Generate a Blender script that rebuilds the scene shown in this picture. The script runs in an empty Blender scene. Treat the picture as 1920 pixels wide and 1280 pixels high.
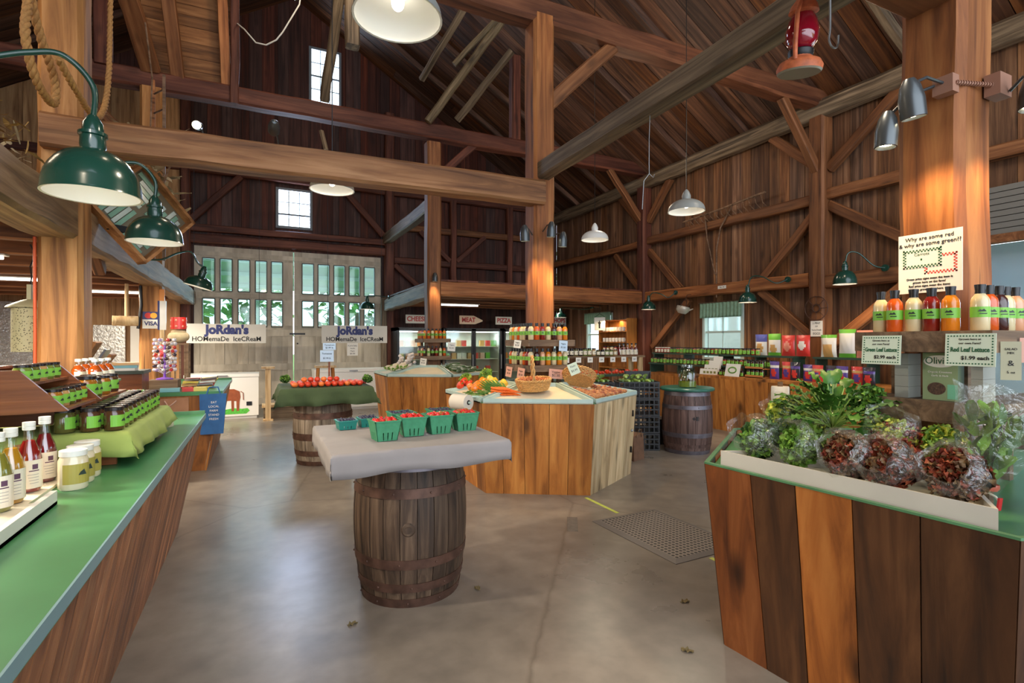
import bpy, math, random
from mathutils import Vector, Matrix, Euler
R = math.radians
PI = math.pi
C = bpy.context.scene.collection
SC = bpy.context.scene
random.seed(7)

# ------------------------------------------------------------------ camera, light, exposure
cam_d = bpy.data.cameras.new('camera')
cam_d.sensor_width = 36
cam_d.lens = 18.356
cam_d.clip_start = 0.05
cam = bpy.data.objects.new('camera', cam_d)
C.objects.link(cam)
cam.location = (0, 0, 1.55)
cam.rotation_euler = (R(90), 0, R(-25.6))
SC.camera = cam

SC.view_settings.view_transform = 'Standard'
SC.view_settings.look = 'None'
SC.view_settings.gamma = 1
SC.view_settings.use_curve_mapping = False
SC.view_settings.exposure = -0.18

wd = bpy.data.worlds.new('sky')
SC.world = wd
wd.use_nodes = True
wb = wd.node_tree.nodes['Background']
wb.inputs['Color'].default_value = (0.78, 0.88, 1.0, 1)
wb.inputs['Strength'].default_value = 3.6


def lamp(name, kind, loc, energy, color=(1, 1, 1), size=0.2, size_y=None, rot=(0, 0, 0), spot=None, blend=0.6, spread=None):
    d = bpy.data.lights.new(name, kind)
    d.energy = energy
    d.color = color
    if kind == 'AREA':
        d.size = size
        if size_y:
            d.shape = 'RECTANGLE'
            d.size_y = size_y
        if spread:
            d.spread = spread
    elif kind == 'SUN':
        d.angle = size
    else:
        d.shadow_soft_size = size
    if kind == 'SPOT':
        d.spot_size = spot
        d.spot_blend = blend
    o = bpy.data.objects.new(name, d)
    C.objects.link(o)
    o.location = loc
    o.rotation_euler = rot
    return o


def aim(o, target):
    o.rotation_euler = (Vector(target) - o.location).to_track_quat('-Z', 'Y').to_euler()
    return o


# added soft fill from behind the camera, where the barn end is left open
lamp('fill_behind_camera', 'AREA', (1.2, -4.6, 2.9), 210, (0.93, 0.96, 1.0), 9.0, 4.6, (R(86), 0, 0))
# daylight through the roll-up opening in the right wall
lamp('daylight_side_door', 'AREA', (8.7, 1.2, 1.6), 330, (1.0, 0.90, 0.78), 3.6, 2.4, (0, R(90), 0))
# daylight through the glazed doors at the far end
lamp('daylight_far_doors', 'AREA', (0.75, 14.55, 2.75), 260, (0.62, 0.74, 1.0), 4.0, 1.6, (R(-90), 0, 0))
# sky light through the two gable windows
lamp('daylight_gable_upper', 'AREA', (1.46, 14.45, 8.3), 120, (0.70, 0.78, 1.0), 0.8, 1.5, (R(-80), 0, 0))
lamp('daylight_gable_lower', 'AREA', (0.73, 14.45, 4.85), 190, (0.62, 0.72, 1.0), 0.74, 0.92, (R(-84), 0, 0))

# ------------------------------------------------------------------ mesh builder
class MB:
    def __init__(s):
        s.v = []; s.f = []; s.m = []

    def add(s, vs, fs, mi=0, M=None):
        n = len(s.v)
        if M is not None:
            vs = [M @ Vector(v) for v in vs]
        s.v += [tuple(v) for v in vs]
        s.f += [tuple(i + n for i in f) for f in fs]
        s.m += [mi] * len(fs)
        return s

    def box(s, x0, x1, y0, y1, z0, z1, mi=0, M=None):
        v = [(x0, y0, z0), (x1, y0, z0), (x1, y1, z0), (x0, y1, z0), (x0, y0, z1), (x1, y0, z1), (x1, y1, z1), (x0, y1, z1)]
        return s.add(v, [(0, 3, 2, 1), (4, 5, 6, 7), (0, 1, 5, 4), (1, 2, 6, 5), (2, 3, 7, 6), (3, 0, 4, 7)], mi, M)

    def cbox(s, c, sz, mi=0, M=None):
        return s.box(c[0] - sz[0] / 2, c[0] + sz[0] / 2, c[1] - sz[1] / 2, c[1] + sz[1] / 2, c[2] - sz[2] / 2, c[2] + sz[2] / 2, mi, M)

    def quad(s, a, b, c, d, mi=0):
        return s.add([a, b, c, d], [(0, 1, 2, 3)], mi)

    def slab(s, q, off, mi=0):
        """a four-sided outline q thickened by the vector off"""
        n = len(q)
        o = Vector(off)
        v = [Vector(p) for p in q] + [Vector(p) + o for p in q]
        f = [tuple(range(n - 1, -1, -1)), tuple(range(n, 2 * n))] + [(i, (i + 1) % n, n + (i + 1) % n, n + i) for i in range(n)]
        return s.add(v, f, mi)

    def prism(s, poly, z0, z1, mi=0, M=None):
        n = len(poly)
        v = [(x, y, z0) for x, y in poly] + [(x, y, z1) for x, y in poly]
        f = [tuple(range(n - 1, -1, -1)), tuple(range(n, 2 * n))] + [(i, (i + 1) % n, n + (i + 1) % n, n + i) for i in range(n)]
        return s.add(v, f, mi, M)

    def lathe(s, prof, seg=16, mi=0, M=None, a0=0.0, a1=2 * PI, cap=True):
        full = abs(a1 - a0 - 2 * PI) < 1e-6
        k = seg if full else seg + 1
        v = []
        for r, z in prof:
            for i in range(k):
                a = a0 + (a1 - a0) * i / seg
                v.append((r * math.cos(a), r * math.sin(a), z))
        f = []
        for j in range(len(prof) - 1):
            for i in range(seg):
                i2 = (i + 1) % k if full else i + 1
                f.append((j * k + i, j * k + i2, (j + 1) * k + i2, (j + 1) * k + i))
        if full and cap:
            if prof[0][0] > 1e-5:
                f.append(tuple(range(k - 1, -1, -1)))
            if prof[-1][0] > 1e-5:
                f.append(tuple((len(prof) - 1) * k + i for i in range(k)))
        return s.add(v, f, mi, M)

    def cyl(s, p0, p1, r0, r1=None, seg=12, mi=0):
        p0 = Vector(p0); p1 = Vector(p1)
        d = p1 - p0
        M = Matrix.Translation(p0) @ d.to_track_quat('Z', 'Y').to_matrix().to_4x4()
        return s.lathe([(r0, 0), (r0 if r1 is None else r1, d.length)], seg, mi, M)

    def tube(s, pts, r, seg=8, mi=0, closed=False):
        pts = [Vector(p) for p in pts]
        n = len(pts)
        rs = r if isinstance(r, (list, tuple)) else [r] * n
        v = []; f = []
        up = None
        for i, p in enumerate(pts):
            a = pts[i - 1] if (i > 0 or closed) else p
            b = pts[(i + 1) % n] if (i < n - 1 or closed) else p
            t = (b - a).normalized()
            if up is None:
                up = t.orthogonal().normalized()
            up = (up - t * up.dot(t))
            if up.length < 1e-5:
                up = t.orthogonal()
            up.normalize()
            w = t.cross(up)
            for k in range(seg):
                an = 2 * PI * k / seg
                v.append(p + (up * math.cos(an) + w * math.sin(an)) * rs[i])
        m = n if closed else n - 1
        for i in range(m):
            for k in range(seg):
                k2 = (k + 1) % seg
                j = (i + 1) % n
                f.append((i * seg + k, i * seg + k2, j * seg + k2, j * seg + k))
        if not closed:
            f.append(tuple(range(seg - 1, -1, -1)))
            f.append(tuple((n - 1) * seg + k for k in range(seg)))
        return s.add(v, f, mi)

    def ball(s, c, r, seg=10, rings=7, mi=0, sc=(1, 1, 1), M=None):
        prof = []
        for j in range(rings + 1):
            a = -PI / 2 + PI * j / rings
            prof.append((max(r * math.cos(a), 0.0), r * math.sin(a)))
        T = Matrix.Translation(Vector(c)) @ (M if M is not None else Matrix()) @ Matrix.Diagonal((sc[0], sc[1], sc[2], 1))
        prof[0] = (r * 0.02, prof[0][1]); prof[-1] = (r * 0.02, prof[-1][1])
        return s.lathe(prof, seg, mi, T)

    def mesh(s, name, mats, smooth=None):
        me = bpy.data.meshes.new(name)
        me.from_pydata(s.v, [], s.f)
        for m in (mats if isinstance(mats, (list, tuple)) else [mats]):
            me.materials.append(m)
        if any(s.m):
            me.polygons.foreach_set('material_index', s.m)
        me.update()
        if smooth:
            me.polygons.foreach_set('use_smooth', [True] * len(me.polygons))
            me.set_sharp_from_angle(angle=R(smooth))
        return me

    def build(s, name, mats, parent=None, loc=(0, 0, 0), rot=(0, 0, 0), smooth=None):
        o = bpy.data.objects.new(name, s.mesh(name, mats, smooth))
        C.objects.link(o)
        o.location = loc
        o.rotation_euler = rot
        if parent is not None:
            o.parent = parent
        return o


def tag(o, label=None, cat=None, group=None, kind=None):
    if label: o['label'] = label
    if cat: o['category'] = cat
    if group: o['group'] = group
    if kind: o['kind'] = kind
    return o


def thing(name, label, cat, loc=(0, 0, 0), rz=0.0, group=None, rot=None):
    o = bpy.data.objects.new(name, None)
    o.empty_display_size = 0.1
    C.objects.link(o)
    o.location = loc
    o.rotation_euler = rot if rot else (0, 0, rz)
    return tag(o, label, cat, group)


def dup(src, loc, rz=None, label=None, group=None, rot=None, sc=None):
    r = src.copy(); C.objects.link(r)
    r.location = loc
    if rot is not None: r.rotation_euler = rot
    elif rz is not None: r.rotation_euler = (0, 0, rz)
    if sc: r.scale = (sc, sc, sc)
    if label: r['label'] = label
    if group: r['group'] = group
    for ch in list(src.children):
        c = ch.copy(); C.objects.link(c); c.parent = r
        for g in list(ch.children):
            d = g.copy(); C.objects.link(d); d.parent = c
    return r


class Kind:
    """the first call places the prototype itself, later calls copy it"""
    def __init__(s, make): s.make = make; s.o = None

    def put(s, loc, rz=0.0, label=None, group=None, rot=None, sc=None):
        if s.o is None:
            s.o = s.make()
            o = s.o
            o.location = loc
            o.rotation_euler = rot if rot is not None else (0, 0, rz)
            if sc: o.scale = (sc, sc, sc)
            if label: o['label'] = label
            if group: o['group'] = group
            return o
        return dup(s.o, loc, rz, label, group, rot, sc or 1.0)


ORD = ['', 'first', 'second', 'third', 'fourth', 'fifth', 'sixth', 'seventh', 'eighth', 'ninth', 'tenth', 'eleventh', 'twelfth', 'thirteenth',
       'fourteenth', 'fifteenth', 'sixteenth', 'seventeenth', 'eighteenth', 'nineteenth', 'twentieth']
ORD += ['twenty-' + w for w in ORD[1:10]] + ['thirtieth'] + ['thirty-' + w for w in ORD[1:10]] + ['fortieth'] + ['forty-' + w for w in ORD[1:10]]

# ------------------------------------------------------------------ materials
def mat(name):
    m = bpy.data.materials.new(name)
    m.use_nodes = True
    nt = m.node_tree
    return m, nt, nt.nodes['Principled BSDF'], nt.links


def rgb(*c):
    """sRGB 0..255 to linear"""
    out = []
    for v in c:
        v = v / 255.0
        out.append(v / 12.92 if v <= 0.04045 else ((v + 0.055) / 1.055) ** 2.4)
    return tuple(out) + (1.0,)


def plain(name, col, rough=0.5, metal=0.0, var=0.0, scale=8.0, spec=0.5, bump=0.0, coat=0.0, trans=0.0):
    m, nt, b, L = mat(name)
    b.inputs['Base Color'].default_value = col
    b.inputs['Roughness'].default_value = rough
    b.inputs['Metallic'].default_value = metal
    b.inputs['Specular IOR Level'].default_value = spec
    if coat:
        b.inputs['Coat Weight'].default_value = coat
        b.inputs['Coat Roughness'].default_value = 0.08
    if var or bump:
        tc = nt.nodes.new('ShaderNodeTexCoord')
        n = nt.nodes.new('ShaderNodeTexNoise')
        n.inputs['Scale'].default_value = scale
        n.inputs['Detail'].default_value = 5
        L.new(tc.outputs['Object'], n.inputs['Vector'])
        if var:
            r = nt.nodes.new('ShaderNodeValToRGB')
            e = r.color_ramp.elements
            e[0].position = 0.3; e[1].position = 0.7
            e[0].color = tuple(c * (1 - var) for c in col[:3]) + (1,)
            e[1].color = tuple(min(1, c * (1 + var)) for c in col[:3]) + (1,)
            L.new(n.outputs['Fac'], r.inputs['Fac'])
            L.new(r.outputs['Color'], b.inputs['Base Color'])
        if bump:
            bp = nt.nodes.new('ShaderNodeBump')
            bp.inputs['Strength'].default_value = bump
            bp.inputs['Distance'].default_value = 0.01
            L.new(n.outputs['Fac'], bp.inputs['Height'])
            L.new(bp.outputs['Normal'], b.inputs['Normal'])
    return m


def wood(name, dark, mid, light, axis=2, along=0.9, cross=13.0, rough=0.62, tint=0.35, knots=0.5, bump=0.25, hue=0.0, spec=0.35, checks=0.0):
    """boards or timbers whose grain runs along one object axis; every loose piece gets its own tone and its own run of grain"""
    m, nt, b, L = mat(name)
    N = nt.nodes.new
    tc = N('ShaderNodeTexCoord')
    ge = N('ShaderNodeNewGeometry')
    off = N('ShaderNodeVectorMath'); off.operation = 'SCALE'
    off.inputs[0].default_value = (17.3, 29.1, 41.7)
    L.new(ge.outputs['Random Per Island'], off.inputs['Scale'])
    ad = N('ShaderNodeVectorMath'); ad.operation = 'ADD'
    L.new(tc.outputs['Object'], ad.inputs[0])
    L.new(off.outputs['Vector'], ad.inputs[1])
    mp = N('ShaderNodeMapping')
    sc = [cross] * 3; sc[axis] = along
    mp.inputs['Scale'].default_value = sc
    L.new(ad.outputs['Vector'], mp.inputs['Vector'])
    n = N('ShaderNodeTexNoise')
    n.inputs['Scale'].default_value = 1.0; n.inputs['Detail'].default_value = 7
    n.inputs['Roughness'].default_value = 0.62; n.inputs['Distortion'].default_value = 0.7
    L.new(mp.outputs['Vector'], n.inputs['Vector'])
    r = N('ShaderNodeValToRGB')
    e = r.color_ramp.elements
    e[0].position = 0.30; e[0].color = dark
    e[1].position = 0.72; e[1].color = light
    k = e.new(0.50); k.color = mid
    L.new(n.outputs['Fac'], r.inputs['Fac'])
    col = r.outputs['Color']
    # broad blotches
    n2 = N('ShaderNodeTexNoise'); n2.inputs['Scale'].default_value = 1.0; n2.inputs['Detail'].default_value = 3
    mp2 = N('ShaderNodeMapping'); s2 = [2.2] * 3; s2[axis] = 0.8
    mp2.inputs['Scale'].default_value = s2
    L.new(ad.outputs['Vector'], mp2.inputs['Vector'])
    L.new(mp2.outputs['Vector'], n2.inputs['Vector'])
    mr0 = N('ShaderNodeMapRange'); mr0.inputs['From Min'].default_value = 0.3; mr0.inputs['From Max'].default_value = 0.7
    mr0.inputs['To Min'].default_value = 0.72; mr0.inputs['To Max'].default_value = 1.2
    L.new(n2.outputs['Fac'], mr0.inputs['Value'])
    mr = N('ShaderNodeMapRange')
    mr.inputs['To Min'].default_value = 1 - tint; mr.inputs['To Max'].default_value = 1 + tint
    L.new(ge.outputs['Random Per Island'], mr.inputs['Value'])
    mu = N('ShaderNodeMath'); mu.operation = 'MULTIPLY'
    L.new(mr.outputs['Result'], mu.inputs[0]); L.new(mr0.outputs['Result'], mu.inputs[1])
    hs = N('ShaderNodeHueSaturation')
    L.new(col, hs.inputs['Color']); L.new(mu.outputs['Value'], hs.inputs['Value'])
    if hue:
        # a second random number per board shifts the saturation
        wn = N('ShaderNodeTexWhiteNoise'); wn.noise_dimensions = '1D'
        L.new(ge.outputs['Random Per Island'], wn.inputs['W'])
        mr2 = N('ShaderNodeMapRange'); mr2.inputs['To Min'].default_value = 1 - hue; mr2.inputs['To Max'].default_value = 1 + hue
        L.new(wn.outputs['Value'], mr2.inputs['Value'])
        L.new(mr2.outputs['Result'], hs.inputs['Saturation'])
    col = hs.outputs['Color']
    if knots:
        mk = N('ShaderNodeMapping'); s3 = [5.0] * 3; s3[axis] = 2.1
        mk.inputs['Scale'].default_value = s3
        L.new(ad.outputs['Vector'], mk.inputs['Vector'])
        vo = N('ShaderNodeTexVoronoi'); vo.inputs['Scale'].default_value = 0.75
        L.new(mk.outputs['Vector'], vo.inputs['Vector'])
        kr = N('ShaderNodeValToRGB')
        ke = kr.color_ramp.elements
        ke[0].position = 0.08; ke[0].color = (1 - knots,) * 3 + (1,)
        ke[1].position = 0.22; ke[1].color = (1, 1, 1, 1)
        L.new(vo.outputs['Distance'], kr.inputs['Fac'])
        mx = N('ShaderNodeMix'); mx.data_type = 'RGBA'; mx.blend_type = 'MULTIPLY'
        mx.inputs['Factor'].default_value = 1.0
        L.new(col, mx.inputs[6]); L.new(kr.outputs['Color'], mx.inputs[7])
        col = mx.outputs[2]
    if checks:
        # long thin drying cracks
        mc = N('ShaderNodeMapping'); s4 = [16.0] * 3; s4[axis] = 0.55
        mc.inputs['Scale'].default_value = s4
        L.new(ad.outputs['Vector'], mc.inputs['Vector'])
        nc = N('ShaderNodeTexNoise'); nc.inputs['Scale'].default_value = 0.8; nc.inputs['Detail'].default_value = 2; nc.inputs['Distortion'].default_value = 0.3
        L.new(mc.outputs['Vector'], nc.inputs['Vector'])
        cr = N('ShaderNodeValToRGB'); ce = cr.color_ramp.elements
        ce[0].position = 0.300; ce[0].color = (1 - checks,) * 3 + (1,)
        ce[1].position = 0.325; ce[1].color = (1, 1, 1, 1)
        L.new(nc.outputs['Fac'], cr.inputs['Fac'])
        mx2 = N('ShaderNodeMix'); mx2.data_type = 'RGBA'; mx2.blend_type = 'MULTIPLY'; mx2.inputs['Factor'].default_value = 1.0
        L.new(col, mx2.inputs[6]); L.new(cr.outputs['Color'], mx2.inputs[7])
        col = mx2.outputs[2]
    L.new(col, b.inputs['Base Color'])
    b.inputs['Roughness'].default_value = rough
    b.inputs['Specular IOR Level'].default_value = spec
    if bump:
        bp = N('ShaderNodeBump'); bp.inputs['Strength'].default_value = bump; bp.inputs['Distance'].default_value = 0.012
        L.new(n.outputs['Fac'], bp.inputs['Height']); L.new(bp.outputs['Normal'], b.inputs['Normal'])
    return m


def clear(name, tint=(0.9, 0.95, 0.95), gloss=0.12, rough=0.05, wrinkle=0.0, haze=0.0):
    """thin clear film or pane: mostly seen through, with a glossy skin"""
    m = bpy.data.materials.new(name); m.use_nodes = True
    nt = m.node_tree; N = nt.nodes.new; L = nt.links
    for x in list(nt.nodes):
        if x.type == 'BSDF_PRINCIPLED': nt.nodes.remove(x)
    out = [x for x in nt.nodes if x.type == 'OUTPUT_MATERIAL'][0]
    t = N('ShaderNodeBsdfTransparent'); t.inputs['Color'].default_value = tuple(tint) + (1,)
    g = N('ShaderNodeBsdfGlossy'); g.inputs['Roughness'].default_value = rough
    mx = N('ShaderNodeMixShader'); mx.inputs['Fac'].default_value = gloss
    L.new(t.outputs[0], mx.inputs[1]); L.new(g.outputs[0], mx.inputs[2])
    last = mx
    if haze:
        d = N('ShaderNodeBsdfDiffuse'); d.inputs['Color'].default_value = (0.9, 0.92, 0.9, 1)
        m2 = N('ShaderNodeMixShader'); m2.inputs['Fac'].default_value = haze
        L.new(mx.outputs[0], m2.inputs[1]); L.new(d.outputs[0], m2.inputs[2])
        last = m2
    L.new(last.outputs[0], out.inputs['Surface'])
    if wrinkle:
        tc = N('ShaderNodeTexCoord'); n = N('ShaderNodeTexNoise')
        n.inputs['Scale'].default_value = 22; n.inputs['Detail'].default_value = 3; n.inputs['Distortion'].default_value = 1.2
        L.new(tc.outputs['Object'], n.inputs['Vector'])
        bp = N('ShaderNodeBump'); bp.inputs['Strength'].default_value = wrinkle; bp.inputs['Distance'].default_value = 0.03
        L.new(n.outputs['Fac'], bp.inputs['Height']); L.new(bp.outputs['Normal'], g.inputs['Normal'])
    return m


def glow(name, col, s):
    m, nt, b, L = mat(name)
    b.inputs['Base Color'].default_value = col
    b.inputs['Emission Color'].default_value = col
    b.inputs['Emission Strength'].default_value = s
    return m


W_POST = wood('old_post_timber', rgb(86, 46, 24), rgb(146, 88, 46), rgb(180, 120, 68), 0, 0.7, 11, tint=0.12, knots=0.55, checks=0.6)
W_BEAM = wood('hewn_beam_timber', rgb(76, 44, 26), rgb(124, 78, 46), rgb(156, 106, 68), 0, 0.7, 11, tint=0.22, knots=0.5, checks=0.5)
W_TANPOST = wood('tan_post_timber', rgb(112, 70, 36), rgb(172, 118, 66), rgb(202, 150, 94), 0, 0.7, 9, tint=0.06, knots=0.6, checks=0.6)
W_BEAMB = wood('pale_cross_beam', rgb(96, 60, 36), rgb(144, 98, 62), rgb(176, 130, 90), 0, 0.7, 9, tint=0.05, knots=0.4, checks=0.3)
W_LEDGE = wood('grey_brown_loft_beam', rgb(88, 66, 46), rgb(136, 106, 76), rgb(172, 142, 106), 0, 0.6, 12, tint=0.05, knots=0.4, checks=0.5)
W_RED = wood('red_brown_timber', rgb(60, 30, 22), rgb(98, 54, 40), rgb(128, 78, 58), 0, 0.7, 11, tint=0.25, knots=0.4, checks=0.4)
W_GREY = wood('weathered_grey_timber', rgb(68, 56, 44), rgb(116, 99, 79), rgb(158, 138, 112), 0, 0.6, 18, tint=0.15, knots=0.4, checks=0.6)
W_LOFT = wood('loft_front_timber', rgb(100, 58, 30), rgb(158, 98, 56), rgb(190, 130, 80), 0, 0.7, 11, tint=0.12, knots=0.4, checks=0.5)
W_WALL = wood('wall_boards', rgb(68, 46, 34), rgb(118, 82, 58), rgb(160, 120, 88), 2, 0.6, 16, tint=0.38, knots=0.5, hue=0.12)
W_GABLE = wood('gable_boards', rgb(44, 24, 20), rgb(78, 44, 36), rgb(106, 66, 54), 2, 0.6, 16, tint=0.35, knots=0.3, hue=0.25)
W_ROOF = wood('roof_boards', rgb(48, 32, 26), rgb(92, 62, 46), rgb(132, 92, 66), 0, 0.6, 14, tint=0.42, knots=0.4, hue=0.2)
W_AISLE = wood('aisle_boards', rgb(130, 90, 54), rgb(182, 136, 90), rgb(210, 168, 120), 2, 0.7, 12, tint=0.2, knots=0.4)
W_PANEL = wood('orange_pine_boards', rgb(108, 62, 22), rgb(162, 100, 42), rgb(192, 132, 64), 2, 1.0, 10, rough=0.5, tint=0.14, knots=0.7)
W_PLANK_O = wood('orange_plank', rgb(104, 54, 20), rgb(160, 94, 40), rgb(188, 122, 60), 2, 0.8, 9, rough=0.5, tint=0.1, knots=0.8)
W_PLANK_M = wood('brown_plank', rgb(78, 40, 18), rgb(126, 70, 32), rgb(154, 94, 50), 2, 0.8, 9, rough=0.5, tint=0.1, knots=0.8)
W_PLANK_D = wood('dark_plank', rgb(44, 26, 14), rgb(74, 45, 24), rgb(100, 65, 38), 2, 0.8, 9, rough=0.5, tint=0.1, knots=0.7)
W_PANEL2 = wood('mixed_pine_boards', rgb(64, 34, 16), rgb(124, 72, 34), rgb(168, 106, 54), 2, 0.9, 9, rough=0.5, tint=0.5, knots=0.75, hue=0.2)
W_PALE = wood('pale_pine_boards', rgb(150, 118, 78), rgb(200, 170, 126), rgb(224, 200, 160), 2, 0.9, 12, rough=0.55, tint=0.1, knots=0.55)
W_SLAT = wood('cedar_slats', rgb(96, 58, 36), rgb(150, 98, 62), rgb(186, 134, 92), 2, 0.9, 12, rough=0.55, tint=0.32, knots=0.3)
W_DARKSHELF = wood('grey_brown_shelf_wood', rgb(66, 50, 38), rgb(112, 88, 66), rgb(146, 120, 94), 0, 0.9, 14, tint=0.2, knots=0.3)
W_RACK = wood('stained_rack_wood', rgb(88, 46, 22), rgb(122, 68, 34), rgb(146, 86, 46), 0, 0.8, 14, rough=0.4, tint=0.1, knots=0.0)
W_STAVE = wood('barrel_staves', rgb(38, 29, 22), rgb(76, 58, 44), rgb(112, 90, 70), 2, 1.2, 18, rough=0.6, tint=0.3, knots=0.35)
W_STAVE2 = wood('reddish_barrel_staves', rgb(56, 40, 36), rgb(98, 74, 66), rgb(130, 104, 94), 2, 1.2, 18, rough=0.55, tint=0.2, knots=0.3)
W_STAVE3 = wood('worn_barrel_staves', rgb(76, 64, 52), rgb(124, 108, 90), rgb(164, 148, 128), 2, 1.2, 18, rough=0.6, tint=0.2, knots=0.3)
DOORPAINT = wood('worn_door_paint', rgb(174, 162, 144), rgb(196, 186, 168), rgb(208, 198, 182), 2, 0.8, 4, rough=0.6, tint=0.06, knots=0.0, bump=0.1)
DARK = plain('dark_gap', (0.012, 0.009, 0.007, 1), 0.9)
IRON = plain('rusty_hoop_iron', rgb(92, 66, 54), 0.55, 0.5, var=0.4, scale=14)
IRON_G = plain('grey_hoop_iron', rgb(112, 106, 112), 0.42, 0.6, var=0.25, scale=10)
BLACK = plain('black_plastic', rgb(22, 22, 24), 0.35)
BLACKM = plain('black_metal', rgb(34, 34, 36), 0.4, 0.3)
WHITE = plain('white_paint', rgb(226, 222, 212), 0.45)
WHITEG = plain('white_enamel', rgb(236, 236, 232), 0.25)
GREENL = plain('green_lamp_enamel', rgb(22, 64, 53), 0.22, coat=0.5)
GREENTOP = plain('green_painted_top', rgb(70, 132, 82), 0.33, var=0.16, scale=2.5)
GREENEDGE = plain('green_edge_paint', rgb(76, 124, 84), 0.45, var=0.2, scale=9)
TRAYW = plain('tray_white', rgb(222, 212, 188), 0.4, var=0.06, scale=5)
TRAYRIM = plain('tray_rim_paint', rgb(176, 198, 190), 0.4, var=0.08, scale=6)
STEEL = plain('galvanised_steel', rgb(150, 152, 152), 0.35, 0.7)
PAPER = plain('paper', rgb(232, 230, 222), 0.6)
INK = plain('black_ink', rgb(24, 24, 26), 0.6)
GLASSP = clear('window_glass', (0.72, 0.86, 0.82), 0.08)
GLASSW = clear('clear_glass', (0.95, 0.97, 0.96), 0.10)
FILM = clear('plastic_film', (0.97, 0.98, 0.96), 0.10, 0.10, wrinkle=1.0, haze=0.03)
GLASSJ = clear('bottle_glass', (0.92, 0.94, 0.93), 0.14, 0.04)
TWINE = plain('straw_twine', rgb(176, 138, 88), 0.8, var=0.2, scale=30)


def text(name, s, size, loc, rot, m, parent=None, align='CENTER', ext=0.0006, sx=1.0, bold=0.0):
    cu = bpy.data.curves.new(name, 'FONT')
    cu.body = s
    cu.size = size
    cu.align_x = align
    cu.align_y = 'CENTER'
    cu.extrude = ext
    cu.offset = bold
    cu.resolution_u = 3
    cu.materials.append(m)
    tmp = bpy.data.objects.new('tmp', cu)
    C.objects.link(tmp)
    dg = bpy.context.evaluated_depsgraph_get()
    me = bpy.data.meshes.new_from_object(tmp.evaluated_get(dg))
    bpy.data.objects.remove(tmp)
    bpy.data.curves.remove(cu)
    me.name = name
    o = bpy.data.objects.new(name, me)
    C.objects.link(o)
    o.location = loc
    o.rotation_euler = rot
    o.scale = (sx, 1, 1)
    if parent is not None: o.parent = parent
    return o

# ================================================================== THE BARN
TRIM = [0]
XR, YF = 8.3, 14.1           # right wall, far wall
ZP = 5.42                    # top of the wall plates
XRIDGE, SLOPE = 0.75, 0.62
ZRIDGE = ZP + SLOPE * (XR - XRIDGE)
XL = 2 * XRIDGE - XR


def roof_z(x): return ZRIDGE - SLOPE * abs(x - XRIDGE)


def struct(o): o['kind'] = 'structure'; return o


# floor: polished concrete
def concrete():
    m, nt, b, L = mat('polished_concrete')
    N = nt.nodes.new
    tc = N('ShaderNodeTexCoord')
    n1 = N('ShaderNodeTexNoise'); n1.inputs['Scale'].default_value = 0.55; n1.inputs['Detail'].default_value = 6; n1.inputs['Roughness'].default_value = 0.6
    n2 = N('ShaderNodeTexNoise'); n2.inputs['Scale'].default_value = 7; n2.inputs['Detail'].default_value = 6
    n3 = N('ShaderNodeTexNoise'); n3.inputs['Scale'].default_value = 90; n3.inputs['Detail'].default_value = 2
    for n in (n1, n2, n3): L.new(tc.outputs['Object'], n.inputs['Vector'])
    r = N('ShaderNodeValToRGB'); e = r.color_ramp.elements
    e[0].position = 0.32; e[0].color = rgb(104, 96, 88)
    e[1].position = 0.68; e[1].color = rgb(146, 136, 124)
    k = e.new(0.5); k.color = rgb(125, 116, 106)
    L.new(n1.outputs['Fac'], r.inputs['Fac'])
    mr = N('ShaderNodeMapRange'); mr.inputs['From Min'].default_value = 0.3; mr.inputs['From Max'].default_value = 0.7
    mr.inputs['To Min'].default_value = 0.84; mr.inputs['To Max'].default_value = 1.14
    L.new(n2.outputs['Fac'], mr.inputs['Value'])
    hs = N('ShaderNodeHueSaturation'); L.new(r.outputs['Color'], hs.inputs['Color']); L.new(mr.outputs['Result'], hs.inputs['Value'])
    # hairline cracks
    vo = N('ShaderNodeTexVoronoi'); vo.voronoi_dimensions = '2D'; vo.feature = 'DISTANCE_TO_EDGE'; vo.inputs['Scale'].default_value = 0.33
    ad = N('ShaderNodeVectorMath'); ad.operation = 'MULTIPLY_ADD'
    ad.inputs[1].default_value = (0.05, 0.05, 0.0)
    L.new(n2.outputs['Color'], ad.inputs[0]); L.new(tc.outputs['Object'], ad.inputs[2])
    L.new(ad.outputs['Vector'], vo.inputs['Vector'])
    cr = N('ShaderNodeValToRGB'); ce = cr.color_ramp.elements
    ce[0].position = 0.0; ce[0].color = (0.62, 0.6, 0.58, 1); ce[1].position = 0.006; ce[1].color = (1, 1, 1, 1)
    L.new(vo.outputs['Distance'], cr.inputs['Fac'])
    mx = N('ShaderNodeMix'); mx.data_type = 'RGBA'; mx.blend_type = 'MULTIPLY'; mx.inputs['Factor'].default_value = 0.8
    L.new(hs.outputs['Color'], mx.inputs[6]); L.new(cr.outputs['Color'], mx.inputs[7])
    L.new(mx.outputs[2], b.inputs['Base Color'])
    rr = N('ShaderNodeMapRange'); rr.inputs['To Min'].default_value = 0.20; rr.inputs['To Max'].default_value = 0.40
    L.new(n1.outputs['Fac'], rr.inputs['Value']); L.new(rr.outputs['Result'], b.inputs['Roughness'])
    bp = N('ShaderNodeBump'); bp.inputs['Strength'].default_value = 0.06; bp.inputs['Distance'].default_value = 0.01
    L.new(n2.outputs['Fac'], bp.inputs['Height']); L.new(bp.outputs['Normal'], b.inputs['Normal'])
    return m


mb = MB(); mb.box(XL - 0.3, XR + 0.3, -5, YF + 0.3, -0.2, 0)
struct(mb.build('floor', concrete()))


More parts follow.
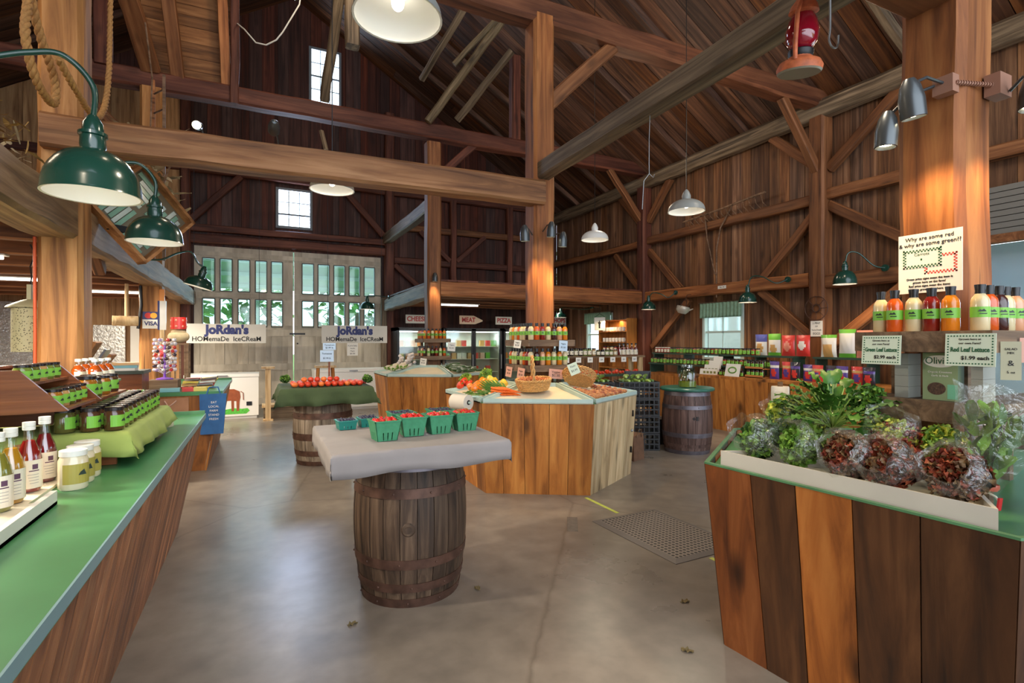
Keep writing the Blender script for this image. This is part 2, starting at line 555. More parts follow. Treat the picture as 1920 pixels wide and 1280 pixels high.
def board_wall(name, mtl, axis, at, thick, u0, u1, ztop, zbot, holes, wmin=0.17, wmax=0.30, skin=0.06):
    """upright boards side by side; holes are (u0,u1,z0,z1) openings; a dark skin behind closes the joints"""
    mb = MB()
    cuts = sorted({h for q in holes for h in q[:2]})
    u = u0
    while u < u1 - 1e-4:
        w = random.uniform(wmin, wmax)
        nx = min(u + w, u1)
        for c in cuts:
            if u + 1e-4 < c < nx: nx = c
        mid = (u + nx) / 2
        segs = []; zc = zbot
        for h in sorted((q for q in holes if q[0] - 1e-4 <= mid <= q[1] + 1e-4), key=lambda q: q[2]):
            segs.append((zc, h[2])); zc = h[3]
        segs.append((zc, None))
        g = 0.003
        j = random.uniform(-0.006, 0.006)
        for a, b in segs:
            za, zb = (ztop(u), ztop(nx)) if b is None else (b, b)
            if min(za, zb) - a < 0.02: continue
            if axis == 'x':
                q = [(u + g, at + j, a), (nx - g, at + j, a), (nx - g, at + j, zb), (u + g, at + j, za)]
                mb.slab(q, (0, thick, 0))
                q = [(u, at + abs(thick), a), (nx, at + abs(thick), a), (nx, at + abs(thick), zb), (u, at + abs(thick), za)]
                mb.slab(q, (0, skin, 0), 1)
            else:
                q = [(at + j, u + g, a), (at + j, nx - g, a), (at + j, nx - g, zb), (at + j, u + g, za)]
                mb.slab(q, (thick, 0, 0))
                sg = 1 if thick > 0 else -1
                q = [(at + thick, u, a), (at + thick, nx, a), (at + thick, nx, zb), (at + thick, u, za)]
                mb.slab(q, (skin * sg, 0, 0), 1)
        u = nx
    return struct(mb.build(name, [mtl, DARK]))


DOOR_X0, DOOR_X1, DOOR_Z = -1.42, 2.86, 3.78
far_holes = [(DOOR_X0, DOOR_X1, -0.02, DOOR_Z), (0.36, 1.10, 4.40, 5.30), (1.02 + 0.10, 1.80, 7.62, 8.95)]
far_holes[2] = (1.12, 1.80, 7.62, 8.95)
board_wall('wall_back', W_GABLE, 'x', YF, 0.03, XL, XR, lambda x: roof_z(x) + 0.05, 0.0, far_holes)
RW = (7.12, 8.04, 1.22, 2.26)       # window in the right wall
RW2 = (11.25, 12.35, 1.22, 2.26)    # window in the far bay
ROLL = (-2.6, 3.9, 0.0, 2.86)       # the roll-up opening
board_wall('wall_right', W_WALL, 'y', XR, 0.03, -5, YF, lambda y: ZP + 0.05, 0.0, [RW, RW2, ROLL])
board_wall('wall_left', W_AISLE, 'y', XL, -0.03, -5, YF, lambda y: ZP + 0.05, 0.0, [])
# tan boarding of the left aisle's end wall, in front of the gable boards
board_wall('wall_aisle_end', W_AISLE, 'x', YF - 0.12, 0.03, XL + 0.05, DOOR_X0 - 0.16, lambda x: min(7.6, roof_z(x) - 0.02), 0.0, [], 0.3, 0.6, 0.02)

# roof: boards running up each slope
for sgn, x0, x1 in ((1, XRIDGE, XR + 0.25), (-1, XRIDGE, XL - 0.25)):
    mb = MB()
    ang = math.atan(SLOPE) * sgn
    ln = abs(x1 - x0) / math.cos(ang)
    y = -5.0
    M = Matrix.Translation((XRIDGE, 0, ZRIDGE)) @ Matrix.Rotation(math.atan(SLOPE), 4, 'Y') if sgn > 0 else Matrix.Translation((XRIDGE, 0, ZRIDGE)) @ Matrix.Rotation(PI, 4, 'Z') @ Matrix.Rotation(math.atan(SLOPE), 4, 'Y')
    while y < YF + 0.3:
        w = random.uniform(0.24, 0.38)
        j = random.uniform(0, 0.012)
        yy = (y, y + w) if sgn > 0 else (-y - w, -y)
        split = random.uniform(0.3, 0.7) * ln
        for a, b in ((0, split - 0.004), (split + 0.004, ln)):
            mb.box(a, b, yy[0] + 0.006, yy[1] - 0.006, j, j + 0.03, 0)
        y += w
    yy = (-5, YF + 0.3) if sgn > 0 else (-YF - 0.3, 5)
    mb.box(-0.02, ln, yy[0], yy[1], 0.045, 0.16, 1)
    struct(mb.build('ceiling', [W_ROOF, DARK], loc=M.to_translation(), rot=M.to_euler()))


def beam(p0, p1, w, h, m, jit=0.008, roll=0.0, cham=0.12, seed=None):
    """one hewn timber: a long chamfered bar with a slightly uneven surface, its grain along its length"""
    rnd = random.Random(seed if seed is not None else TRIM[0] * 13 + 5)
    p0 = Vector(p0); p1 = Vector(p1)
    d = p1 - p0
    L_ = d.length
    n = max(2, int(L_ / 0.35))
    c = min(w, h) * cham
    sec = [(w / 2 - c, h / 2), (w / 2, h / 2 - c), (w / 2, -h / 2 + c), (w / 2 - c, -h / 2), (-w / 2 + c, -h / 2), (-w / 2, -h / 2 + c), (-w / 2, h / 2 - c), (-w / 2 + c, h / 2)]
    vs = []; fs = []
    for i in range(n + 1):
        x = L_ * i / n
        oy = rnd.uniform(-jit, jit); oz = rnd.uniform(-jit, jit); sw = 1 + rnd.uniform(-1, 1) * jit * 2
        for (a, b) in sec:
            vs.append((x, a * sw + oy, b * sw + oz))
    for i in range(n):
        for k in range(8):
            k2 = (k + 1) % 8
            fs.append((i * 8 + k, (i + 1) * 8 + k, (i + 1) * 8 + k2, i * 8 + k2))
    fs.append(tuple(range(8))); fs.append(tuple(n * 8 + k for k in range(7, -1, -1)))
    TRIM[0] += 1
    mb = MB(); mb.add(vs, fs)
    up = Vector((0, 0, 1)) if abs(d.normalized().z) < 0.95 else Vector((0, 1, 0))
    X = d.normalized(); Y = up.cross(X).normalized(); Z = X.cross(Y)
    Mx = Matrix((X, Y, Z)).transposed().to_4x4()
    if roll: Mx = Mx @ Matrix.Rotation(roll, 4, 'X')
    o = mb.build('trim_%d' % TRIM[0], m, loc=p0, rot=Mx.to_euler(), smooth=28)
    return struct(o)


W_TIE = wood('tie_timber', rgb(70, 38, 24), rgb(112, 66, 42), rgb(142, 92, 62), 0, 0.7, 11, tint=0.1, knots=0.4, checks=0.4)
PX, PY = 3.0, (1.385, 5.5, 9.84)     # right line of posts
LX = -1.55                           # left line of posts
PW = 0.275
# posts (the grain axis is the bar's own axis)
for y in PY:
    beam((PX, y, 0), (PX, y, 5.4 if y > 2 else 5.2), PW, PW, W_POST if y < 9 else W_BEAM, 0.006)
for y in (1.385, 5.62, 9.84):
    LP = LX + (0.05 if y == 5.62 else 0)
    beam((LP, y, 0), (LP, y, 5.5), 0.30, 0.30, W_TANPOST, 0.008)
beam((PX + 0.06, YF - 0.14, 0), (PX + 0.06, YF - 0.14, 7.6), 0.24, 0.22, W_RED)
beam((LX - 0.02, YF - 0.14, 0), (LX - 0.02, YF - 0.14, 7.6), 0.20, 0.22, W_RED)
beam((PX - 0.10, YF - 0.24, 0), (PX - 0.10, YF - 0.24, 2.7), 0.14, 0.08, W_GREY)   # weathered board beside the doors
for y in (-2.8, 1.385, 5.45, 9.75):
    beam((XR - 0.17, y, 0), (XR - 0.17, y, 5.4), 0.26, 0.26, W_BEAM if y < 9 else W_RED, 0.006)
# ties
beam((XL + 0.1, 1.385, 5.45), (XR - 0.1, 1.385, 5.45), 0.26, 0.28, W_BEAM)
beam((XL + 0.1, 5.5, 5.47), (XR - 0.1, 5.5, 5.44), 0.26, 0.28, W_TIE)
beam((XL + 0.1, 9.84, 5.63), (XR - 0.1, 9.84, 5.60), 0.26, 0.29, W_RED)
# lower cross beams from the left posts to the right posts
beam((LX - 0.05, 1.385, 3.27), (PX - 0.1, 1.385, 3.27), 0.24, 0.29, W_BEAM)
beam((LX - 0.05, 5.48, 3.25), (PX - 0.03, 5.40, 3.29), 0.22, 0.28, W_BEAMB)
# plates on the wall heads
beam((XR - 0.20, -5, 5.27), (XR - 0.20, YF, 5.27), 0.26, 0.29, W_GREY, 0.012, cham=0.25)
beam((XL + 0.20, -5, 5.27), (XL + 0.20, YF, 5.27), 0.26, 0.29, W_GREY, 0.012)
# long weathered beam along the right posts, and its continuation at the far end
beam((PX - 0.02, 1.42, 3.60), (PX - 0.02, 5.40, 3.55), 0.17, 0.20, W_GREY, 0.012)
beam((PX, 9.84, 4.22), (PX, YF - 0.1, 4.27), 0.20, 0.26, W_GREY, 0.014)
# girts of the right wall, bay by bay
for (ya, yb) in ((-2.7, 1.25), (1.52, 5.32), (5.58, 9.62), (9.88, YF)):
    beam((XR - 0.13, ya, 3.86), (XR - 0.13, yb, 3.90), 0.16, 0.17, W_BEAM)
beam((XR - 0.16, 9.88, 2.60), (XR - 0.16, 5.6, 2.56), 0.2, 0.22, W_LOFT)
beam((XR - 0.16, 5.32, 2.50), (XR - 0.16, 3.95, 2.50), 0.2, 0.22, W_BEAM)
# loft over the far right bay
beam((PX + 0.13, 9.84, 2.585), (XR - 0.26, 9.80, 2.585), 0.24, 0.30, W_LOFT)
beam((PX, 9.98, 2.55), (PX, YF - 0.1, 2.50), 0.22, 0.30, W_GREY, 0.012)
for i in range(4):
    y = 10.6 + i * 0.9
    beam((PX + 0.1, y, 2.56), (XR - 0.2, y, 2.56), 0.12, 0.2, W_BEAM)
mb = MB(); u = PX
while u < XR - 0.05:
    w = min(random.uniform(0.2, 0.3), XR - 0.02 - u)
    mb.box(u + 0.003, u + w - 0.003, 9.72, YF - 0.01, 2.72, 2.755); u += w
TRIM[0] += 1
struct(mb.build('trim_%d' % TRIM[0], W_RED))
# loft over the left aisle: front beam, joists, floor
beam((LX + 0.02, -4.8, 2.57), (LX + 0.02, YF - 0.05, 2.57), 0.30, 0.34, W_LEDGE, 0.012, cham=0.1)
for i in range(13):
    y = 0.9 + i * 1.0
    beam((XL + 0.1, y, 2.52), (LX - 0.12, y, 2.52), 0.12, 0.2, W_BEAM)
mb = MB(); u = XL + 0.05
while u < LX - 0.12:
    w = min(random.uniform(0.2, 0.3), LX - 0.10 - u)
    mb.box(u + 0.003, u + w - 0.003, -4.8, YF - 0.15, 2.64, 2.68); u += w
TRIM[0] += 1
struct(mb.build('trim_%d' % TRIM[0], W_BEAM))
# girts and lintels of the far wall
beam((LX, YF - 0.11, 3.93), (PX, YF - 0.11, 3.93), 0.18, 0.20, W_RED)
beam((LX, YF - 0.09, 4.18), (PX, YF - 0.09, 4.18), 0.12, 0.16, W_RED)
beam((PX + 0.2, YF - 0.10, 4.62), (XR - 0.2, YF - 0.10, 4.62), 0.16, 0.17, W_BEAM)
beam((PX + 0.2, YF - 0.10, 3.72), (XR - 0.2, YF - 0.10, 3.72), 0.16, 0.17, W_RED)
beam((XL, YF - 0.10, 5.55), (XR - 0.2, YF - 0.10, 5.55), 0.16, 0.2, W_RED)
beam((4.85, YF - 0.13, 2.8), (4.85, YF - 0.13, 5.5), 0.18, 0.18, W_RED)
beam((6.6, YF - 0.13, 2.8), (6.6, YF - 0.13, 5.5), 0.18, 0.18, W_RED)
# braces
BR = [
    ((3.05, 5.5, 4.35), (4.05, 5.5, 5.32), 0.14, 0.17, W_BEAM), 
    ((XR - 0.25, 5.46, 4.30), (XR - 1.05, 5.47, 5.32), 0.13, 0.13, W_BEAM),
    ((XR - 0.25, 9.78, 4.40), (XR - 1.15, 9.80, 5.48), 0.13, 0.13, W_BEAM),
    ((3.1, 9.84, 4.75), (3.85, 9.84, 5.5), 0.13, 0.15, W_RED),
    ((XR - 0.14, 5.58, 4.45), (XR - 0.14, 6.35, 5.15), 0.12, 0.15, W_BEAM), ((XR - 0.14, 9.62, 4.35), (XR - 0.14, 8.9, 5.15), 0.12, 0.15, W_BEAM),
    ((XR - 0.13, 5.58, 3.62), (XR - 0.13, 6.55, 2.68), 0.11, 0.14, W_BEAM), ((XR - 0.13, 9.62, 3.66), (XR - 0.13, 8.6, 2.68), 0.11, 0.14, W_BEAM),
    ((XR - 0.13, 6.6, 2.46), (XR - 0.13, 5.58, 1.62), 0.11, 0.13, W_BEAM), ((XR - 0.13, 8.35, 2.44), (XR - 0.13, 9.5, 1.42), 0.11, 0.13, W_BEAM),
    ((XR - 0.14, 5.32, 4.30), (XR - 0.14, 4.2, 5.20), 0.12, 0.15, W_BEAM), ((XR - 0.13, 5.32, 3.72), (XR - 0.13, 3.95, 2.80), 0.12, 0.15, W_BEAM),
    ((XR - 0.13, 4.15, 2.42), (XR - 0.13, 5.32, 1.45), 0.12, 0.15, W_LOFT),
    ((XR - 0.14, 9.9, 2.75), (XR - 0.14, 10.9, 3.75), 0.11, 0.13, W_BEAM), ((XR - 0.14, 9.9, 4.35), (XR - 0.14, 10.7, 5.15), 0.11, 0.13, W_BEAM),
    ((LX + 0.1, YF - 0.16, 4.35), (-0.45, YF - 0.16, 5.45), 0.12, 0.15, W_RED), ((PX - 0.1, YF - 0.16, 4.35), (1.9, YF - 0.16, 5.45), 0.12, 0.15, W_RED),
    ((4.75, YF - 0.16, 3.8), (3.9, YF - 0.16, 4.55), 0.1, 0.13, W_RED), ((4.95, YF - 0.16, 3.8), (5.8, YF - 0.16, 4.55), 0.1, 0.13, W_RED),
    ((3.2, YF - 0.16, 3.6), (4.2, YF - 0.16, 2.75), 0.1, 0.13, W_RED),
    ((LX - 0.15, 9.9, 4.5), (-2.6, 9.9, 5.5), 0.12, 0.14, W_BEAM), ((LX, 6.0, 2.9), (LX, 6.9, 2.3), 0.1, 0.12, W_BEAM),
]
for a, b, w, h, m in BR: beam(a, b, w, h, m, 0.006)
# rafters and purlin struts under the roof
for y in (2.7, 4.1, 6.9, 8.4, 11.2, 12.6):
    for sg in (1, -1):
        xe = XR - 0.1 if sg > 0 else XL + 0.1
        beam((xe, y, roof_z(xe) - 0.09), (XRIDGE + sg * 0.1, y, ZRIDGE - 0.15), 0.11, 0.13, W_GREY if y == 4.1 else W_ROOF, 0.012)
beam((4.78, 9.84, 5.7), (4.78, 9.84, roof_z(4.78) - 0.1), 0.2, 0.2, W_RED)
beam((-0.40, 9.72, 5.45), (-0.40, 9.72, 9.0), 0.13, 0.12, W_RED)
# rustic poles leaning against the roof over the far tie
POLE = wood('bark_pole', rgb(60, 50, 38), rgb(112, 96, 72), rgb(150, 132, 104), 0, 1.2, 20, tint=0.1, knots=0.6)
beam((2.84, 9.62, 5.72), (4.25, 9.06, 7.86), 0.14, 0.14, POLE, 0.022, cham=0.28)
beam((3.31, 9.5, 6.86), (4.12, 9.0, 7.78), 0.10, 0.10, POLE, 0.016, cham=0.28)
beam((3.16, 11.2, 7.3), (3.64, 9.7, 8.2), 0.12, 0.10, W_GREY, 0.012)
beam((3.7, 10.4, 6.2), (4.5, 9.4, 7.35), 0.11, 0.12, W_GREY, 0.01)
beam((1.02, 10.1, 5.96), (1.28, 7.3, 8.6), 0.15, 0.13, W_GREY, 0.014)
beam((1.25, 8.27, 6.06), (1.25, 8.27, roof_z(1.25) - 0.1), 0.2, 0.2, W_GREY, 0.01)
beam((0.95, 9.8, 5.28), (1.02, 9.7, 4.92), 0.07, 0.05, W_GREY, 0.004)
# boarded screen over the far tie at the left, with leaning studs before it
mb = MB(); z = 5.79
while z < 9.0:
    w = random.uniform(0.16, 0.26)
    mb.box(-0.65, 0.62, -0.015, 0.015, z - 5.79 + 0.003, z - 5.79 + w - 0.003); z += w
TRIM[0] += 1
W_SCREEN = wood('screen_boards', rgb(80, 50, 28), rgb(128, 84, 48), rgb(160, 112, 70), 0, 1.0, 12, tint=0.2, knots=0.4)
struct(mb.build('trim_%d' % TRIM[0], W_SCREEN, loc=(-1.07, 9.94, 5.79)))
beam((-1.56, 9.72, 5.75), (-1.83, 8.2, 7.0), 0.26, 0.10, W_BEAM, 0.012)
beam((-1.20, 9.78, 5.70), (-1.34, 9.2, 7.4), 0.19, 0.08, W_BEAM, 0.008)
beam((-0.52, 9.80, 5.55), (-0.60, 9.70, 7.4), 0.15, 0.08, W_LOFT, 0.008)
beam((-2.15, 9.72, 5.7), (-2.15, 9.72, 7.6), 0.22, 0.14, W_RED, 0.006)

# ---------------- the big glazed doors
for n, (x0, x1, cols) in enumerate(((DOOR_X0, 0.70, [-1.12, -0.76, -0.385, -0.015, 0.335]), (0.727, DOOR_X1, [1.045, 1.42, 1.80, 2.18, 2.56]))):
    hw = 0.125
    if n == 1: hw = 0.135
    holes = [(c - hw, c + hw, a, b) for c in cols for a, b in ((2.74, 3.50), (1.90, 2.56))]
    mb = MB()
    xs = sorted({x0, x1} | {h for q in holes for h in q[:2]})
    zs = [0.0, 1.90, 2.56, 2.74, 3.50, DOOR_Z]
    for i in range(len(xs) - 1):
        for j in range(5):
            cx = (xs[i] + xs[i + 1]) / 2; cz = (zs[j] + zs[j + 1]) / 2
            if any(h[0] < cx < h[1] and h[2] < cz < h[3] for h in holes): continue
            mb.box(xs[i], xs[i + 1], 0, 0.05, zs[j], zs[j + 1])
    door = bpy.data.objects.new('door_%d' % (n + 1), None); C.objects.link(door); door.location = (0, YF - 0.02, 0); struct(door)
    mb.build('door_leaf', DOORPAINT, door)
    mb = MB()
    # raised rails and stiles that frame the lower panels, battens round the panes
    W = x1 - x0
    for k in range(5):
        xx = x0 + 0.06 + k * (W - 0.12) / 4
        mb.box(xx - 0.06, xx + 0.06, -0.022, 0, 0.02, 1.84)
    for zz in (0.02, 0.85, 1.68):
        mb.box(x0, x1, -0.026, -0.004, zz, zz + 0.16)
    for zz in (1.84, 2.60, 3.56):
        mb.box(x0, x1, -0.02, 0, zz - 0.0, zz + 0.1)
    mb.build('rail', DOORPAINT, door)
    for h in holes:
        f = MB()
        f.box(h[0] - 0.012, h[0] + 0.012, -0.03, 0.02, h[2], h[3]); f.box(h[1] - 0.012, h[1] + 0.012, -0.03, 0.02, h[2], h[3])
        f.box(h[0], h[1], -0.03, 0.02, h[2] - 0.012, h[2] + 0.012); f.box(h[0], h[1], -0.03, 0.02, h[3] - 0.012, h[3] + 0.012)
        fo = f.build('pane_frame', plain('pane_frame_paint', rgb(92, 96, 88), 0.6) if h is holes[0] and n == 0 else bpy.data.materials['pane_frame_paint'], door)
        g = MB(); g.box(h[0], h[1], 0.022, 0.026, h[2], h[3]); g.build('pane', GLASSP, fo)
    if n == 1:
        k = MB(); k.cyl((0.80, -0.02, 1.50), (0.80, -0.07, 1.50), 0.02); k.box(0.76, 0.84, -0.02, 0, 1.38, 1.62); k.box(0.62, 0.98, -0.035, -0.02, 1.72, 1.76)
        k.build('latch', BLACKM, door)

# ---------------- windows: number, axis, opening, panes across / up
def window(n, axis, at, u0, u1, z0, z1, nu, nz, fm, fw=0.05, out=0.06):
    w = bpy.data.objects.new('window_%d' % n, None); C.objects.link(w); struct(w)
    fr = MB(); gl = MB()

    def bx(m, a, b, c, d, t0, t1):
        if axis == 'x': m.box(a, b, at + t0, at + t1, c, d)
        else: m.box(at + t0, at + t1, a, b, c, d)
    bx(fr, u0 - fw, u0 + 0.01, z0 - fw, z1 + fw, -0.03, out); bx(fr, u1 - 0.01, u1 + fw, z0 - fw, z1 + fw, -0.03, out)
    bx(fr, u0, u1, z0 - fw, z0 + 0.01, -0.03, out); bx(fr, u0, u1, z1 - 0.01, z1 + fw, -0.03, out)
    for i in range(1, nu): c = u0 + (u1 - u0) * i / nu; bx(fr, c - 0.009, c + 0.009, z0, z1, 0.0, 0.03)
    for i in range(1, nz):
        c = z0 + (z1 - z0) * i / nz; t = 0.02 if i == nz // 2 else 0.009
        bx(fr, u0, u1, c - t, c + t, 0.0, 0.03)
    fr.build('window_frame', fm, w)
    bx(gl, u0, u1, z0, z1, 0.012, 0.016)
    gl.build('pane', GLASSW, w)


WF = plain('grey_window_paint', rgb(120, 128, 136), 0.5)
WFW = plain('pale_green_window_paint', rgb(206, 222, 214), 0.5)
window(1, 'x', YF, 0.36, 1.10, 4.40, 5.30, 3, 3, WF)
window(2, 'x', YF, 1.12, 1.80, 7.62, 8.95, 3, 4, WF)
window(3, 'y', XR, RW[0], RW[1], RW[2], RW[3], 2, 2, WFW)
window(4, 'y', XR, RW2[0], RW2[1], RW2[2], RW2[3], 2, 2, WFW)

# ---------------- roll-up door in its opening
mb = MB(); z = 2.86
rd = bpy.data.objects.new('door_3', None); C.objects.link(rd); rd.location = (XR, 0, 0); struct(rd)
for i in range(8):
    mb.box(-0.16, -0.12, ROLL[0], ROLL[1], 2.86 + i * 0.075, 2.925 + i * 0.075)
mb.box(-0.12, -0.10, ROLL[0], ROLL[1], 2.86, 3.46)
mb.build('shutter_slats', plain('grey_shutter', rgb(120, 118, 112), 0.5), rd)
mb = MB(); mb.box(-0.2, -0.06, ROLL[1] - 0.02, ROLL[1] + 0.16, 0, 3.5); mb.box(-0.2, -0.06, ROLL[0], ROLL[1] + 0.16, 2.76, 2.86)
mb.build('door_frame', W_BEAM, rd)
mb = MB(); mb.box(-0.03, -0.02, ROLL[0], ROLL[1], 0.02, 2.76)
mb.build('clear_curtain', clear('blue_clear_vinyl', (0.55, 0.66, 0.75), 0.15, 0.1, haze=0.12), rd)

# ---------------- outdoors, as seen through the panes
GRASS = plain('lawn', rgb(96, 140, 62), 0.9, var=0.4, scale=3)
mb = MB(); mb.box(-40, 45, YF + 0.35, 70, -0.3, -0.05); mb.box(XR + 0.4, 60, -30, YF + 0.34, -0.3, -0.05)
struct(mb.build('ground', GRASS))
# porch roof beyond the far doors and pale shed beyond the right wall
mb = MB()
mb.slab([(-6, YF + 0.5, 4.3), (8, YF + 0.5, 4.3), (8, YF + 5.5, 3.3), (-6, YF + 5.5, 3.3)], (0, 0, 0.06))
for i in range(4):
    y = YF + 1.2 + i * 1.2
    mb.box(-6, 8, y, y + 0.1, 4.0 - i * 0.24, 4.12 - i * 0.24)
for x in (-5, -0.2, 4.6):
    mb.box(x, x + 0.14, YF + 5.3, YF + 5.44, -0.05, 3.3)
po = mb.build('porch_roof', plain('pale_green_porch', rgb(206, 232, 220), 0.8))
tag(po, 'pale green porch roof with battens seen through the upper door panes', 'porch')
rnd = random.Random(3)
LEAF = plain('tree_leaves', rgb(88, 142, 58), 0.8, var=0.45, scale=2)
for i, (x, y, hh) in enumerate(((-11, 26, 6), (-6.0, 26, 6.5), (-0.9, 26, 5), (4.2, 26, 6), (9.3, 26, 5.5), (14.4, 26, 7))):
    t = thing('tree', 'leafy green tree ' + ['far left behind the door panes', 'behind the left door leaf', 'behind the meeting of the two doors', 'behind the right door leaf', 'behind the right edge of the doors', 'hidden mostly by the right bay'][i], 'tree', (x, y, -0.05), group='trees outside the far doors')
    m = MB(); m.cyl((0, 0, 0), (0, 0, hh * 0.5), 0.22, 0.14, 8); m.build('trunk', POLE, t)
    m = MB()
    for k in range(420):
        a = rnd.uniform(0, 2 * PI); r = 2.3 * math.sqrt(rnd.random()); zz = rnd.uniform(0.9, hh)
        f = math.sin(PI * min(1, zz / hh)) ** 0.5
        p = Vector((r * f * math.cos(a), r * f * math.sin(a), zz)); s_ = rnd.uniform(0.18, 0.38)
        e = Euler((rnd.uniform(-1, 1), rnd.uniform(-1, 1), a)).to_matrix()
        m.add([p + e @ Vector(q) * s_ for q in ((-1, 0, 0), (0, -0.5, 0.1), (1, 0, 0), (0, 0.5, 0.1))], [(0, 1, 2, 3)])
    m.build('crown', LEAF, t)
mb = MB(); mb.box(14, 18, 3, 16, -0.05, 3.6); mb.slab([(13.6, 2.6, 3.6), (13.6, 16.4, 3.6), (16, 16.4, 5.2), (16, 2.6, 5.2)], (0, 0, 0.1))
sh = mb.build('shed', plain('white_clapboard', rgb(224, 226, 224), 0.7)); tag(sh, 'white building outside the right wall windows', 'building')

# ================================================================== LAMPS
BULB = glow('warm_bulb', (1.0, 0.93, 0.80, 1), 9.0)
BULBW = glow('spot_bulb', (1.0, 0.85, 0.55, 1), 30.0)
SHADEIN = plain('white_lamp_lining', rgb(244, 242, 236), 0.4)
GREYL = plain('grey_lamp_enamel', rgb(150, 154, 152), 0.35)


def dome_mb(r, h, neck, out=True):
    """profile of a dome shade opening downwards, rim at z=0"""
    pr = []
    for i in range(9):
        a = (PI / 2) * i / 8
        pr.append((neck + (r - neck) * math.cos(a) ** 1.15 if i < 8 else neck, h * math.sin(a) ** 0.95))
    return pr


def shade(parent, r, h, neck, mo, name='lamp_shade'):
    m = MB()
    pr = dome_mb(r, h, neck)
    m.lathe([(r + 0.004, -0.012)] + pr, 32, 0, cap=False)
    o = m.build(name, [mo], parent, smooth=50)
    m = MB()
    m.lathe([(r + 0.003, -0.012), (r - 0.008, -0.010)] + [(max(x - 0.008, 0.012), z - 0.006) for x, z in pr], 32, 0, cap=False)
    m.build('shade_lining', SHADEIN, parent, smooth=50)
    return o


def bulb(parent, r, z):
    m = MB(); m.ball((0, 0, z), r, 12, 8, 0, (1, 1, 1.25)); m.cyl((0, 0, z + r), (0, 0, z + r * 2.2), r * 0.45, None, 10)
    return m.build('bulb', BULB, parent, smooth=60)


def pendant(loc, r, label, mo, hang, e, kind='dome', h=None, tilt=(0, 0, 0)):
    t = thing('pendant_lamp', label, 'lamp', loc, group='pendant lamps over the aisles', rot=tilt)
    shade(t, r, h or r * 0.62, 0.05, mo)
    m = MB(); z0 = (h or r * 0.62)
    m.lathe([(0.05, z0 - 0.005), (0.055, z0 + 0.05), (0.035, z0 + 0.10), (0.012, z0 + 0.13)], 16)
    m.build('socket_cap', mo, t, smooth=40)
    bulb(t, 0.035, z0 * 0.55)
    m = MB(); m.cyl((0, 0, z0 + 0.12), (0, 0, hang - loc[2]), 0.005, None, 6); m.build('cord', BLACK, t)
    lamp('lamp_light', 'SPOT', (loc[0], loc[1], loc[2] + 0.02), e, (1.0, 0.86, 0.66), 0.10, spot=R(150), blend=0.8)
    return t


pendant((0.66, 2.80, 3.30), 0.235, 'white dome pendant lamp seen from below at the top of the photo', GREYL, roof_z(0.66) - 0.2, 60, h=0.13)
pendant((0.67, 5.80, 3.16), 0.225, 'white dome pendant lamp just under the long cross beam', WHITEG, roof_z(0.67) - 0.2, 130, h=0.13)
pendant((4.90, 7.10, 3.215), 0.22, 'white pendant lamp near the middle brown post, the smaller of the right pair', WHITEG, roof_z(4.9) - 0.1, 90)
pendant((4.84, 5.00, 3.20), 0.225, 'grey pendant lamp with wide flat shade before the right wall boards', GREYL, roof_z(4.84) - 0.1, 90)


def gooseneck(loc, r, label, wall, arm, e, tilt=(0, 0, 0), mo=None, group='green gooseneck lamps', h=None):
    """loc: rim centre of the shade; arm: world points from the shade's cap back to the wall plate"""
    mo = mo or GREENL
    t = thing('gooseneck_lamp', label, 'lamp', loc, group=group)
    L0 = Vector(loc)
    h = h or r * 0.78
    T = Euler(tilt).to_matrix().to_4x4()
    a = shade(t, r, h, 0.045 if r > 0.15 else 0.03, mo)
    k = r / 0.2
    m = MB()
    m.lathe([(0.047 * k, h - 0.012), (0.054 * k, h + 0.02), (0.052 * k, h + 0.065 * k), (0.060 * k, h + 0.07 * k), (0.060 * k, h + 0.085 * k), (0.045 * k, h + 0.09 * k), (0.042 * k, h + 0.13 * k), (0.018, h + 0.17 * k)], 18)
    s = m.build('socket_cap', mo, t, smooth=35)
    b = bulb(t, 0.03 * k, h * 0.5)
    for o in t.children: o.rotation_euler = tilt
    pts = [T @ Vector((0, 0, h + 0.15 * k))] + [Vector(p) - L0 for p in arm]
    # smooth the arm
    cr = []
    P = [pts[0]] + pts + [pts[-1]]
    for i in range(1, len(P) - 2):
        for j in range(8):
            u = j / 8
            p0, p1, p2, p3 = P[i - 1], P[i], P[i + 1], P[i + 2]
            cr.append(0.5 * ((2 * p1) + (p2 - p0) * u + (2 * p0 - 5 * p1 + 4 * p2 - p3) * u * u + (3 * p1 - p0 - 3 * p2 + p3) * u ** 3))
    cr.append(pts[-1])
    m = MB(); m.tube(cr, 0.0135 * max(k, 0.75), 8); m.build('arm', mo, t, smooth=60)
    m = MB(); q = Vector(wall) - L0; d = (pts[-1] - q)
    d = d.normalized() if d.length > 1e-4 else Vector((1, 0, 0))
    m.cyl(q, q + d * 0.03, 0.05, None, 16); m.build('wall_plate', mo, t, smooth=40)
    lamp('lamp_light', 'SPOT', loc, e, (1.0, 0.88, 0.70) if loc[0] < 3 else (1.0, 0.72, 0.42), 0.11, spot=R(140), blend=0.7).rotation_euler = tilt
    return t


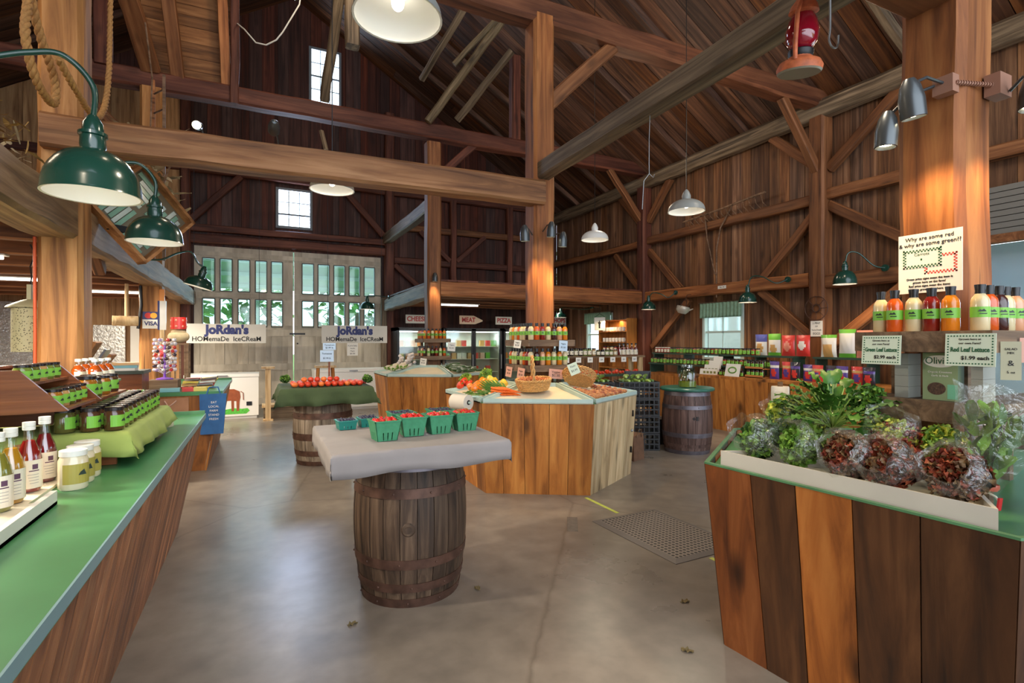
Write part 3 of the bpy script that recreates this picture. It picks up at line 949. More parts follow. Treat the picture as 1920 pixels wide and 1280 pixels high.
# along the left loft beam
BX = LX + 0.17
gooseneck((-0.71, 3.04, 2.24), 0.190, 'large green gooseneck lamp hanging nearest at upper left', (BX, 2.9, 2.70), [(-0.71, 3.04, 2.74), (-0.81, 3.01, 2.845), (-0.93, 2.97, 2.81), (-1.12, 2.93, 2.72), (BX + 0.02, 2.9, 2.70)], 14, h=0.20)
gooseneck((-0.75, 4.86, 2.33), 0.190, 'green gooseneck lamp before the framed glass diamond', (BX, 4.75, 2.72), [(-0.75, 4.86, 2.80), (-0.85, 4.84, 2.91), (-1.0, 4.8, 2.87), (-1.18, 4.77, 2.77), (BX + 0.02, 4.75, 2.72)], 14, h=0.19)
gooseneck((-0.80, 8.45, 2.32), 0.18, 'small green gooseneck lamp beside the left edge of the doors', (BX, 8.2, 2.62), [(-0.80, 8.43, 2.64), (-0.88, 8.40, 2.78), (-1.02, 8.34, 2.75), (-1.2, 8.27, 2.64), (BX + 0.02, 8.2, 2.62)], 34, tilt=(0.0, R(16), 0))
gooseneck((2.35, 13.2, 2.36), 0.17, 'small black-green lamp on a straight arm at the right edge of the doors', (PX - 0.10, 13.2, 2.66), [(2.35, 13.2, 2.62), (2.37, 13.2, 2.68), (2.5, 13.2, 2.69), (2.75, 13.2, 2.68), (PX - 0.12, 13.2, 2.66)], 30, h=0.17)
# along the right wall
WX = XR - 0.26
gooseneck((7.62, 9.0, 2.26), 0.15, 'small green wall lamp left of the pale hanging pot, by the dark wall post', (WX, 8.6, 2.60), [(7.62, 9.0, 2.46), (7.66, 8.93, 2.60), (7.78, 8.8, 2.58), (7.9, 8.7, 2.50), (WX - 0.03, 8.6, 2.60)], 34, h=0.17)
gooseneck((7.62, 6.42, 2.24), 0.15, 'small green wall lamp over the window with the valance', (WX, 5.95, 2.60), [(7.62, 6.42, 2.46), (7.64, 6.36, 2.66), (7.74, 6.22, 2.66), (7.86, 6.05, 2.54), (WX - 0.03, 5.95, 2.60)], 40, h=0.17)
gooseneck((7.62, 4.74, 2.39), 0.155, 'small green wall lamp nearest the lit post on the right wall', (WX, 4.42, 2.60), [(7.62, 4.74, 2.62), (7.64, 4.71, 2.82), (7.74, 4.62, 2.82), (7.88, 4.5, 2.64), (WX - 0.03, 4.42, 2.60)], 44, h=0.19)
gooseneck((6.9, 11.5, 2.18), 0.14, 'dim green lamp under the far loft by the back window', (7.85, 11.5, 2.458), [(6.9, 11.5, 2.36), (6.95, 11.5, 2.41), (7.3, 11.5, 2.40), (7.6, 11.5, 2.39), (7.85, 11.5, 2.43)], 10)


SPOTGREY = plain('grey_spot_metal', rgb(84, 88, 90), 0.3, 0.6)
MOUNT = plain('painted_mount', rgb(150, 108, 88), 0.5)


def spotlight(loc, target, label, mount, e, r=0.045, ln=0.16, boxdir=None, spot=70):
    t = thing('spotlight', label, 'spotlight', loc, group='post spotlights')
    d = (Vector(target) - Vector(loc)).normalized()
    q = d.to_track_quat('-Z', 'Y').to_euler()
    m = MB()
    m.lathe([(r * 0.90, -0.002), (r, 0), (r * 1.02, ln * 0.45), (r * 0.8, ln * 0.8), (r * 0.42, ln), (0.004, ln * 1.02)], 20, cap=False)
    m.lathe([(r * 0.90, -0.002), (r * 0.78, 0.012), (r * 0.5, 0.05)], 20, cap=False)
    m.build('spot_head', SPOTGREY, t, rot=q, smooth=45)
    m = MB(); m.ball((0, 0, 0.018), r * 0.72, 14, 6, 0, (1, 1, 0.35)); m.build('bulb', BULBW, t, rot=q, smooth=60)
    m = MB()
    back = -d * ln * 0.85
    mv = Vector(mount) - Vector(loc)
    m.tube([back, back * 0.5 + mv * 0.5 + Vector((0, 0, 0.03)), mv], 0.007, 8)
    m.build('bracket', SPOTGREY, t)
    s = lamp('spot_light', 'SPOT', Vector(loc) + d * 0.03, e, (1.0, 0.66, 0.30), 0.03, spot=R(spot), blend=0.5)
    aim(s, target); s.data.shadow_soft_size = 0.05
    return t


# right post: two heads at its left face, one at its near face, joined by conduit
spotlight((2.63, 1.33, 2.55), (2.80, 1.32, 1.7), 'grey spotlight against the lit right post, upper of the left pair', (2.803, 1.30, 2.73), 42, 0.05, 0.17, spot=84)
spotlight((2.58, 1.42, 2.44), (2.54, 1.50, 1.0), 'grey spotlight hanging lower left of the lit right post', (2.803, 1.335, 2.73), 26, 0.045, 0.16)
spotlight((3.05, 1.08, 2.57), (2.98, 1.14, 1.7), 'grey spotlight at the right picture edge beside the lit post', (3.10, 1.175, 2.70), 42, 0.05, 0.17, spot=84)
t = thing('conduit', 'ribbed metal conduit and boxes across the corner of the right post', 'conduit', (2.855, 1.24, 2.72))
m = MB(); m.box(-0.055, -0.002, 0.02, 0.10, -0.04, 0.04); m.build('junction_box', MOUNT, t)
m = MB(); m.box(0.17, 0.275, -0.06, -0.0, -0.04, 0.06); m.build('junction_box', MOUNT, t)
m = MB()
for i in range(30):
    u = i / 29
    m.cyl((-0.03 + 0.21 * u, 0.02 - 0.05 * u, 0.0 + 0.01 * u), (-0.03 + 0.21 * (u + 0.02), 0.02 - 0.05 * (u + 0.02), 0.01 * u), 0.011 if i % 2 else 0.008, None, 8)
m.build('conduit_tube', MOUNT, t)
# middle post
spotlight((2.72, 5.33, 2.70), (2.80, 5.40, 1.6), 'dark spotlight on the left face of the middle post', (2.86, 5.42, 2.80), 48, 0.055, 0.18)
spotlight((2.97, 5.17, 2.74), (2.98, 5.28, 1.6), 'spotlight on the near face of the middle post with pale box', (2.97, 5.36, 2.84), 48, 0.05, 0.17)
spotlight((3.12, 5.17, 2.64), (3.10, 5.26, 1.6), 'spotlight hanging lowest on the middle post, at its right edge', (3.10, 5.36, 2.78), 48, 0.05, 0.17)
spotlight((2.98, 9.62, 2.70), (2.98, 9.66, 1.6), 'spotlight on the far thin post above the bottle shelves', (2.98, 9.70, 2.82), 45, 0.05, 0.16)
# flood lamps on the cross beam
spotlight((-0.52, 5.36, 3.46), (-0.9, 1.0, 2.2), 'glaring flood lamp on top of the long cross beam', (-0.47, 5.42, 3.39), 26, 0.04, 0.13)
spotlight((0.10, 5.38, 3.52), (0.05, 9.0, 3.0), 'dark unlit-looking spotlight on the cross beam under the upper windows', (0.14, 5.44, 3.43), 8, 0.05, 0.18)

# unseen spots added at the near beam to brighten table, counter and lettuces
for (x, y, z, tx, ty, tz, e) in ((1.2, 1.5, 3.05, 1.3, 3.2, 0, 60), (-0.9, 1.55, 3.0, -0.9, 3.0, 0.9, 26), (2.4, 1.5, 3.0, 2.3, 1.4, 0.9, 22)):
    aim(lamp('near_fill_spot', 'SPOT', (x, y, z), e, (1.0, 0.83, 0.62), 0.08, spot=R(95), blend=0.6), (tx, ty, tz))
# point fills added high under the roof, with no bulbs behind them
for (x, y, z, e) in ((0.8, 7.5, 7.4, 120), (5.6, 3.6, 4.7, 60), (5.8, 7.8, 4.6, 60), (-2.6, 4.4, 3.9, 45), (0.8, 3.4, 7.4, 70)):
    lamp('roof_fill_light', 'POINT', (x, y, z), e, (1.0, 0.80, 0.58), 0.3)
# fluorescent tubes under the aisle loft and the far right loft
TUBE = glow('fluorescent_tube', (1.0, 0.98, 0.92, 1), 5.0)
k = 0
for (x, y, ln, ax, lab) in ((-2.3, 3.4, 1.2, 'x', 'fluorescent strip light nearest under the left loft'), (-2.9, 6.9, 1.2, 'x', 'fluorescent strip light at the left picture edge under the loft'), (-3.1, 9.2, 1.2, 'x', 'fluorescent strip light behind the thick left post'),
                            (-2.45, 10.9, 1.3, 'x', 'fluorescent strip light over the tan wall left of the doors'), (4.1, 11.4, 1.0, 'x', 'strip light under the loft above the glass coolers')):
    t = thing('strip_light', lab, 'lamp', (x, y, 2.405), group='fluorescent strip lights')
    m = MB(); m.box(-ln / 2, ln / 2, -0.06, 0.06, 0, 0.015); m.build('housing', WHITE, t)
    m = MB(); m.cyl((-ln / 2 + 0.03, 0, -0.02), (ln / 2 - 0.03, 0, -0.02), 0.017, None, 8); m.build('tube', TUBE, t)
    lamp('strip_light_glow', 'AREA', (x, y, 2.36), (260 if y < 4 else 190) if x < 0 else 40, (1, 0.88, 0.70), ln, 0.08)
lamp('strip_light_glow', 'AREA', (6.3, 11.6, 2.40), 40, (1, 0.90, 0.74), 1.2, 0.1)

# red hurricane lantern hanging from the long beam
t = thing('hurricane_lantern', 'red-globed hurricane lantern with orange rusty frame hanging at the top', 'lantern', (2.50, 1.79, 2.93), rot=(R(6), R(-8), 0.4))
RUST = plain('orange_rust_paint', rgb(186, 98, 58), 0.6, var=0.3, scale=30)
m = MB(); m.lathe([(0.0, 0), (0.098, 0.0), (0.105, 0.008), (0.10, 0.012)], 28); m.build('base_plate', plain('dull_tin', rgb(146, 140, 124), 0.5, 0.4), t, smooth=40)
m = MB(); m.lathe([(0.105, 0.008), (0.108, 0.03), (0.095, 0.055), (0.055, 0.075), (0.05, 0.10)], 28, cap=False); m.build('fuel_tank', RUST, t, smooth=50)
m = MB(); m.lathe([(0.052, 0.075), (0.06, 0.09), (0.06, 0.11), (0.045, 0.12)], 20); m.build('burner', BLACKM, t, smooth=40)
m = MB(); m.lathe([(0.05, 0.115), (0.072, 0.15), (0.078, 0.20), (0.066, 0.25), (0.05, 0.28)], 24); m.build('globe', plain('red_glass', rgb(140, 10, 36), 0.06, coat=1.0), t, smooth=60)
m = MB(); m.lathe([(0.055, 0.28), (0.07, 0.29), (0.06, 0.32), (0.03, 0.36), (0.02, 0.38)], 20); m.build('chimney', RUST, t, smooth=40)
for sg in (-1, 1):
    m = MB(); m.tube([(sg * 0.095, 0, 0.05), (sg * 0.112, 0, 0.12), (sg * 0.112, 0, 0.26), (sg * 0.06, 0, 0.33)], 0.011, 8); m.build('side_tube', RUST, t, smooth=60)
m = MB(); m.tube([(0.05 * math.cos(a), 0.0, 0.37 + 0.09 * math.sin(a)) for a in [PI * i / 10 for i in range(11)]], 0.004, 6); m.tube([(0, 0, 0.46), (0.06, -0.03, 0.55), (0.09, -0.04, 0.62)], 0.003, 6); m.build('bail', BLACKM, t)
# iron hook on a wire
m = MB()
pts = [(0, 0, 0.42), (0, 0, 0.16), (0.0, 0, 0.10)] + [(0.03 - 0.04 * math.cos(a), 0, 0.05 - 0.045 * math.sin(a)) for a in [PI * i / 10 for i in range(11)]] + [(0.072, 0, 0.085)]
m.tube(pts, 0.006, 8)
o = m.build('iron_hook', STEEL, loc=(2.86, 1.86, 3.19), smooth=60); tag(o, 'bent iron hook hanging beside the long grey beam', 'hook')
# wire dangling from the beam further in
m = MB(); m.tube([(0, 0, 0), (0.0, 0.01, -0.2), (-0.01, 0, -0.42), (0.0, 0.01, -0.50), (0.035, 0.0, -0.53), (0.05, 0, -0.50)], 0.0035, 6); m.tube([(0.0, 0.01, -0.50), (-0.04, 0.03, -0.56), (-0.05, 0.04, -0.80)], 0.0035, 6)
o = m.build('dangling_wire', STEEL, loc=(3.99, 4.9, 3.9), smooth=60)
m = MB()
o['label'] = 'pale wire with a knot dangling in front of the roof boards'; o['category'] = 'wire'
o.location = (2.97, 3.49, 3.475)

# ================================================================== BARRELS
def make_barrel(H, re, rm, stave, hoop, hoops, mark=False):
    def prof(u): return re + (rm - re) * math.sin(PI * (0.04 + 0.92 * u)) ** 0.9
    N_ = 22
    t = thing('barrel', None, 'barrel')
    m = MB()
    rnd = random.Random(5)
    for i in range(N_):
        a0 = 2 * PI * i / N_; a1 = 2 * PI * (i + 1) / N_ - 0.012
        ro = rnd.uniform(-0.002, 0.002)
        outer = []; n = 12
        for j in range(n + 1):
            u = j / n; r = prof(u) + ro
            for a in (a0, (a0 + a1) / 2, a1): outer.append((r * math.cos(a), r * math.sin(a), H * u))
        k = len(outer)
        inner = []
        for j in range(n + 1):
            u = j / n; r = prof(u) - 0.03
            for a in (a0, (a0 + a1) / 2, a1): inner.append((r * math.cos(a), r * math.sin(a), H * u))
        f = []
        for j in range(n):
            for c in range(2):
                f.append((j * 3 + c, j * 3 + c + 1, j * 3 + c + 4, j * 3 + c + 3))
                f.append((k + j * 3 + c + 1, k + j * 3 + c, k + j * 3 + c + 3, k + j * 3 + c + 4))
            f.append((j * 3, j * 3 + 3, k + j * 3 + 3, k + j * 3)); f.append((j * 3 + 2, k + j * 3 + 2, k + j * 3 + 5, j * 3 + 5))
        f += [(0, k, k + 1, 1), (1, k + 1, k + 2, 2)]
        e = n * 3
        f += [(e, e + 1, k + e + 1, k + e), (e + 1, e + 2, k + e + 2, k + e + 1)]
        m.add(outer + inner, f)
    m.build('staves', stave, t, smooth=30)
    m = MB(); m.lathe([(0.001, H - 0.035), (re - 0.028, H - 0.035), (re - 0.028, H - 0.06), (0.001, H - 0.06)], 24, cap=False); m.lathe([(0.001, 0.03), (re - 0.028, 0.03), (re - 0.028, 0.05), (0.001, 0.05)], 24, cap=False)
    m.build('barrel_head', stave, t)
    for (u0, u1, hm) in hoops:
        m = MB()
        m.lathe([(prof(u0) + 0.0005, H * u0), (prof(u0) + 0.006, H * u0), (prof(u1) + 0.006, H * u1), (prof(u1) + 0.0005, H * u1)], 48, cap=False)
        for i in range(10):
            a = 2 * PI * i / 10 + u0 * 7
            r = prof((u0 + u1) / 2) + 0.006
            m.ball((r * math.cos(a), r * math.sin(a), H * (u0 + u1) / 2), 0.007, 6, 4)
        m.build('hoop', hm, t, smooth=40)
    return t, prof


HOOPS = [(0.0, 0.055, IRON), (0.10, 0.155, IRON), (0.25, 0.31, IRON), (0.685, 0.745, IRON), (0.845, 0.90, IRON_G), (0.945, 1.0, IRON)]
b1, pf = make_barrel(0.94, 0.288, 0.352, W_STAVE, IRON, HOOPS)
b1.location = (0.86, 3.29, 0); b1['label'] = 'upright oak barrel with rusty hoops under the grey cloth table'; b1['group'] = 'upright barrels used as stands'
a = R(-107)
m = MB(); r = pf(0.5)
m.cyl((r * math.cos(a), r * math.sin(a), 0.47), ((r + 0.006) * math.cos(a), (r + 0.006) * math.sin(a), 0.47), 0.04, 0.034, 20)
m.cyl(((r + 0.005) * math.cos(a), (r + 0.005) * math.sin(a), 0.47), ((r + 0.012) * math.cos(a), (r + 0.012) * math.sin(a), 0.47), 0.02, None, 14)
m.build('bung', W_STAVE, b1, smooth=40)
HOOPS2 = [(0.0, 0.06, IRON), (0.13, 0.20, IRON), (0.34, 0.43, IRON), (0.62, 0.70, IRON), (0.80, 0.88, IRON), (0.93, 1.0, IRON)]
b2, pf = make_barrel(0.94, 0.30, 0.365, W_STAVE3, IRON, HOOPS2)
b2.location = (0.72, 7.2, 0); b2['label'] = 'worn grey barrel under the green cloth tomato table'; b2['group'] = 'upright barrels used as stands'
HOOPS3 = [(0.0, 0.06, IRON_G), (0.11, 0.16, W_STAVE2), (0.27, 0.34, IRON_G), (0.72, 0.78, IRON_G), (0.93, 1.0, IRON_G)]
b3, pf = make_barrel(0.86, 0.29, 0.345, W_STAVE2, IRON_G, HOOPS3)
b3.location = (5.45, 5.62, 0); b3['label'] = 'purple-brown barrel with a green round top by the orange counter'; b3['group'] = 'upright barrels used as stands'
m = MB(); m.lathe([(0.001, 0.862), (0.36, 0.862), (0.372, 0.875), (0.372, 0.892), (0.36, 0.905), (0.001, 0.905)], 40, cap=False)
m.build('round_top', plain('dark_green_top', rgb(46, 104, 88), 0.3), b3, smooth=40)
m = MB(); a = R(-115); r = pf(0.55) - 0.002
for da, dz, w, h in ((-0.06, 0, 0.05, 0.012), (-0.06, 0, 0.012, 0.05), (0.08, 0, 0.05, 0.012), (0.055, 0.0, 0.012, 0.05), (0.08, 0.022, 0.045, 0.01), (0.08, -0.022, 0.045, 0.01)):
    aa = a + da
    M = Matrix.Translation((r * math.cos(aa), r * math.sin(aa), 0.50 + dz)) @ Matrix.Rotation(aa + PI / 2, 4, 'Z')
    m.box(-w / 2, w / 2, -0.004, 0.004, -h / 2, h / 2, 0, M)
m.build('stencil_mark', INK, b3)

# ---------------- tablecloths
def cloth(name, label, x0, x1, y0, y1, z, drop, mt, wav=0.012, corner=0.12, seed=1, nx=36, ny=36, cat='tablecloth', thick=0.004, flare=0.02, rz=0.0, loc=(0, 0)):
    """a rectangular cloth: flat top, hem hanging all round with folds and longer corners"""
    rnd = random.Random(seed)
    ph = [rnd.uniform(0, 6.28) for _ in range(8)]
    ext = drop
    W = x1 - x0; D = y1 - y0
    us = [-ext] + [-ext * 0.66, -ext * 0.33, -0.012] + [W * i / (nx - 1) for i in range(nx)] + [W + 0.012, W + ext * 0.33, W + ext * 0.66, W + ext]
    vs_ = [-ext] + [-ext * 0.66, -ext * 0.33, -0.012] + [D * i / (ny - 1) for i in range(ny)] + [D + 0.012, D + ext * 0.33, D + ext * 0.66, D + ext]
    V = []
    for v in vs_:
        for u in us:
            du = max(0, -u, u - W); dv = max(0, -v, v - D)
            cu = min(max(u, 0), W); cv = min(max(v, 0), D)
            su = -1 if u < 0 else 1; sv = -1 if v < 0 else 1
            dz = max(du, dv) + min(du, dv) * corner
            fl = flare * dz / drop
            fold = wav * (dz / drop) * (math.sin(u * 14 + ph[0]) + 0.6 * math.sin(v * 17 + ph[1]) + 0.5 * math.sin((u + v) * 29 + ph[2]))
            x = cu + (su * (0.006 + fl + fold) if du > 0 else 0)
            y = cv + (sv * (0.006 + fl + fold) if dv > 0 else 0)
            if du > 0 and dv > 0:
                x = cu + su * (0.006 + fl + min(du, dv) * flare * 4); y = cv + sv * (0.006 + fl + min(du, dv) * flare * 4)
            zz = z - dz + (0.002 * math.sin(u * 9 + ph[3]) * math.sin(v * 8 + ph[4]) if dz == 0 else 0.008 * math.sin(u * 11 + v * 7 + ph[5]) * dz / drop)
            V.append((x + x0, y + y0, zz))
    n = len(us)
    F = [(j * n + i, j * n + i + 1, (j + 1) * n + i + 1, (j + 1) * n + i) for j in range(len(vs_) - 1) for i in range(n - 1)]
    m = MB(); m.add(V, F)
    o = m.build(name, mt, smooth=60, loc=(loc[0], loc[1], 0), rot=(0, 0, rz))
    md = o.modifiers.new('thickness', 'SOLIDIFY'); md.thickness = thick; md.offset = 1
    tag(o, label, cat)
    return o


def weave(name, col, var, sc):
    m = plain(name, col, 0.85, var=var, scale=sc, bump=0.3)
    return m


mb = MB(); mb.box(-0.48, 0.48, -0.49, 0.49, 0, 0.035)
o = mb.build('table_board', W_PALE, loc=(0.80, 3.215, 0.945)); tag(o, 'square board lying on the front barrel under the grey cloth', 'board')
cloth('tablecloth', 'grey linen cloth over the barrel table of berry punnets', -0.485, 0.485, -0.495, 0.495, 0.983, 0.115, weave('grey_linen', rgb(140, 133, 130), 0.06, 5), 0.004, seed=2, loc=(0.80, 3.215), flare=0.004)
mb = MB(); mb.box(-0.52, 0.52, -0.48, 0.48, 0, 0.035)
o = mb.build('table_board', W_PALE, loc=(0.73, 7.18, 0.945)); tag(o, 'board lying on the worn barrel under the dark green cloth', 'board')
cloth('tablecloth', 'dark green cloth with deep folds on the tomato table', -0.525, 0.525, -0.485, 0.485, 0.983, 0.20, weave('olive_green_cloth', rgb(62, 78, 46), 0.15, 6), 0.04, seed=4, loc=(0.73, 7.18), flare=0.05)

# ================================================================== ISLANDS
def hexv(r, k, ph=-90): a = R(ph + 60 * k); return Vector((r * math.cos(a), r * math.sin(a), 0))


def island(label, c, rt, rb, zt, panel_mats, boards, fill_tray=None, rim=GREENEDGE, phase=-90, seq=None):
    t = thing('produce_island', label, 'display stand', (c[0], c[1], 0), group='six-sided produce islands')
    for k in range(6):
        A, B = hexv(rt, k, phase), hexv(rt, k + 1, phase)
        a, b = hexv(rb, k, phase), hexv(rb, k + 1, phase)
        out = ((A + B) / 2).normalized()
        n = boards
        cut = [0.0]
        rnd = random.Random(k * 7 + int(c[1] * 10))
        ws = [rnd.uniform(0.85, 1.15) for _ in range(n)]
        for w in ws: cut.append(cut[-1] + w / sum(ws))
        m = MB()
        for i in range(n):
            u0, u1 = cut[i] + 0.002, cut[i + 1] - 0.002
            j = rnd.uniform(0, 0.004)
            q = [a.lerp(b, u0), a.lerp(b, u1), A.lerp(B, u1) + Vector((0, 0, zt - 0.005)), A.lerp(B, u0) + Vector((0, 0, zt - 0.005))]
            q = [p + out * j for p in q]
            m.slab(q, -out * 0.02, seq[(i + k + 1) % len(seq)] if seq else 0)
        m.build('side_panel', panel_mats if seq else panel_mats[k % len(panel_mats)], t)
    # top frame: green deck with a raised edge and six dividing rails
    m = MB()
    m.prism([tuple(hexv(rt - 0.03, k, phase)[:2]) for k in range(6)], zt - 0.05, zt - 0.03)
    m.build('deck', GREENTOP, t)
    m = MB()
    for k in range(6):
        A, B = hexv(rt + 0.004, k, phase), hexv(rt + 0.004, k + 1, phase); A2, B2 = hexv(rt - 0.022, k, phase), hexv(rt - 0.022, k + 1, phase)
        z0 = Vector((0, 0, zt - 0.004))
        m.slab([A + z0, B + z0, B2 + z0, A2 + z0], (0, 0, 0.009))
    m.build('edge_rail', rim, t)
    return t


def tray(parent, k, rt, ri, zo, zi, rimh=0.05, wall=0.022, phase=-90, mf=TRAYW, mr=TRAYRIM, gap=0.018, name='tray'):
    A, B = hexv(rt, k, phase), hexv(rt, k + 1, phase)
    a, b = hexv(ri, k, phase), hexv(ri, k + 1, phase)
    d = (B - A).normalized() * gap
    A, B, a, b = A + d * 1.2, B - d * 1.2, a + d * 0.6, b - d * 0.6
    Z = lambda p, z: Vector((p.x, p.y, z))
    m = MB()
    q = [Z(A, zo), Z(B, zo), Z(b, zi), Z(a, zi)]
    m.slab(q, (0, 0, 0.012))
    o = m.build(name, mf, parent)
    m = MB()
    cen = (A + B + a + b) / 4
    ins = lambda p: p + (cen - p).normalized() * wall * 1.5
    ring = [(A, zo), (B, zo), (b, zi), (a, zi)]
    for i in range(4):
        (p, zp), (r, zr) = ring[i], ring[(i + 1) % 4]
        m.slab([Z(p, zp), Z(r, zr), Z(ins(r), zr), Z(ins(p), zp)], (0, 0, rimh))
    m.build('tray_rim', mr, o)
    return o


C_IS = (2.985, 5.46)
isl_c = island('orange pine six-sided produce island around the middle post', C_IS, 1.13, 1.06, 0.93, [W_PALE, W_PANEL, W_PANEL, W_PANEL, W_PANEL, W_PANEL], 5)
for k in range(6): tray(isl_c, k, 1.145, 0.42, 0.925, 1.04)
F_IS = (3.0, 9.84)
isl_f = island('far six-sided produce island around the thin post by the coolers', F_IS, 1.16, 1.06, 0.93, [W_PANEL], 5)
for k in range(6): tray(isl_f, k, 1.175, 0.42, 0.925, 1.06)
R_IS = (3.13, 1.47)
isl_r = island('dark plank six-sided lettuce island in the right foreground', R_IS, 1.20, 1.10, 0.93, [W_PLANK_M, W_PLANK_D, W_PLANK_O], 5, seq=(0, 1, 2, 1, 1), phase=-85.3)
# latches on the pale side panel of the middle island
mid = [o for o in isl_c.children if o.name.startswith('side_panel')][0]
A, B = hexv(1.075, 0), hexv(1.075, 1)
for z, kind in ((0.72, 'plate'), (0.52, 'knob'), (0.30, 'plate')):
    p = A.lerp(B, 0.93); out = ((A + B) / 2).normalized()
    m = MB()
    M = Matrix.Translation(Vector((p.x, p.y, z)) + out * (0.006 + 0.062 * z * 0.8)) @ Matrix.Rotation(R(-60), 4, 'Z')
    if kind == 'plate': m.box(-0.012, 0.012, -0.008, 0.008, -0.035, 0.035, 0, M)
    else: m.ball((0, 0, 0), 0.018, 10, 6, 0, (1, 1, 1), M)
    m.build('hinge' if kind == 'plate' else 'knob', STEEL if kind == 'knob' else BLACKM, mid)


# ---------------- bottle towers on the islands
def tower(label, c, hx, hy, zs, board=0.07, legs=True, zlow=0.902, base_h=0.08):
    t = thing('bottle_shelf', label, 'shelf', (c[0], c[1], 0))
    for z in zs:
        m = MB()
        p = PW / 2 + 0.006
        m.box(-hx, hx, -hy, -p, z - 0.02, z); m.box(-hx, hx, p, hy, z - 0.02, z); m.box(-hx, -p, -p, p, z - 0.02, z); m.box(p, hx, -p, p, z - 0.02, z)
        m.build('shelf_board', W_DARKSHELF, t)
        m = MB()
        m.box(-hx - 0.018, -hx, -hy - 0.018, hy + 0.018, z - board, z + 0.004); m.box(hx, hx + 0.018, -hy - 0.018, hy + 0.018, z - board, z + 0.004)
        m.box(-hx, hx, -hy - 0.018, -hy, z - board, z + 0.004); m.box(-hx, hx, hy, hy + 0.018, z - board, z + 0.004)
        m.build('shelf_edge', W_DARKSHELF, t)
    for sx in (-1, 1):
        for sy in (-1, 1):
            m = MB(); m.box(sx * (PW / 2 + 0.03) - 0.022, sx * (PW / 2 + 0.03) + 0.022, sy * (PW / 2 + 0.03) - 0.022, sy * (PW / 2 + 0.03) + 0.022, zlow, zs[0] - 0.02)
            m.build('support', W_DARKSHELF, t)
    return t


tower('two-tier bottle shelf around the middle post', (3.0, 5.5), 0.29, 0.29, (1.565, 1.275), zlow=0.902)
tower('two-tier bottle shelf around the far thin post', (3.0, 9.84), 0.26, 0.26, (1.60, 1.27), zlow=0.902)
t = thing('bottle_shelf', 'bottle shelf around the lit right post above the lettuces', 'shelf', (0, 0, 0))
for z in (1.59, 1.295):
    m = MB(); m.box(2.575, 2.855, 1.04, 1.525, z - 0.02, z); m.box(2.855, 3.43, 1.04, 1.24, z - 0.02, z); m.build('shelf_board', W_DARKSHELF, t)
    m = MB(); m.box(2.557, 2.575, 1.022, 1.543, z - 0.085, z + 0.004); m.build('shelf_edge', W_DARKSHELF, t)
    m = MB(); m.box(2.575, 3.43, 1.022, 1.04, z - 0.085, z + 0.004); m.build('shelf_edge', W_DARKSHELF, t)
for x, y in ((2.82, 1.20), (2.82, 1.50), (3.16, 1.21), (2.60, 1.06)):
    m = MB(); m.box(x - 0.018, x + 0.018, y - 0.018, y + 0.018, 0.902, 1.275); m.build('support', W_DARKSHELF, t)
for x, y in ((2.82, 1.215), (2.82, 1.505)):
    m = MB(); m.box(x - 0.018, x + 0.018, y - 0.01, y + 0.01, 1.295, 1.57); m.build('support', W_DARKSHELF, t)

# ================================================================== COUNTERS
def slant_counter(label, x0, x1, xfoot, y0, y1, z, slat, mt, ends=True, top=GREENTOP, n=None, name='sales_counter', lip=True, endmat=None, group=None):
    """counter whose aisle side (x1) leans inward to xfoot at the floor"""
    t = thing(name, label, 'counter', (0, 0, 0), group=group)
    m = MB(); m.box(x0, x1, y0, y1, z - 0.045, z); m.build('counter_top', top, t)
    m = MB(); y = y0
    while y < y1 - 0.01:
        w = min(slat * random.uniform(0.85, 1.15), y1 - y)
        g = 0.004
        m.slab([(xfoot, y + g, 0.0), (xfoot, y + w - g, 0.0), (x1 - 0.015, y + w - g, z - 0.046), (x1 - 0.015, y + g, z - 0.046)], (-0.02 if x1 > x0 else 0.02, 0, 0))
        y += w
    m.build('front_slats', mt, t)
    for ye in (y0 + 0.02, y1 - 0.04):
        m = MB()
        xa, xb = x0 + 0.02, x1 - 0.04
        q = [(xa, ye, 0), (xfoot - 0.025, ye, 0), (x1 - 0.045, ye, z - 0.047), (xa, ye, z - 0.047)]
        m.slab(q, (0, 0.02, 0))
        m.build('end_panel', endmat or mt, t)
    if lip:
        m = MB(); m.box(x0, x1 - 0.0, y1 - 0.025, y1, z, z + 0.028); m.build('raised_lip', GREENEDGE, t)
        m = MB(); m.box(x1, x1 + 0.006, y0, y1, z - 0.034, z + 0.003); m.build('edge_strip', plain('blue_grey_edge', rgb(122, 158, 162), 0.35) if 'blue_grey_edge' not in bpy.data.materials else bpy.data.materials['blue_grey_edge'], t)
    return t


slant_counter('long green-topped counter with cedar slat front in the left foreground', -1.62, -0.425, -0.62, -0.8, 5.02, 0.95, 0.105, W_SLAT)
slant_counter('green-topped counter with the blue bag behind the long left counter', -1.30, -0.43, -0.60, 7.25, 9.4, 0.95, 0.19, W_PANEL, endmat=W_PANEL)
# orange counter along the right wall
slant_counter('orange pine counter under the jars along the right wall', XR - 0.35, 7.20, 7.26, 3.6, 7.12, 0.95, 0.42, W_PANEL, lip=False, top=W_PANEL)
slant_counter('dark set-back counter between the window and the far corner', XR - 0.35, 7.48, 7.5, 7.13, 9.1, 0.90, 0.3, W_PANEL, lip=False, top=W_PANEL)
# desk behind the left counters
t = thing('register_desk', 'brown wooden desk box with leaning books behind the counters', 'desk', (-1.75, 6.85, 0))
m = MB(); m.box(-0.45, 0.58, -0.02, 0.36, 0, 1.2); m.build('desk_body', W_RACK, t)
m = MB(); m.box(-0.47, 0.60, -0.05, 0.38, 1.2, 1.235); m.build('desk_top', plain('dark_green_desk_top', rgb(52, 66, 56), 0.4), t)

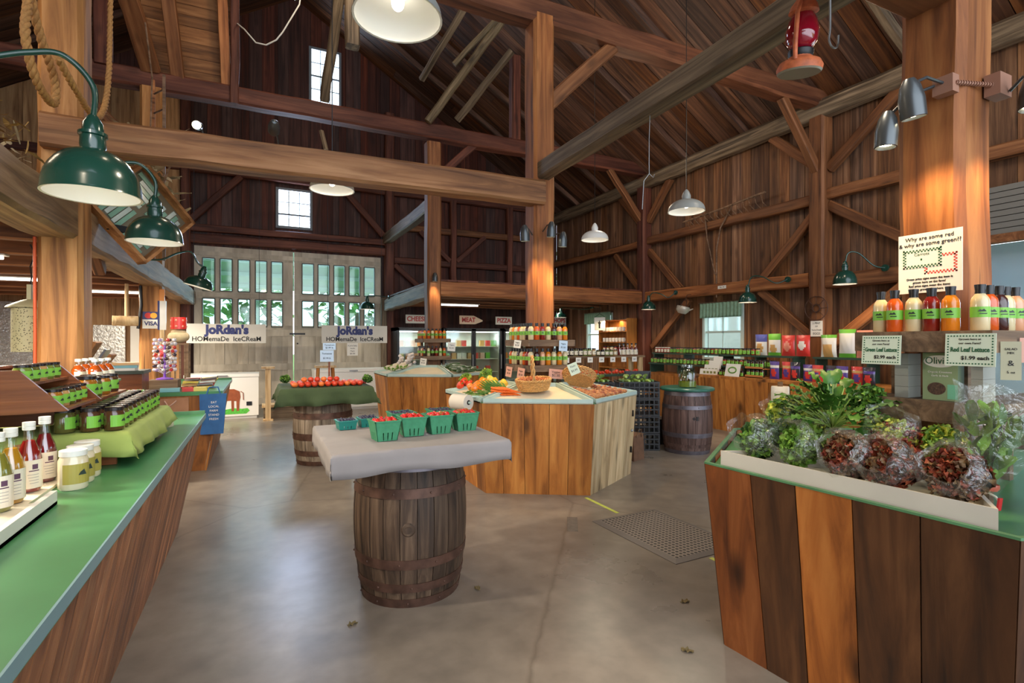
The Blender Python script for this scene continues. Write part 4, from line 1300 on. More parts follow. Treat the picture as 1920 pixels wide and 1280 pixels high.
# ================================================================== BOTTLES AND JARS
GLABEL = plain('green_label', rgb(120, 184, 62), 0.45)
GLABEL2 = plain('dark_emblem', rgb(38, 52, 44), 0.5)
CREAML = plain('cream_label', rgb(226, 218, 198), 0.55)
LIDDARK = plain('dark_jar_lid', rgb(40, 34, 34), 0.25, 0.4)
LIDWHITE = plain('white_jar_lid', rgb(228, 226, 218), 0.35)
DRESS = {n: plain(n + '_dressing', c, 0.18, coat=0.6) for n, c in dict(
    cream=rgb(206, 190, 148), orange=rgb(198, 82, 24), red=rgb(120, 26, 20), amber=rgb(206, 120, 24), pink=rgb(206, 150, 112), dark=rgb(58, 26, 22)).items()}
DRESSNAME = dict(cream='cream', orange='orange', red='dark red', amber='amber', pink='pinkish', dark='near-black')
_mesh = {}


def bottle_proto(color):
    t = thing('dressing_bottle', None, 'bottle')
    if 'db' not in _mesh:
        m = MB(); m.lathe([(0.001, 0), (0.029, 0), (0.032, 0.004), (0.032, 0.118), (0.029, 0.134), (0.018, 0.150), (0.014, 0.158), (0.014, 0.166)], 16); _mesh['db'] = m
        m = MB()
        m.lathe([(0.0155, 0.152), (0.0175, 0.153), (0.0175, 0.160), (0.0165, 0.162), (0.0195, 0.186), (0.019, 0.190), (0.001, 0.191)], 14, cap=False); _mesh['dc'] = m.mesh('cap', BLACK, 40)
        m = MB(); m.lathe([(0.0326, 0.055), (0.0326, 0.098)], 18, 0, None, R(-100), R(100), cap=False)
        for a in (-6,):
            M = Matrix.Rotation(R(a), 4, 'Z')
            m.add([(0.0333, -0.014, 0.078), (0.0333, 0.014, 0.078), (0.0333, 0.006, 0.089), (0.0333, -0.002, 0.084), (0.0333, -0.007, 0.088)], [(0, 1, 2, 3, 4)], 1, M)
        m.box(0.0325, 0.0334, -0.012, 0.012, 0.068, 0.072, 1)
        _mesh['dl'] = m.mesh('label', [GLABEL, GLABEL2])
    _mesh['db'].build('bottle', DRESS[color], t, smooth=50)
    for k, n in (('dc', 'cap'), ('dl', 'label')):
        o = bpy.data.objects.new(n, _mesh[k]); C.objects.link(o); o.parent = t
    return t


BOT = {c: Kind(lambda c=c: bottle_proto(c)) for c in DRESS}


def bottles(spots, colors, z, where, group, ends='from the left'):
    for i, (x, y, rz) in enumerate(spots):
        c = colors[i % len(colors)]
        BOT[c].put((x, y, z), rz, '%s bottle, %s %s %s' % (DRESSNAME[c], ORD[i + 1], ends, where), group)


# right post: shelf in the foreground
bottles([(2.645, 1.475, R(200)), (2.625, 1.405, R(200)), (2.64, 1.335, R(200)), (2.645, 1.268, R(200)), (2.645, 1.198, R(200))], ['cream', 'orange', 'cream', 'red', 'amber'], 1.594,
        'under the checked sign', 'dressing bottles on the right post shelf')
bottles([(2.665, 1.105, R(220)), (2.735, 1.105, R(230)), (2.805, 1.10, R(235)), (2.875, 1.105, R(240)), (2.945, 1.10, R(250))], ['cream', 'orange', 'dark', 'cream', 'pink'], 1.594,
        'on the lit post shelf at the picture edge', 'dressing bottles at the right picture edge')
# middle post: two tiers, two visible faces each
L1 = [(2.755, 5.76 - 0.072 * i, R(180)) for i in range(7)] + [(2.755 + 0.075 * i, 5.255, R(250)) for i in range(7)]
L1b = [(2.81, 5.72 - 0.09 * i, R(180)) for i in range(4)]
mix = ['cream', 'amber', 'cream', 'orange', 'cream', 'cream', 'dark', 'cream', 'orange', 'red', 'cream', 'dark', 'pink', 'amber']
bottles(L1, mix, 1.570, 'on the upper middle-post shelf', 'dressing bottles on the upper middle post shelf')
bottles(L1, mix[3:] + mix[:3], 1.280, 'on the lower middle-post shelf', 'dressing bottles on the lower middle post shelf')
L2 = [(2.773, 9.99 - 0.075 * i, R(180)) for i in range(6)] + [(2.85 + 0.078 * i, 9.613, R(250)) for i in range(5)]
bottles(L2, ['amber', 'orange', 'amber', 'orange', 'red', 'amber', 'orange', 'cream'], 1.605, 'on the upper far-post shelf', 'dressing bottles on the upper far post shelf')
bottles(L2, ['cream', 'dark', 'red', 'cream', 'orange', 'dark'], 1.275, 'on the lower far-post shelf', 'dressing bottles on the lower far post shelf')

JAR = {n: plain(n + '_jar_fill', c, 0.12, coat=0.8) for n, c in dict(
    honey=rgb(150, 96, 28), brown=rgb(74, 48, 28), relish=rgb(88, 84, 40), berry=rgb(70, 20, 26), green=rgb(106, 122, 50), tan=rgb(176, 138, 88), black=rgb(34, 26, 26), red=rgb(150, 40, 26), cream=rgb(222, 208, 176)).items()}


def jar_proto(fill, r, h, lid, lab=True, lidm=None, labm=None):
    t = thing('jar', None, 'jar')
    m = MB()
    m.lathe([(0.001, 0), (r * 0.92, 0), (r, h * 0.05), (r, h * 0.74), (r * 0.86, h * 0.84), (r * 0.84, h * 0.87)], 14)
    m.build('jar_body', JAR[fill], t, smooth=50)
    m = MB(); m.lathe([(r * 0.86, h * 0.85), (r * 0.93, h * 0.855), (r * 0.93, h * 0.99), (r * 0.88, h), (0.001, h)], 14, cap=False)
    m.build('lid', lidm or LIDDARK, t, smooth=40)
    if lab:
        m = MB(); m.lathe([(r * 1.012, h * 0.16), (r * 1.012, h * 0.66)], 10, 0, None, R(-62), R(62), cap=False)
        m.add([(r * 1.03, -r * 0.05, h * 0.38), (r * 1.0, r * 0.5, h * 0.38), (r * 1.02, r * 0.35, h * 0.52), (r * 1.03, r * 0.1, h * 0.46)], [(0, 1, 2, 3)], 1)
        m.build('label', [labm or GLABEL, GLABEL2], t)
    return t


class Jars:
    def __init__(s): s.k = {}

    def put(s, fill, r, h, loc, rz, label, group, lidm=None, lab=True, labm=None):
        key = (fill, r, h, lidm.name if lidm else 0, lab, labm.name if labm else 0)
        if key not in s.k: s.k[key] = Kind(lambda: jar_proto(fill, r, h, 0, lab, lidm, labm))
        return s.k[key].put(loc, rz, label, group)


J = Jars()
rnd = random.Random(11)
# --- left counter: cloth-covered riser with rows of pint jars
t = thing('riser_box', 'dark open box under the lime green cloth on the left counter', 'box', (0, 0, 0.952))
m = MB(); m.box(-1.29, -0.64, 3.13, 3.15, 0, 0.14); m.build('end_board', W_RACK, t)
m = MB(); m.box(-1.29, -0.64, 4.17, 4.19, 0, 0.14); m.build('end_board', W_RACK, t)
m = MB(); m.box(-1.30, -0.63, 3.12, 4.20, 0.14, 0.155); m.build('top_board', W_RACK, t)
m = MB(); m.box(-1.29, -1.28, 3.15, 4.17, 0, 0.14); m.build('back_board', DARK, t)
cloth('tablecloth', 'lime green cloth over the jar riser on the left counter', -1.33, -0.585, 3.07, 4.25, 1.1105, 0.10, weave('lime_cloth', rgb(146, 162, 82), 0.1, 7), 0.012, seed=9, flare=0.035)
fills = ['brown', 'brown', 'relish', 'brown', 'relish', 'honey']
for i in range(11):
    for j in range(3 if i < 2 else 2):
        f = fills[(i * 2 + j) % 6]
        J.put(f, 0.042, 0.112, (-0.655 - 0.096 * j, 3.165 + 0.098 * i, 1.1175), R(-35 + rnd.uniform(-25, 25)),
              'dark-lidded %s jar, %s from the near end in the %s row on the lime cloth' % (f, ORD[i + 1], ['aisle-side', 'middle', 'back'][j]), 'pint jars on the lime cloth')
# stepped rack
t = thing('step_rack', 'reddish wooden step rack of jars on the left counter', 'rack', (0, 0, 0))
for y in (2.94, 3.46):
    m = MB(); m.slab([(-0.775, y, 1.243), (-0.945, y, 1.425), (-1.30, y, 1.425), (-1.30, y, 1.119), (-0.93, y, 1.119) if y > 3 else (-1.02, y, 1.235), (-0.93, y, 1.235)], (0, 0.016, 0)); m.build('side_panel', W_RACK, t)
for (xa, xb, z) in ((-1.30, -0.79, 1.250), (-1.30, -0.91, 1.368), (-1.30, -1.13, 1.43)):
    m = MB(); m.box(xa, xb, 2.957, 3.459, z - 0.012, z); m.build('shelf_board', W_RACK, t)
m = MB(); m.box(-1.315, -1.301, 2.94, 3.476, 1.119, 1.44); m.build('back_board', W_RACK, t)
for i in range(5):
    f = ['honey', 'tan', 'relish', 'brown'][i % 4]
    J.put(f, 0.036, 0.085, (-0.85, 3.02 + 0.09 * i, 1.2505), R(-30), 'green-labelled %s jar, %s from the near end of the lower rack step' % (f, ORD[i + 1]), 'jars on the lower rack step')
for i in range(5):
    f = ['green', 'relish', 'tan'][i % 3]
    J.put(f, 0.034, 0.078, (-0.955, 3.02 + 0.09 * i, 1.3685), R(-30), 'green-labelled %s jar, %s from the near end of the upper rack step' % (f, ORD[i + 1]), 'jars on the upper rack step')
t = thing('wooden_riser', 'brown wooden riser carrying the second tier of jars beyond the step rack', 'riser', (0, 0, 1.1185))
m = MB(); m.box(-1.02, -0.805, 3.50, 4.20, 0.10, 0.118); m.build('riser_top', W_RACK, t)
for y in (3.50, 4.18):
    m = MB(); m.box(-1.02, -0.805, y, y + 0.02, 0, 0.10); m.build('riser_side', W_RACK, t)
J.put('honey', 0.052, 0.125, (-0.865, 3.57, 1.2375), R(-30), 'large honey jar with green label, nearest on the second tier', 'second tier jars')
for i in range(5):
    J.put(['relish', 'brown', 'honey'][i % 3], 0.042, 0.112, (-0.86 - 0.09 * (i % 2), 3.68 + 0.095 * i, 1.2375), R(-30), 'dark-lidded jar beyond the large honey jar, %s on the second tier' % ORD[i + 2], 'second tier jars')


def flask(kind, liquid, lab, name, h, r, capm, label):
    """clear long-necked bottle: glass skin, liquid inside, paper label, cap"""
    t = thing(name, label, 'bottle')
    k = h / 0.27
    pr = [(0.001, 0.001), (r * 0.9, 0.0), (r, 0.012), (r, h * 0.48), (r * 0.9, h * 0.56), (r * 0.5, h * 0.72), (r * 0.42, h * 0.80), (r * 0.42, h * 0.9)]
    m = MB(); m.lathe([(max(x - 0.002, 0.001), z + 0.002) for x, z in pr[:6]] + [(0.001, h * 0.70)], 18, cap=False); m.build('liquid', liquid, t, smooth=50)
    m = MB(); m.lathe(pr, 18, cap=False); m.build('glass', GLASSJ, t, smooth=60)
    m = MB(); m.lathe([(r * 0.46, h * 0.88), (r * 0.50, h * 0.885), (r * 0.50, h * 0.93), (r * 0.46, h * 0.935), (r * 0.5, h * 0.94), (r * 0.5, h * 0.995), (0.001, h)], 16, cap=False); m.build('cap', capm, t, smooth=40)
    m = MB(); m.lathe([(r * 1.015, h * 0.06), (r * 1.015, h * 0.46)], 18, 0, None, R(-110), R(110), cap=False)
    m.lathe([(r * 1.02, h * 0.33), (r * 1.02, h * 0.40)], 4, 1, None, R(-4), R(22), cap=False)
    m.lathe([(r * 1.02, h * 0.30), (r * 1.02, h * 0.315)], 4, 1, None, R(-18), R(28), cap=False)
    for q in range(4): m.lathe([(r * 1.02, h * (0.25 - 0.04 * q)), (r * 1.02, h * (0.257 - 0.04 * q))], 4, 2, None, R(-24 + q * 3), R(26), cap=False)
    m.build('label', [lab, plain('label_purple', rgb(92, 60, 84), 0.5) if 'label_purple' not in bpy.data.materials else bpy.data.materials['label_purple'], plain('label_grey', rgb(150, 146, 140), 0.5) if 'label_grey' not in bpy.data.materials else bpy.data.materials['label_grey']], t)
    return t


LIQ = {n: plain(n + '_liquid', c, 0.06, coat=1.0) for n, c in dict(amber=rgb(206, 146, 30), cherry=rgb(150, 22, 22), wine=rgb(112, 14, 26), olive=rgb(140, 136, 50), syrup=rgb(176, 76, 18), maple=rgb(120, 44, 14)).items()}
t = thing('display_tray', 'white wooden tray holding tall vinegar bottles at the lower left', 'tray', (0, 0, 0.952))
m = MB(); m.prism([(-0.98, 1.7), (-0.68, 1.7), (-0.68, 2.46), (-0.762, 2.46), (-0.762, 2.92), (-0.98, 2.92)], 0, 0.012); m.build('tray_floor', TRAYW, t)
for q in ((-0.70, -0.68, 1.7, 2.46), (-0.98, -0.96, 1.7, 2.92)):
    m = MB(); m.box(q[0], q[1], q[2], q[3], 0.0, 0.05); m.build('tray_side', WHITE, t)
for y, lq, lab in ((2.39, 'olive', 'olive-green vinegar bottle cut by the left picture edge'), (2.495, 'amber', 'tall vinegar bottle of golden liquid'), (2.66, 'cherry', 'vinegar bottle of cherry red liquid, middle of the tray'), (2.825, 'wine', 'vinegar bottle of deep raspberry liquid, farthest in the white tray')):
    f = flask('v', LIQ[lq], CREAML, 'vinegar_bottle', 0.272, 0.040, LIDWHITE, lab)
    f.location = (-0.822, y, 0.9648); f.rotation_euler = (0, 0, R(-55)); f['group'] = 'vinegar bottles in the white tray'
for i, (x, y) in enumerate(((-0.615, 2.70), (-0.620, 2.808), (-0.622, 2.915))):
    J.put('cream', 0.05, 0.158, (x - 0.08, y, 0.951), R(-55), ['white-lidded seasoning jar with gold label standing nearest on the counter edge', 'white-lidded seasoning jar in the middle of its row of three', 'white-lidded seasoning jar farthest of its row of three'][i], 'white-lidded seasoning jars', LIDWHITE, True, plain('gold_label', rgb(168, 154, 70), 0.5) if 'gold_label' not in bpy.data.materials else bpy.data.materials['gold_label'])
J.put('cream', 0.04, 0.075, (-0.60, 4.36, 0.951), R(-55), 'small pale salt jar alone on the green counter beyond the lime cloth', 'small pale jars beyond the lime cloth', LIDWHITE, False)
J.put('tan', 0.035, 0.075, (-0.72, 4.62, 0.951), R(-55), 'small pale jar half hidden behind the end of the lime cloth', 'small pale jars beyond the lime cloth', LIDWHITE, False)
t = thing('cork_stopper_jar', 'small brown cork-topped crock behind the red vinegar bottle', 'jar', (-0.90, 2.87, 0.9645))
m = MB(); m.lathe([(0.001, 0), (0.04, 0), (0.043, 0.02), (0.04, 0.10), (0.03, 0.11)], 16); m.build('crock', plain('tan_crock', rgb(150, 112, 76), 0.5), t, smooth=40)
m = MB(); m.lathe([(0.034, 0.11), (0.037, 0.15), (0.001, 0.151)], 14); m.build('cork', plain('cork', rgb(168, 122, 78), 0.8, var=0.2, scale=40), t, smooth=40)
# syrup bottles behind the rack
for i in range(5):
    f = flask('s', LIQ['syrup' if i % 2 == 0 else 'maple'], CREAML, 'syrup_bottle', 0.135, 0.034, LIDWHITE, 'small clear syrup bottle, %s from the near end on top of the step rack' % ORD[i + 1])
    f.location = (-1.215, 3.01 + 0.10 * i, 1.4305); f['group'] = 'syrup bottles on the step rack'
t = thing('wooden_crate', 'upturned crate of syrup bottles behind the pint jars', 'crate', (-1.15, 4.66, 0.952))
m = MB(); m.box(-0.22, 0.16, -0.24, 0.24, 0.0, 0.30); m.build('crate_body', W_RACK, t)
m = MB(); m.box(-0.235, 0.175, -0.255, 0.255, 0.30, 0.315); m.build('crate_top', GREENEDGE, t)
for i in range(6):
    f = flask('s', LIQ['syrup'], CREAML, 'syrup_bottle', 0.16, 0.042, LIDWHITE, 'amber maple syrup bottle, %s from the near end on the crate behind the jars' % ORD[i + 1])
    f.location = (-1.03 - 0.11 * (i % 2), 4.46 + 0.08 * i, 1.270); f['group'] = 'maple syrup bottles on the crate'

# --- right wall: jars and packets
SHELFG = plain('dark_green_shelf', rgb(40, 66, 52), 0.45)


def wall_shelf(label, x0, x1, y0, y1, z, zfloor, n=3):
    t = thing('wall_shelf', label, 'shelf', (0, 0, 0))
    m = MB(); m.box(x0, x1, y0, y1, z - 0.03, z); m.build('shelf_board', SHELFG, t)
    for i in range(n):
        y = y0 + 0.03 + (y1 - y0 - 0.06) * i / (n - 1)
        m = MB(); m.box(x0 + 0.03, x1, y - 0.015, y + 0.015, zfloor, z - 0.03); m.build('support', SHELFG, t)
    return t


wall_shelf('dark green upper shelf of jars below the valance window', 7.72, 8.02, 5.62, 7.11, 1.31, 0.95)
wall_shelf('dark green upper shelf left of the valance window', 7.72, 8.02, 7.14, 9.0, 1.31, 0.90)
wall_shelf('dark green upper shelf of snack bags right of the wall post', 7.72, 8.02, 3.7, 5.30, 1.31, 0.95)
wall_shelf('lower green step of jars on the orange counter', 7.50, 7.715, 5.75, 7.1, 1.12, 0.95)
wall_shelf('lower green step of jars left of the orange counter', 7.53, 7.715, 7.2, 8.9, 1.10, 0.90)
n = 0
for i in range(29):
    y = 8.92 - 0.092 * i
    if abs(y - 7.125) < 0.02: continue
    n += 1
    f = ['brown', 'relish', 'red', 'tan', 'green'][i % 5]
    pale = i < 5
    J.put('red' if pale else f, 0.04, 0.118, (7.79, y, 1.31), R(180 + rnd.uniform(-12, 12)), '%s jar, %s from the left along the upper shelf under the window' % ('cream-lidded red' if pale else 'green-labelled ' + f, ORD[n]), 'jars on the long upper wall shelf', LIDWHITE if pale else None, True, CREAML if pale else None)
for i in range(14):
    f = ['relish', 'brown', 'red', 'green'][i % 4]
    J.put(f, 0.04, 0.118, (7.57, 7.05 - 0.092 * i, 1.12), R(180), 'green-labelled %s jar, %s from the left on the orange counter step' % (f, ORD[i + 1]), 'jars on the orange counter step')
for i in range(17):
    f = ['relish', 'tan', 'brown'][i % 3]
    J.put(f, 0.04, 0.118, (7.60, 8.84 - 0.096 * i, 1.10), R(180), 'green-labelled %s jar, %s from the left on the step behind the barrel' % (f, ORD[i + 1]), 'jars on the step behind the barrel')
for i in range(6):
    J.put('brown', 0.036, 0.10, (7.36, 6.76 - 0.09 * i, 0.951), R(180), 'green-labelled brown jar, %s from the left along the orange counter front' % ORD[i + 1], 'jars along the orange counter front')
# cartons of jars
for k, z in enumerate((0.951, 1.09)):
    t = thing('jar_carton', ['lower', 'upper'][k] + ' orange cardboard carton of brown jars by the red packets', 'carton', (7.42, 6.05, z), group='jar cartons on the orange counter')
    CARD = bpy.data.materials.get('orange_card') or plain('orange_card', rgb(176, 112, 58), 0.7)
    m = MB(); m.box(-0.1, 0.08, -0.17, 0.17, 0, 0.012); m.build('carton_floor', CARD, t)
    m = MB(); m.box(-0.1, -0.096, -0.17, 0.17, 0, 0.045); m.build('carton_front', CARD, t)
    for i in range(4):
        for j in range(1):
            J.put('brown', 0.038, 0.122, (7.37 + 0.08 * j, 6.18 - 0.085 * i, z + 0.0125), R(180), 'brown jar, %s from the left in the %s cardboard carton' % (ORD[i + 1], ['lower', 'upper'][k]), 'jars in the cartons')


def bag(label, w, h, d, cols, rows, loc, rz, group, name='snack_bag', tilt=0.0):
    """pillow bag standing up: bulged front and back, crimped top and bottom, printed in bands"""
    t = thing(name, label, 'snack bag', loc, group=group, rot=(tilt, 0, rz))
    nx, nz = 10, 14
    for side, nm in ((-1, 'front_sheet'), (1, 'back_sheet')):
        m = MB(); V = []; F = []; MI = []
        for j in range(nz + 1):
            v = j / nz
            for i in range(nx + 1):
                u = i / nx
                b = (math.sin(PI * u) ** 0.6) * (math.sin(PI * min(max((v - 0.05) / 0.90, 0), 1)) ** 0.55 if 0.05 < v < 0.95 else 0)
                wv = 0.004 * math.sin(u * 19 + v * 11) * b + (0.003 * math.sin(u * 40) if v < 0.06 or v > 0.94 else 0)
                pin = 1 - 0.06 * math.sin(PI * v)
                V.append(((u - 0.5) * w * pin, side * (0.002 + d / 2 * b) + wv, v * h))
        for j in range(nz):
            for i in range(nx):
                F.append((j * (nx + 1) + i, j * (nx + 1) + i + 1, (j + 1) * (nx + 1) + i + 1, (j + 1) * (nx + 1) + i))
                v = (j + 0.5) / nz; u = (i + 0.5) / nx
                MI.append(rows(u, v))
        m.v = V; m.f = F; m.m = MI
        m.build(nm, cols, t, smooth=80)
    return t


def pk(n, c): return bpy.data.materials.get(n) or plain(n, c, 0.3, coat=0.3)


PB, PWh, PG, PRd, PBl, PPk = pk('packet_blue', rgb(70, 78, 150)), pk('packet_white', rgb(224, 222, 214)), pk('packet_green', rgb(104, 176, 58)), pk('packet_red', rgb(206, 58, 52)), pk('packet_tan', rgb(206, 160, 96)), pk('packet_salmon', rgb(222, 138, 116))
PPu = pk('packet_purple', rgb(86, 62, 140)); PDk = pk('packet_dark', rgb(44, 38, 50))
spot_ = lambda u, v: (u - 0.5) ** 2 / 0.07 + (v - 0.36) ** 2 / 0.05 < 1
chips = [('blue and white snack bag, first from the left above the shelf jars', [PB, PWh, PBl], lambda u, v: 0 if v > 0.62 else (2 if spot_(u, v) else 1), 6.29, 0.36), ('green and white snack bag beside the blue one', [PG, PWh, PBl], lambda u, v: 0 if v > 0.74 or v < 0.12 else (2 if spot_(u, v + 0.06) else 1), 6.03, 0.37),
         ('red snack bag with a pale oval, left of the two red ones', [PRd, PPk], lambda u, v: 1 if spot_(u, v - 0.1) else 0, 5.77, 0.34), ('red snack bag with a pale oval, right of the two red ones', [PRd, PWh], lambda u, v: 1 if spot_(u, v - 0.16) else 0, 5.51, 0.34)]
for lab, cols, rw, y, h in chips: bag(lab, 0.24, h, 0.10, cols, rw, (7.84, y + 0.03, 1.312), R(90 + 180), 'snack bags on the left upper shelf')
chips2 = [('white and gold snack bag standing right of the wall post sign', [PWh, PBl, PG], lambda u, v: 2 if v > 0.85 else (1 if v < 0.55 and abs(u - 0.5) < 0.3 else 0), 5.12, 0.34), ('pale green snack bag, tallest by the price cards', [PG, PWh], lambda u, v: 0 if v > 0.85 or v < 0.15 else 1, 4.84, 0.42),
          ('salmon snack bag beside the pale green one', [PPk, PWh], lambda u, v: 1 if spot_(u, v - 0.2) else 0, 4.58, 0.40), ('yellowish snack bag hidden most behind the left price card', [PBl, PWh], lambda u, v: 1 if spot_(u, v) else 0, 4.30, 0.36)]
for lab, cols, rw, y, h in chips2: bag(lab, 0.25, h, 0.11, cols, rw, (7.84, y, 1.312), R(270), 'snack bags right of the wall post')
for i in range(9):
    c = [[PPu, PRd, PWh], [PRd, PPu, PBl], [PDk, PRd, PPu]][i % 3]
    bag('%s packet, %s from the left in the row low on the orange counter' % (['purple', 'red', 'dark'][i % 3], ORD[i + 1]), 0.17, 0.25 if i > 2 else 0.28, 0.07, c, lambda u, v: 1 if spot_(u, v) else (2 if 0.62 < v < 0.78 else 0), (7.40 + 0.05 * (i % 2), 5.72 - 0.18 * i, 0.951), R(270), 'packets low on the orange counter')


# --- cards, signs with lettering
def card(label, w, h, loc, rot, lines, m=PAPER, name='price_card', cat='sign', border=None, group=None, thick=0.003, cols=None):
    """flat card in its own XZ plane facing -Y; lines = (text, size, x, z)"""
    t = thing(name, label, cat, loc, rot=rot, group=group)
    b = MB(); b.box(-w / 2, w / 2, 0, thick, -h / 2, h / 2); b.build('card', m, t)
    if border:
        bm_, n1, n2, sz, inset = border
        d = MB()
        for i in range(n1):
            x = -w / 2 + inset + (w - 2 * inset) * i / (n1 - 1)
            for s in (-1, 1): d.box(x - sz / 2, x + sz / 2, -0.001, 0, s * (h / 2 - inset) - sz / 2, s * (h / 2 - inset) + sz / 2)
        for i in range(1, n2 - 1):
            z = -h / 2 + inset + (h - 2 * inset) * i / (n2 - 1)
            for s in (-1, 1): d.box(s * (w / 2 - inset) - sz / 2, s * (w / 2 - inset) + sz / 2, -0.001, 0, z - sz / 2, z + sz / 2)
        d.build('dotted_border', bm_, t)
    for q in lines:
        s, sz, x, z = q[:4]
        text('lettering', s, sz, (x, -0.0012, z), (R(90), 0, 0), q[4] if len(q) > 4 else INK, t, sx=q[5] if len(q) > 5 else 1.0, bold=q[6] if len(q) > 6 else 0.0)
    return t


GINK = plain('dark_green_ink', rgb(24, 92, 60), 0.6)
PALEG = plain('pale_green_card', rgb(206, 218, 196), 0.5)
rotX = (0, 0, R(-90))       # faces -X
card('pale price card for green leaf lettuce at $2.99 each', 0.165, 0.13, (2.535, 1.415, 1.512), (R(-4), 0, R(-90)), [('Grown here at', 0.012, 0, 0.042), ("our own Farm!", 0.012, 0, 0.026), ('Green Leaf Lettuce', 0.026, 0, 0.0, GINK, 0.66, 0.0006), ('$2.99 each', 0.021, 0.018, -0.033, INK, 1.0, 0.0004)], PALEG, border=(GINK, 15, 11, 0.005, 0.010), group='lettuce price cards')
card('pale price card for red leaf lettuce at $1.99 each', 0.165, 0.13, (2.535, 1.085, 1.517), (R(-3), 0, R(-90)), [('Grown here at', 0.012, 0, 0.042), ("our own Farm!", 0.012, 0, 0.026), ('Red Leaf Lettuce', 0.026, 0, 0.0, GINK, 0.72, 0.0006), ('$1.99 each', 0.021, 0.018, -0.033, INK, 1.0, 0.0004)], PALEG, border=(GINK, 15, 11, 0.005, 0.010), group='lettuce price cards')
t = card('taped white notice asking why some are red and some green', 0.262, 0.285, (2.846, 1.375, 1.925), (0, 0, R(-90)), [('Why are some red', 0.026, 0.0, 0.118), ('& why are some green??', 0.026, 0.0, 0.090), ('Carrots', 0.020, -0.03, 0.042, GINK),
     ('Green price signs mean the item is', 0.0135, 0, -0.075, INK, 1, 0.0003), ('grown here on the farm!', 0.0135, 0, -0.092, INK, 1, 0.0003), ('Red price signs mean the items', 0.0135, 0, -0.109, INK, 1, 0.0003), ('are grown elsewhere', 0.0135, 0, -0.126, INK, 1, 0.0003)], PAPER, 'paper_notice')
REDINK = plain('red_check_ink', rgb(200, 60, 52), 0.6)


def checks(x0, x1, z0, z1, s, y=-0.0012):
    m = MB()
    for r in range(2):
        i = 0; x = x0
        while x < x1 - s * 0.5:
            for (a, b) in ((z0 + r * s, 0), (z1 - (r + 1) * s, 0)):
                if (i + r) % 2 == 0: m.box(x, x + s, y, 0, a, a + s)
            i += 1; x += s
        i = 0; z = z0
        while z < z1 - s * 0.5:
            for a in (x0 + r * s, x1 - (r + 1) * s):
                if (i + r) % 2 == 0: m.box(a, a + s, y, 0, z, z + s)
            i += 1; z += s
    return m


checks(-0.02, 0.112, -0.055, 0.035, 0.007, -0.0008).build('red_check_border', REDINK, t)
m = MB(); m.box(-0.11, 0.052, -0.0009, -0.0001, -0.022, 0.066); m.build('inner_card', PAPER, t)
checks(-0.11, 0.052, -0.022, 0.066, 0.007, -0.0016).build('green_check_border', GINK, t)
m = MB(); m.box(-0.035, -0.028, -0.0015, 0, 0.012, 0.022); m.build('carrot_mark', GINK, t)
PINKC = plain('pink_card', rgb(214, 160, 140), 0.6); TANC = plain('tan_card', rgb(176, 170, 140), 0.6)
card('tall clear-sleeved tan card hanging right of the red leaf price card', 0.06, 0.15, (2.62, 0.99, 1.475), (0, 0, R(-60)), [('SALAD', 0.012, 0, 0.045), ('MIX', 0.012, 0, 0.03), ('&', 0.03, 0, -0.01), ('5 oz', 0.014, 0, -0.045)], TANC)
card('pink card in a dark frame at the right picture edge', 0.075, 0.10, (2.78, 0.985, 1.515), (0, 0, R(-50)), [('KALE', 0.016, 0, 0.025), ('3.49', 0.02, 0, -0.01)], PINKC)

# crouton boxes on the lower shelf
BOXG = plain('sage_box', rgb(132, 152, 110), 0.5); MINT = plain('mint_panel', rgb(112, 186, 150), 0.5)
t = thing('crouton_box', 'sage green crouton box with an oval window, facing front', 'box', (2.64, 1.235, 1.296), rot=(0, 0, R(-90)))
m = MB(); m.box(-0.065, 0.065, 0, 0.05, 0, 0.205); m.build('carton', BOXG, t)
m = MB(); m.lathe([(0.001, 0), (0.030, 0)], 24, 0, Matrix.Translation((-0.012, -0.0012, 0.05)) @ Matrix.Rotation(R(90), 4, 'X') @ Matrix.Diagonal((1.15, 0.9, 1, 1)), cap=False); m.build('window', plain('crouton_brown', rgb(74, 50, 36), 0.6, var=0.7, scale=120), t)
m = MB(); m.box(0.028, 0.064, -0.001, 0, 0.008, 0.07); m.build('mint_label', MINT, t)
m = MB(); m.lathe([(0.001, 0), (0.058, 0)], 28, 0, Matrix.Translation((0, -0.0008, 0.168)) @ Matrix.Rotation(R(90), 4, 'X') @ Matrix.Diagonal((1.05, 0.45, 1, 1)), cap=False); m.build('name_oval', PAPER, t)
text('lettering', 'Olivia\'s', 0.042, (0, -0.0016, 0.17), (R(90), 0, 0), GINK, t, sx=0.9)
text('lettering', 'Organic Croutons', 0.012, (0, -0.0016, 0.122), (R(90), 0, 0), PAPER, t)
text('lettering', 'Garlic & Herb', 0.011, (0, -0.0016, 0.106), (R(90), 0, 0), PAPER, t)
for k, (y, lab) in enumerate(((1.385, 'end-on stack of grey crouton boxes left of the sage box'), (1.105, 'brown-grey boxes stacked right of the sage box'))):
    for i in range(4):
        b = MB(); b.box(-0.05, 0.05, -0.028 if k == 0 else -0.02, 0.028 if k == 0 else 0.02, 0, 0.049)
        o = b.build('small_box', plain('grey_box_card', rgb(150, 150, 140), 0.6) if k == 0 and i == 0 else bpy.data.materials['grey_box_card'], loc=(2.69, y, 1.2955 + 0.05 * i))
        tag(o, '%s, %s from the bottom' % (lab.replace('end-on stack of grey crouton boxes', 'grey crouton box in the stack').replace('brown-grey boxes stacked', 'grey box stacked'), ORD[i + 1]), 'box', 'small boxes beside the sage box')

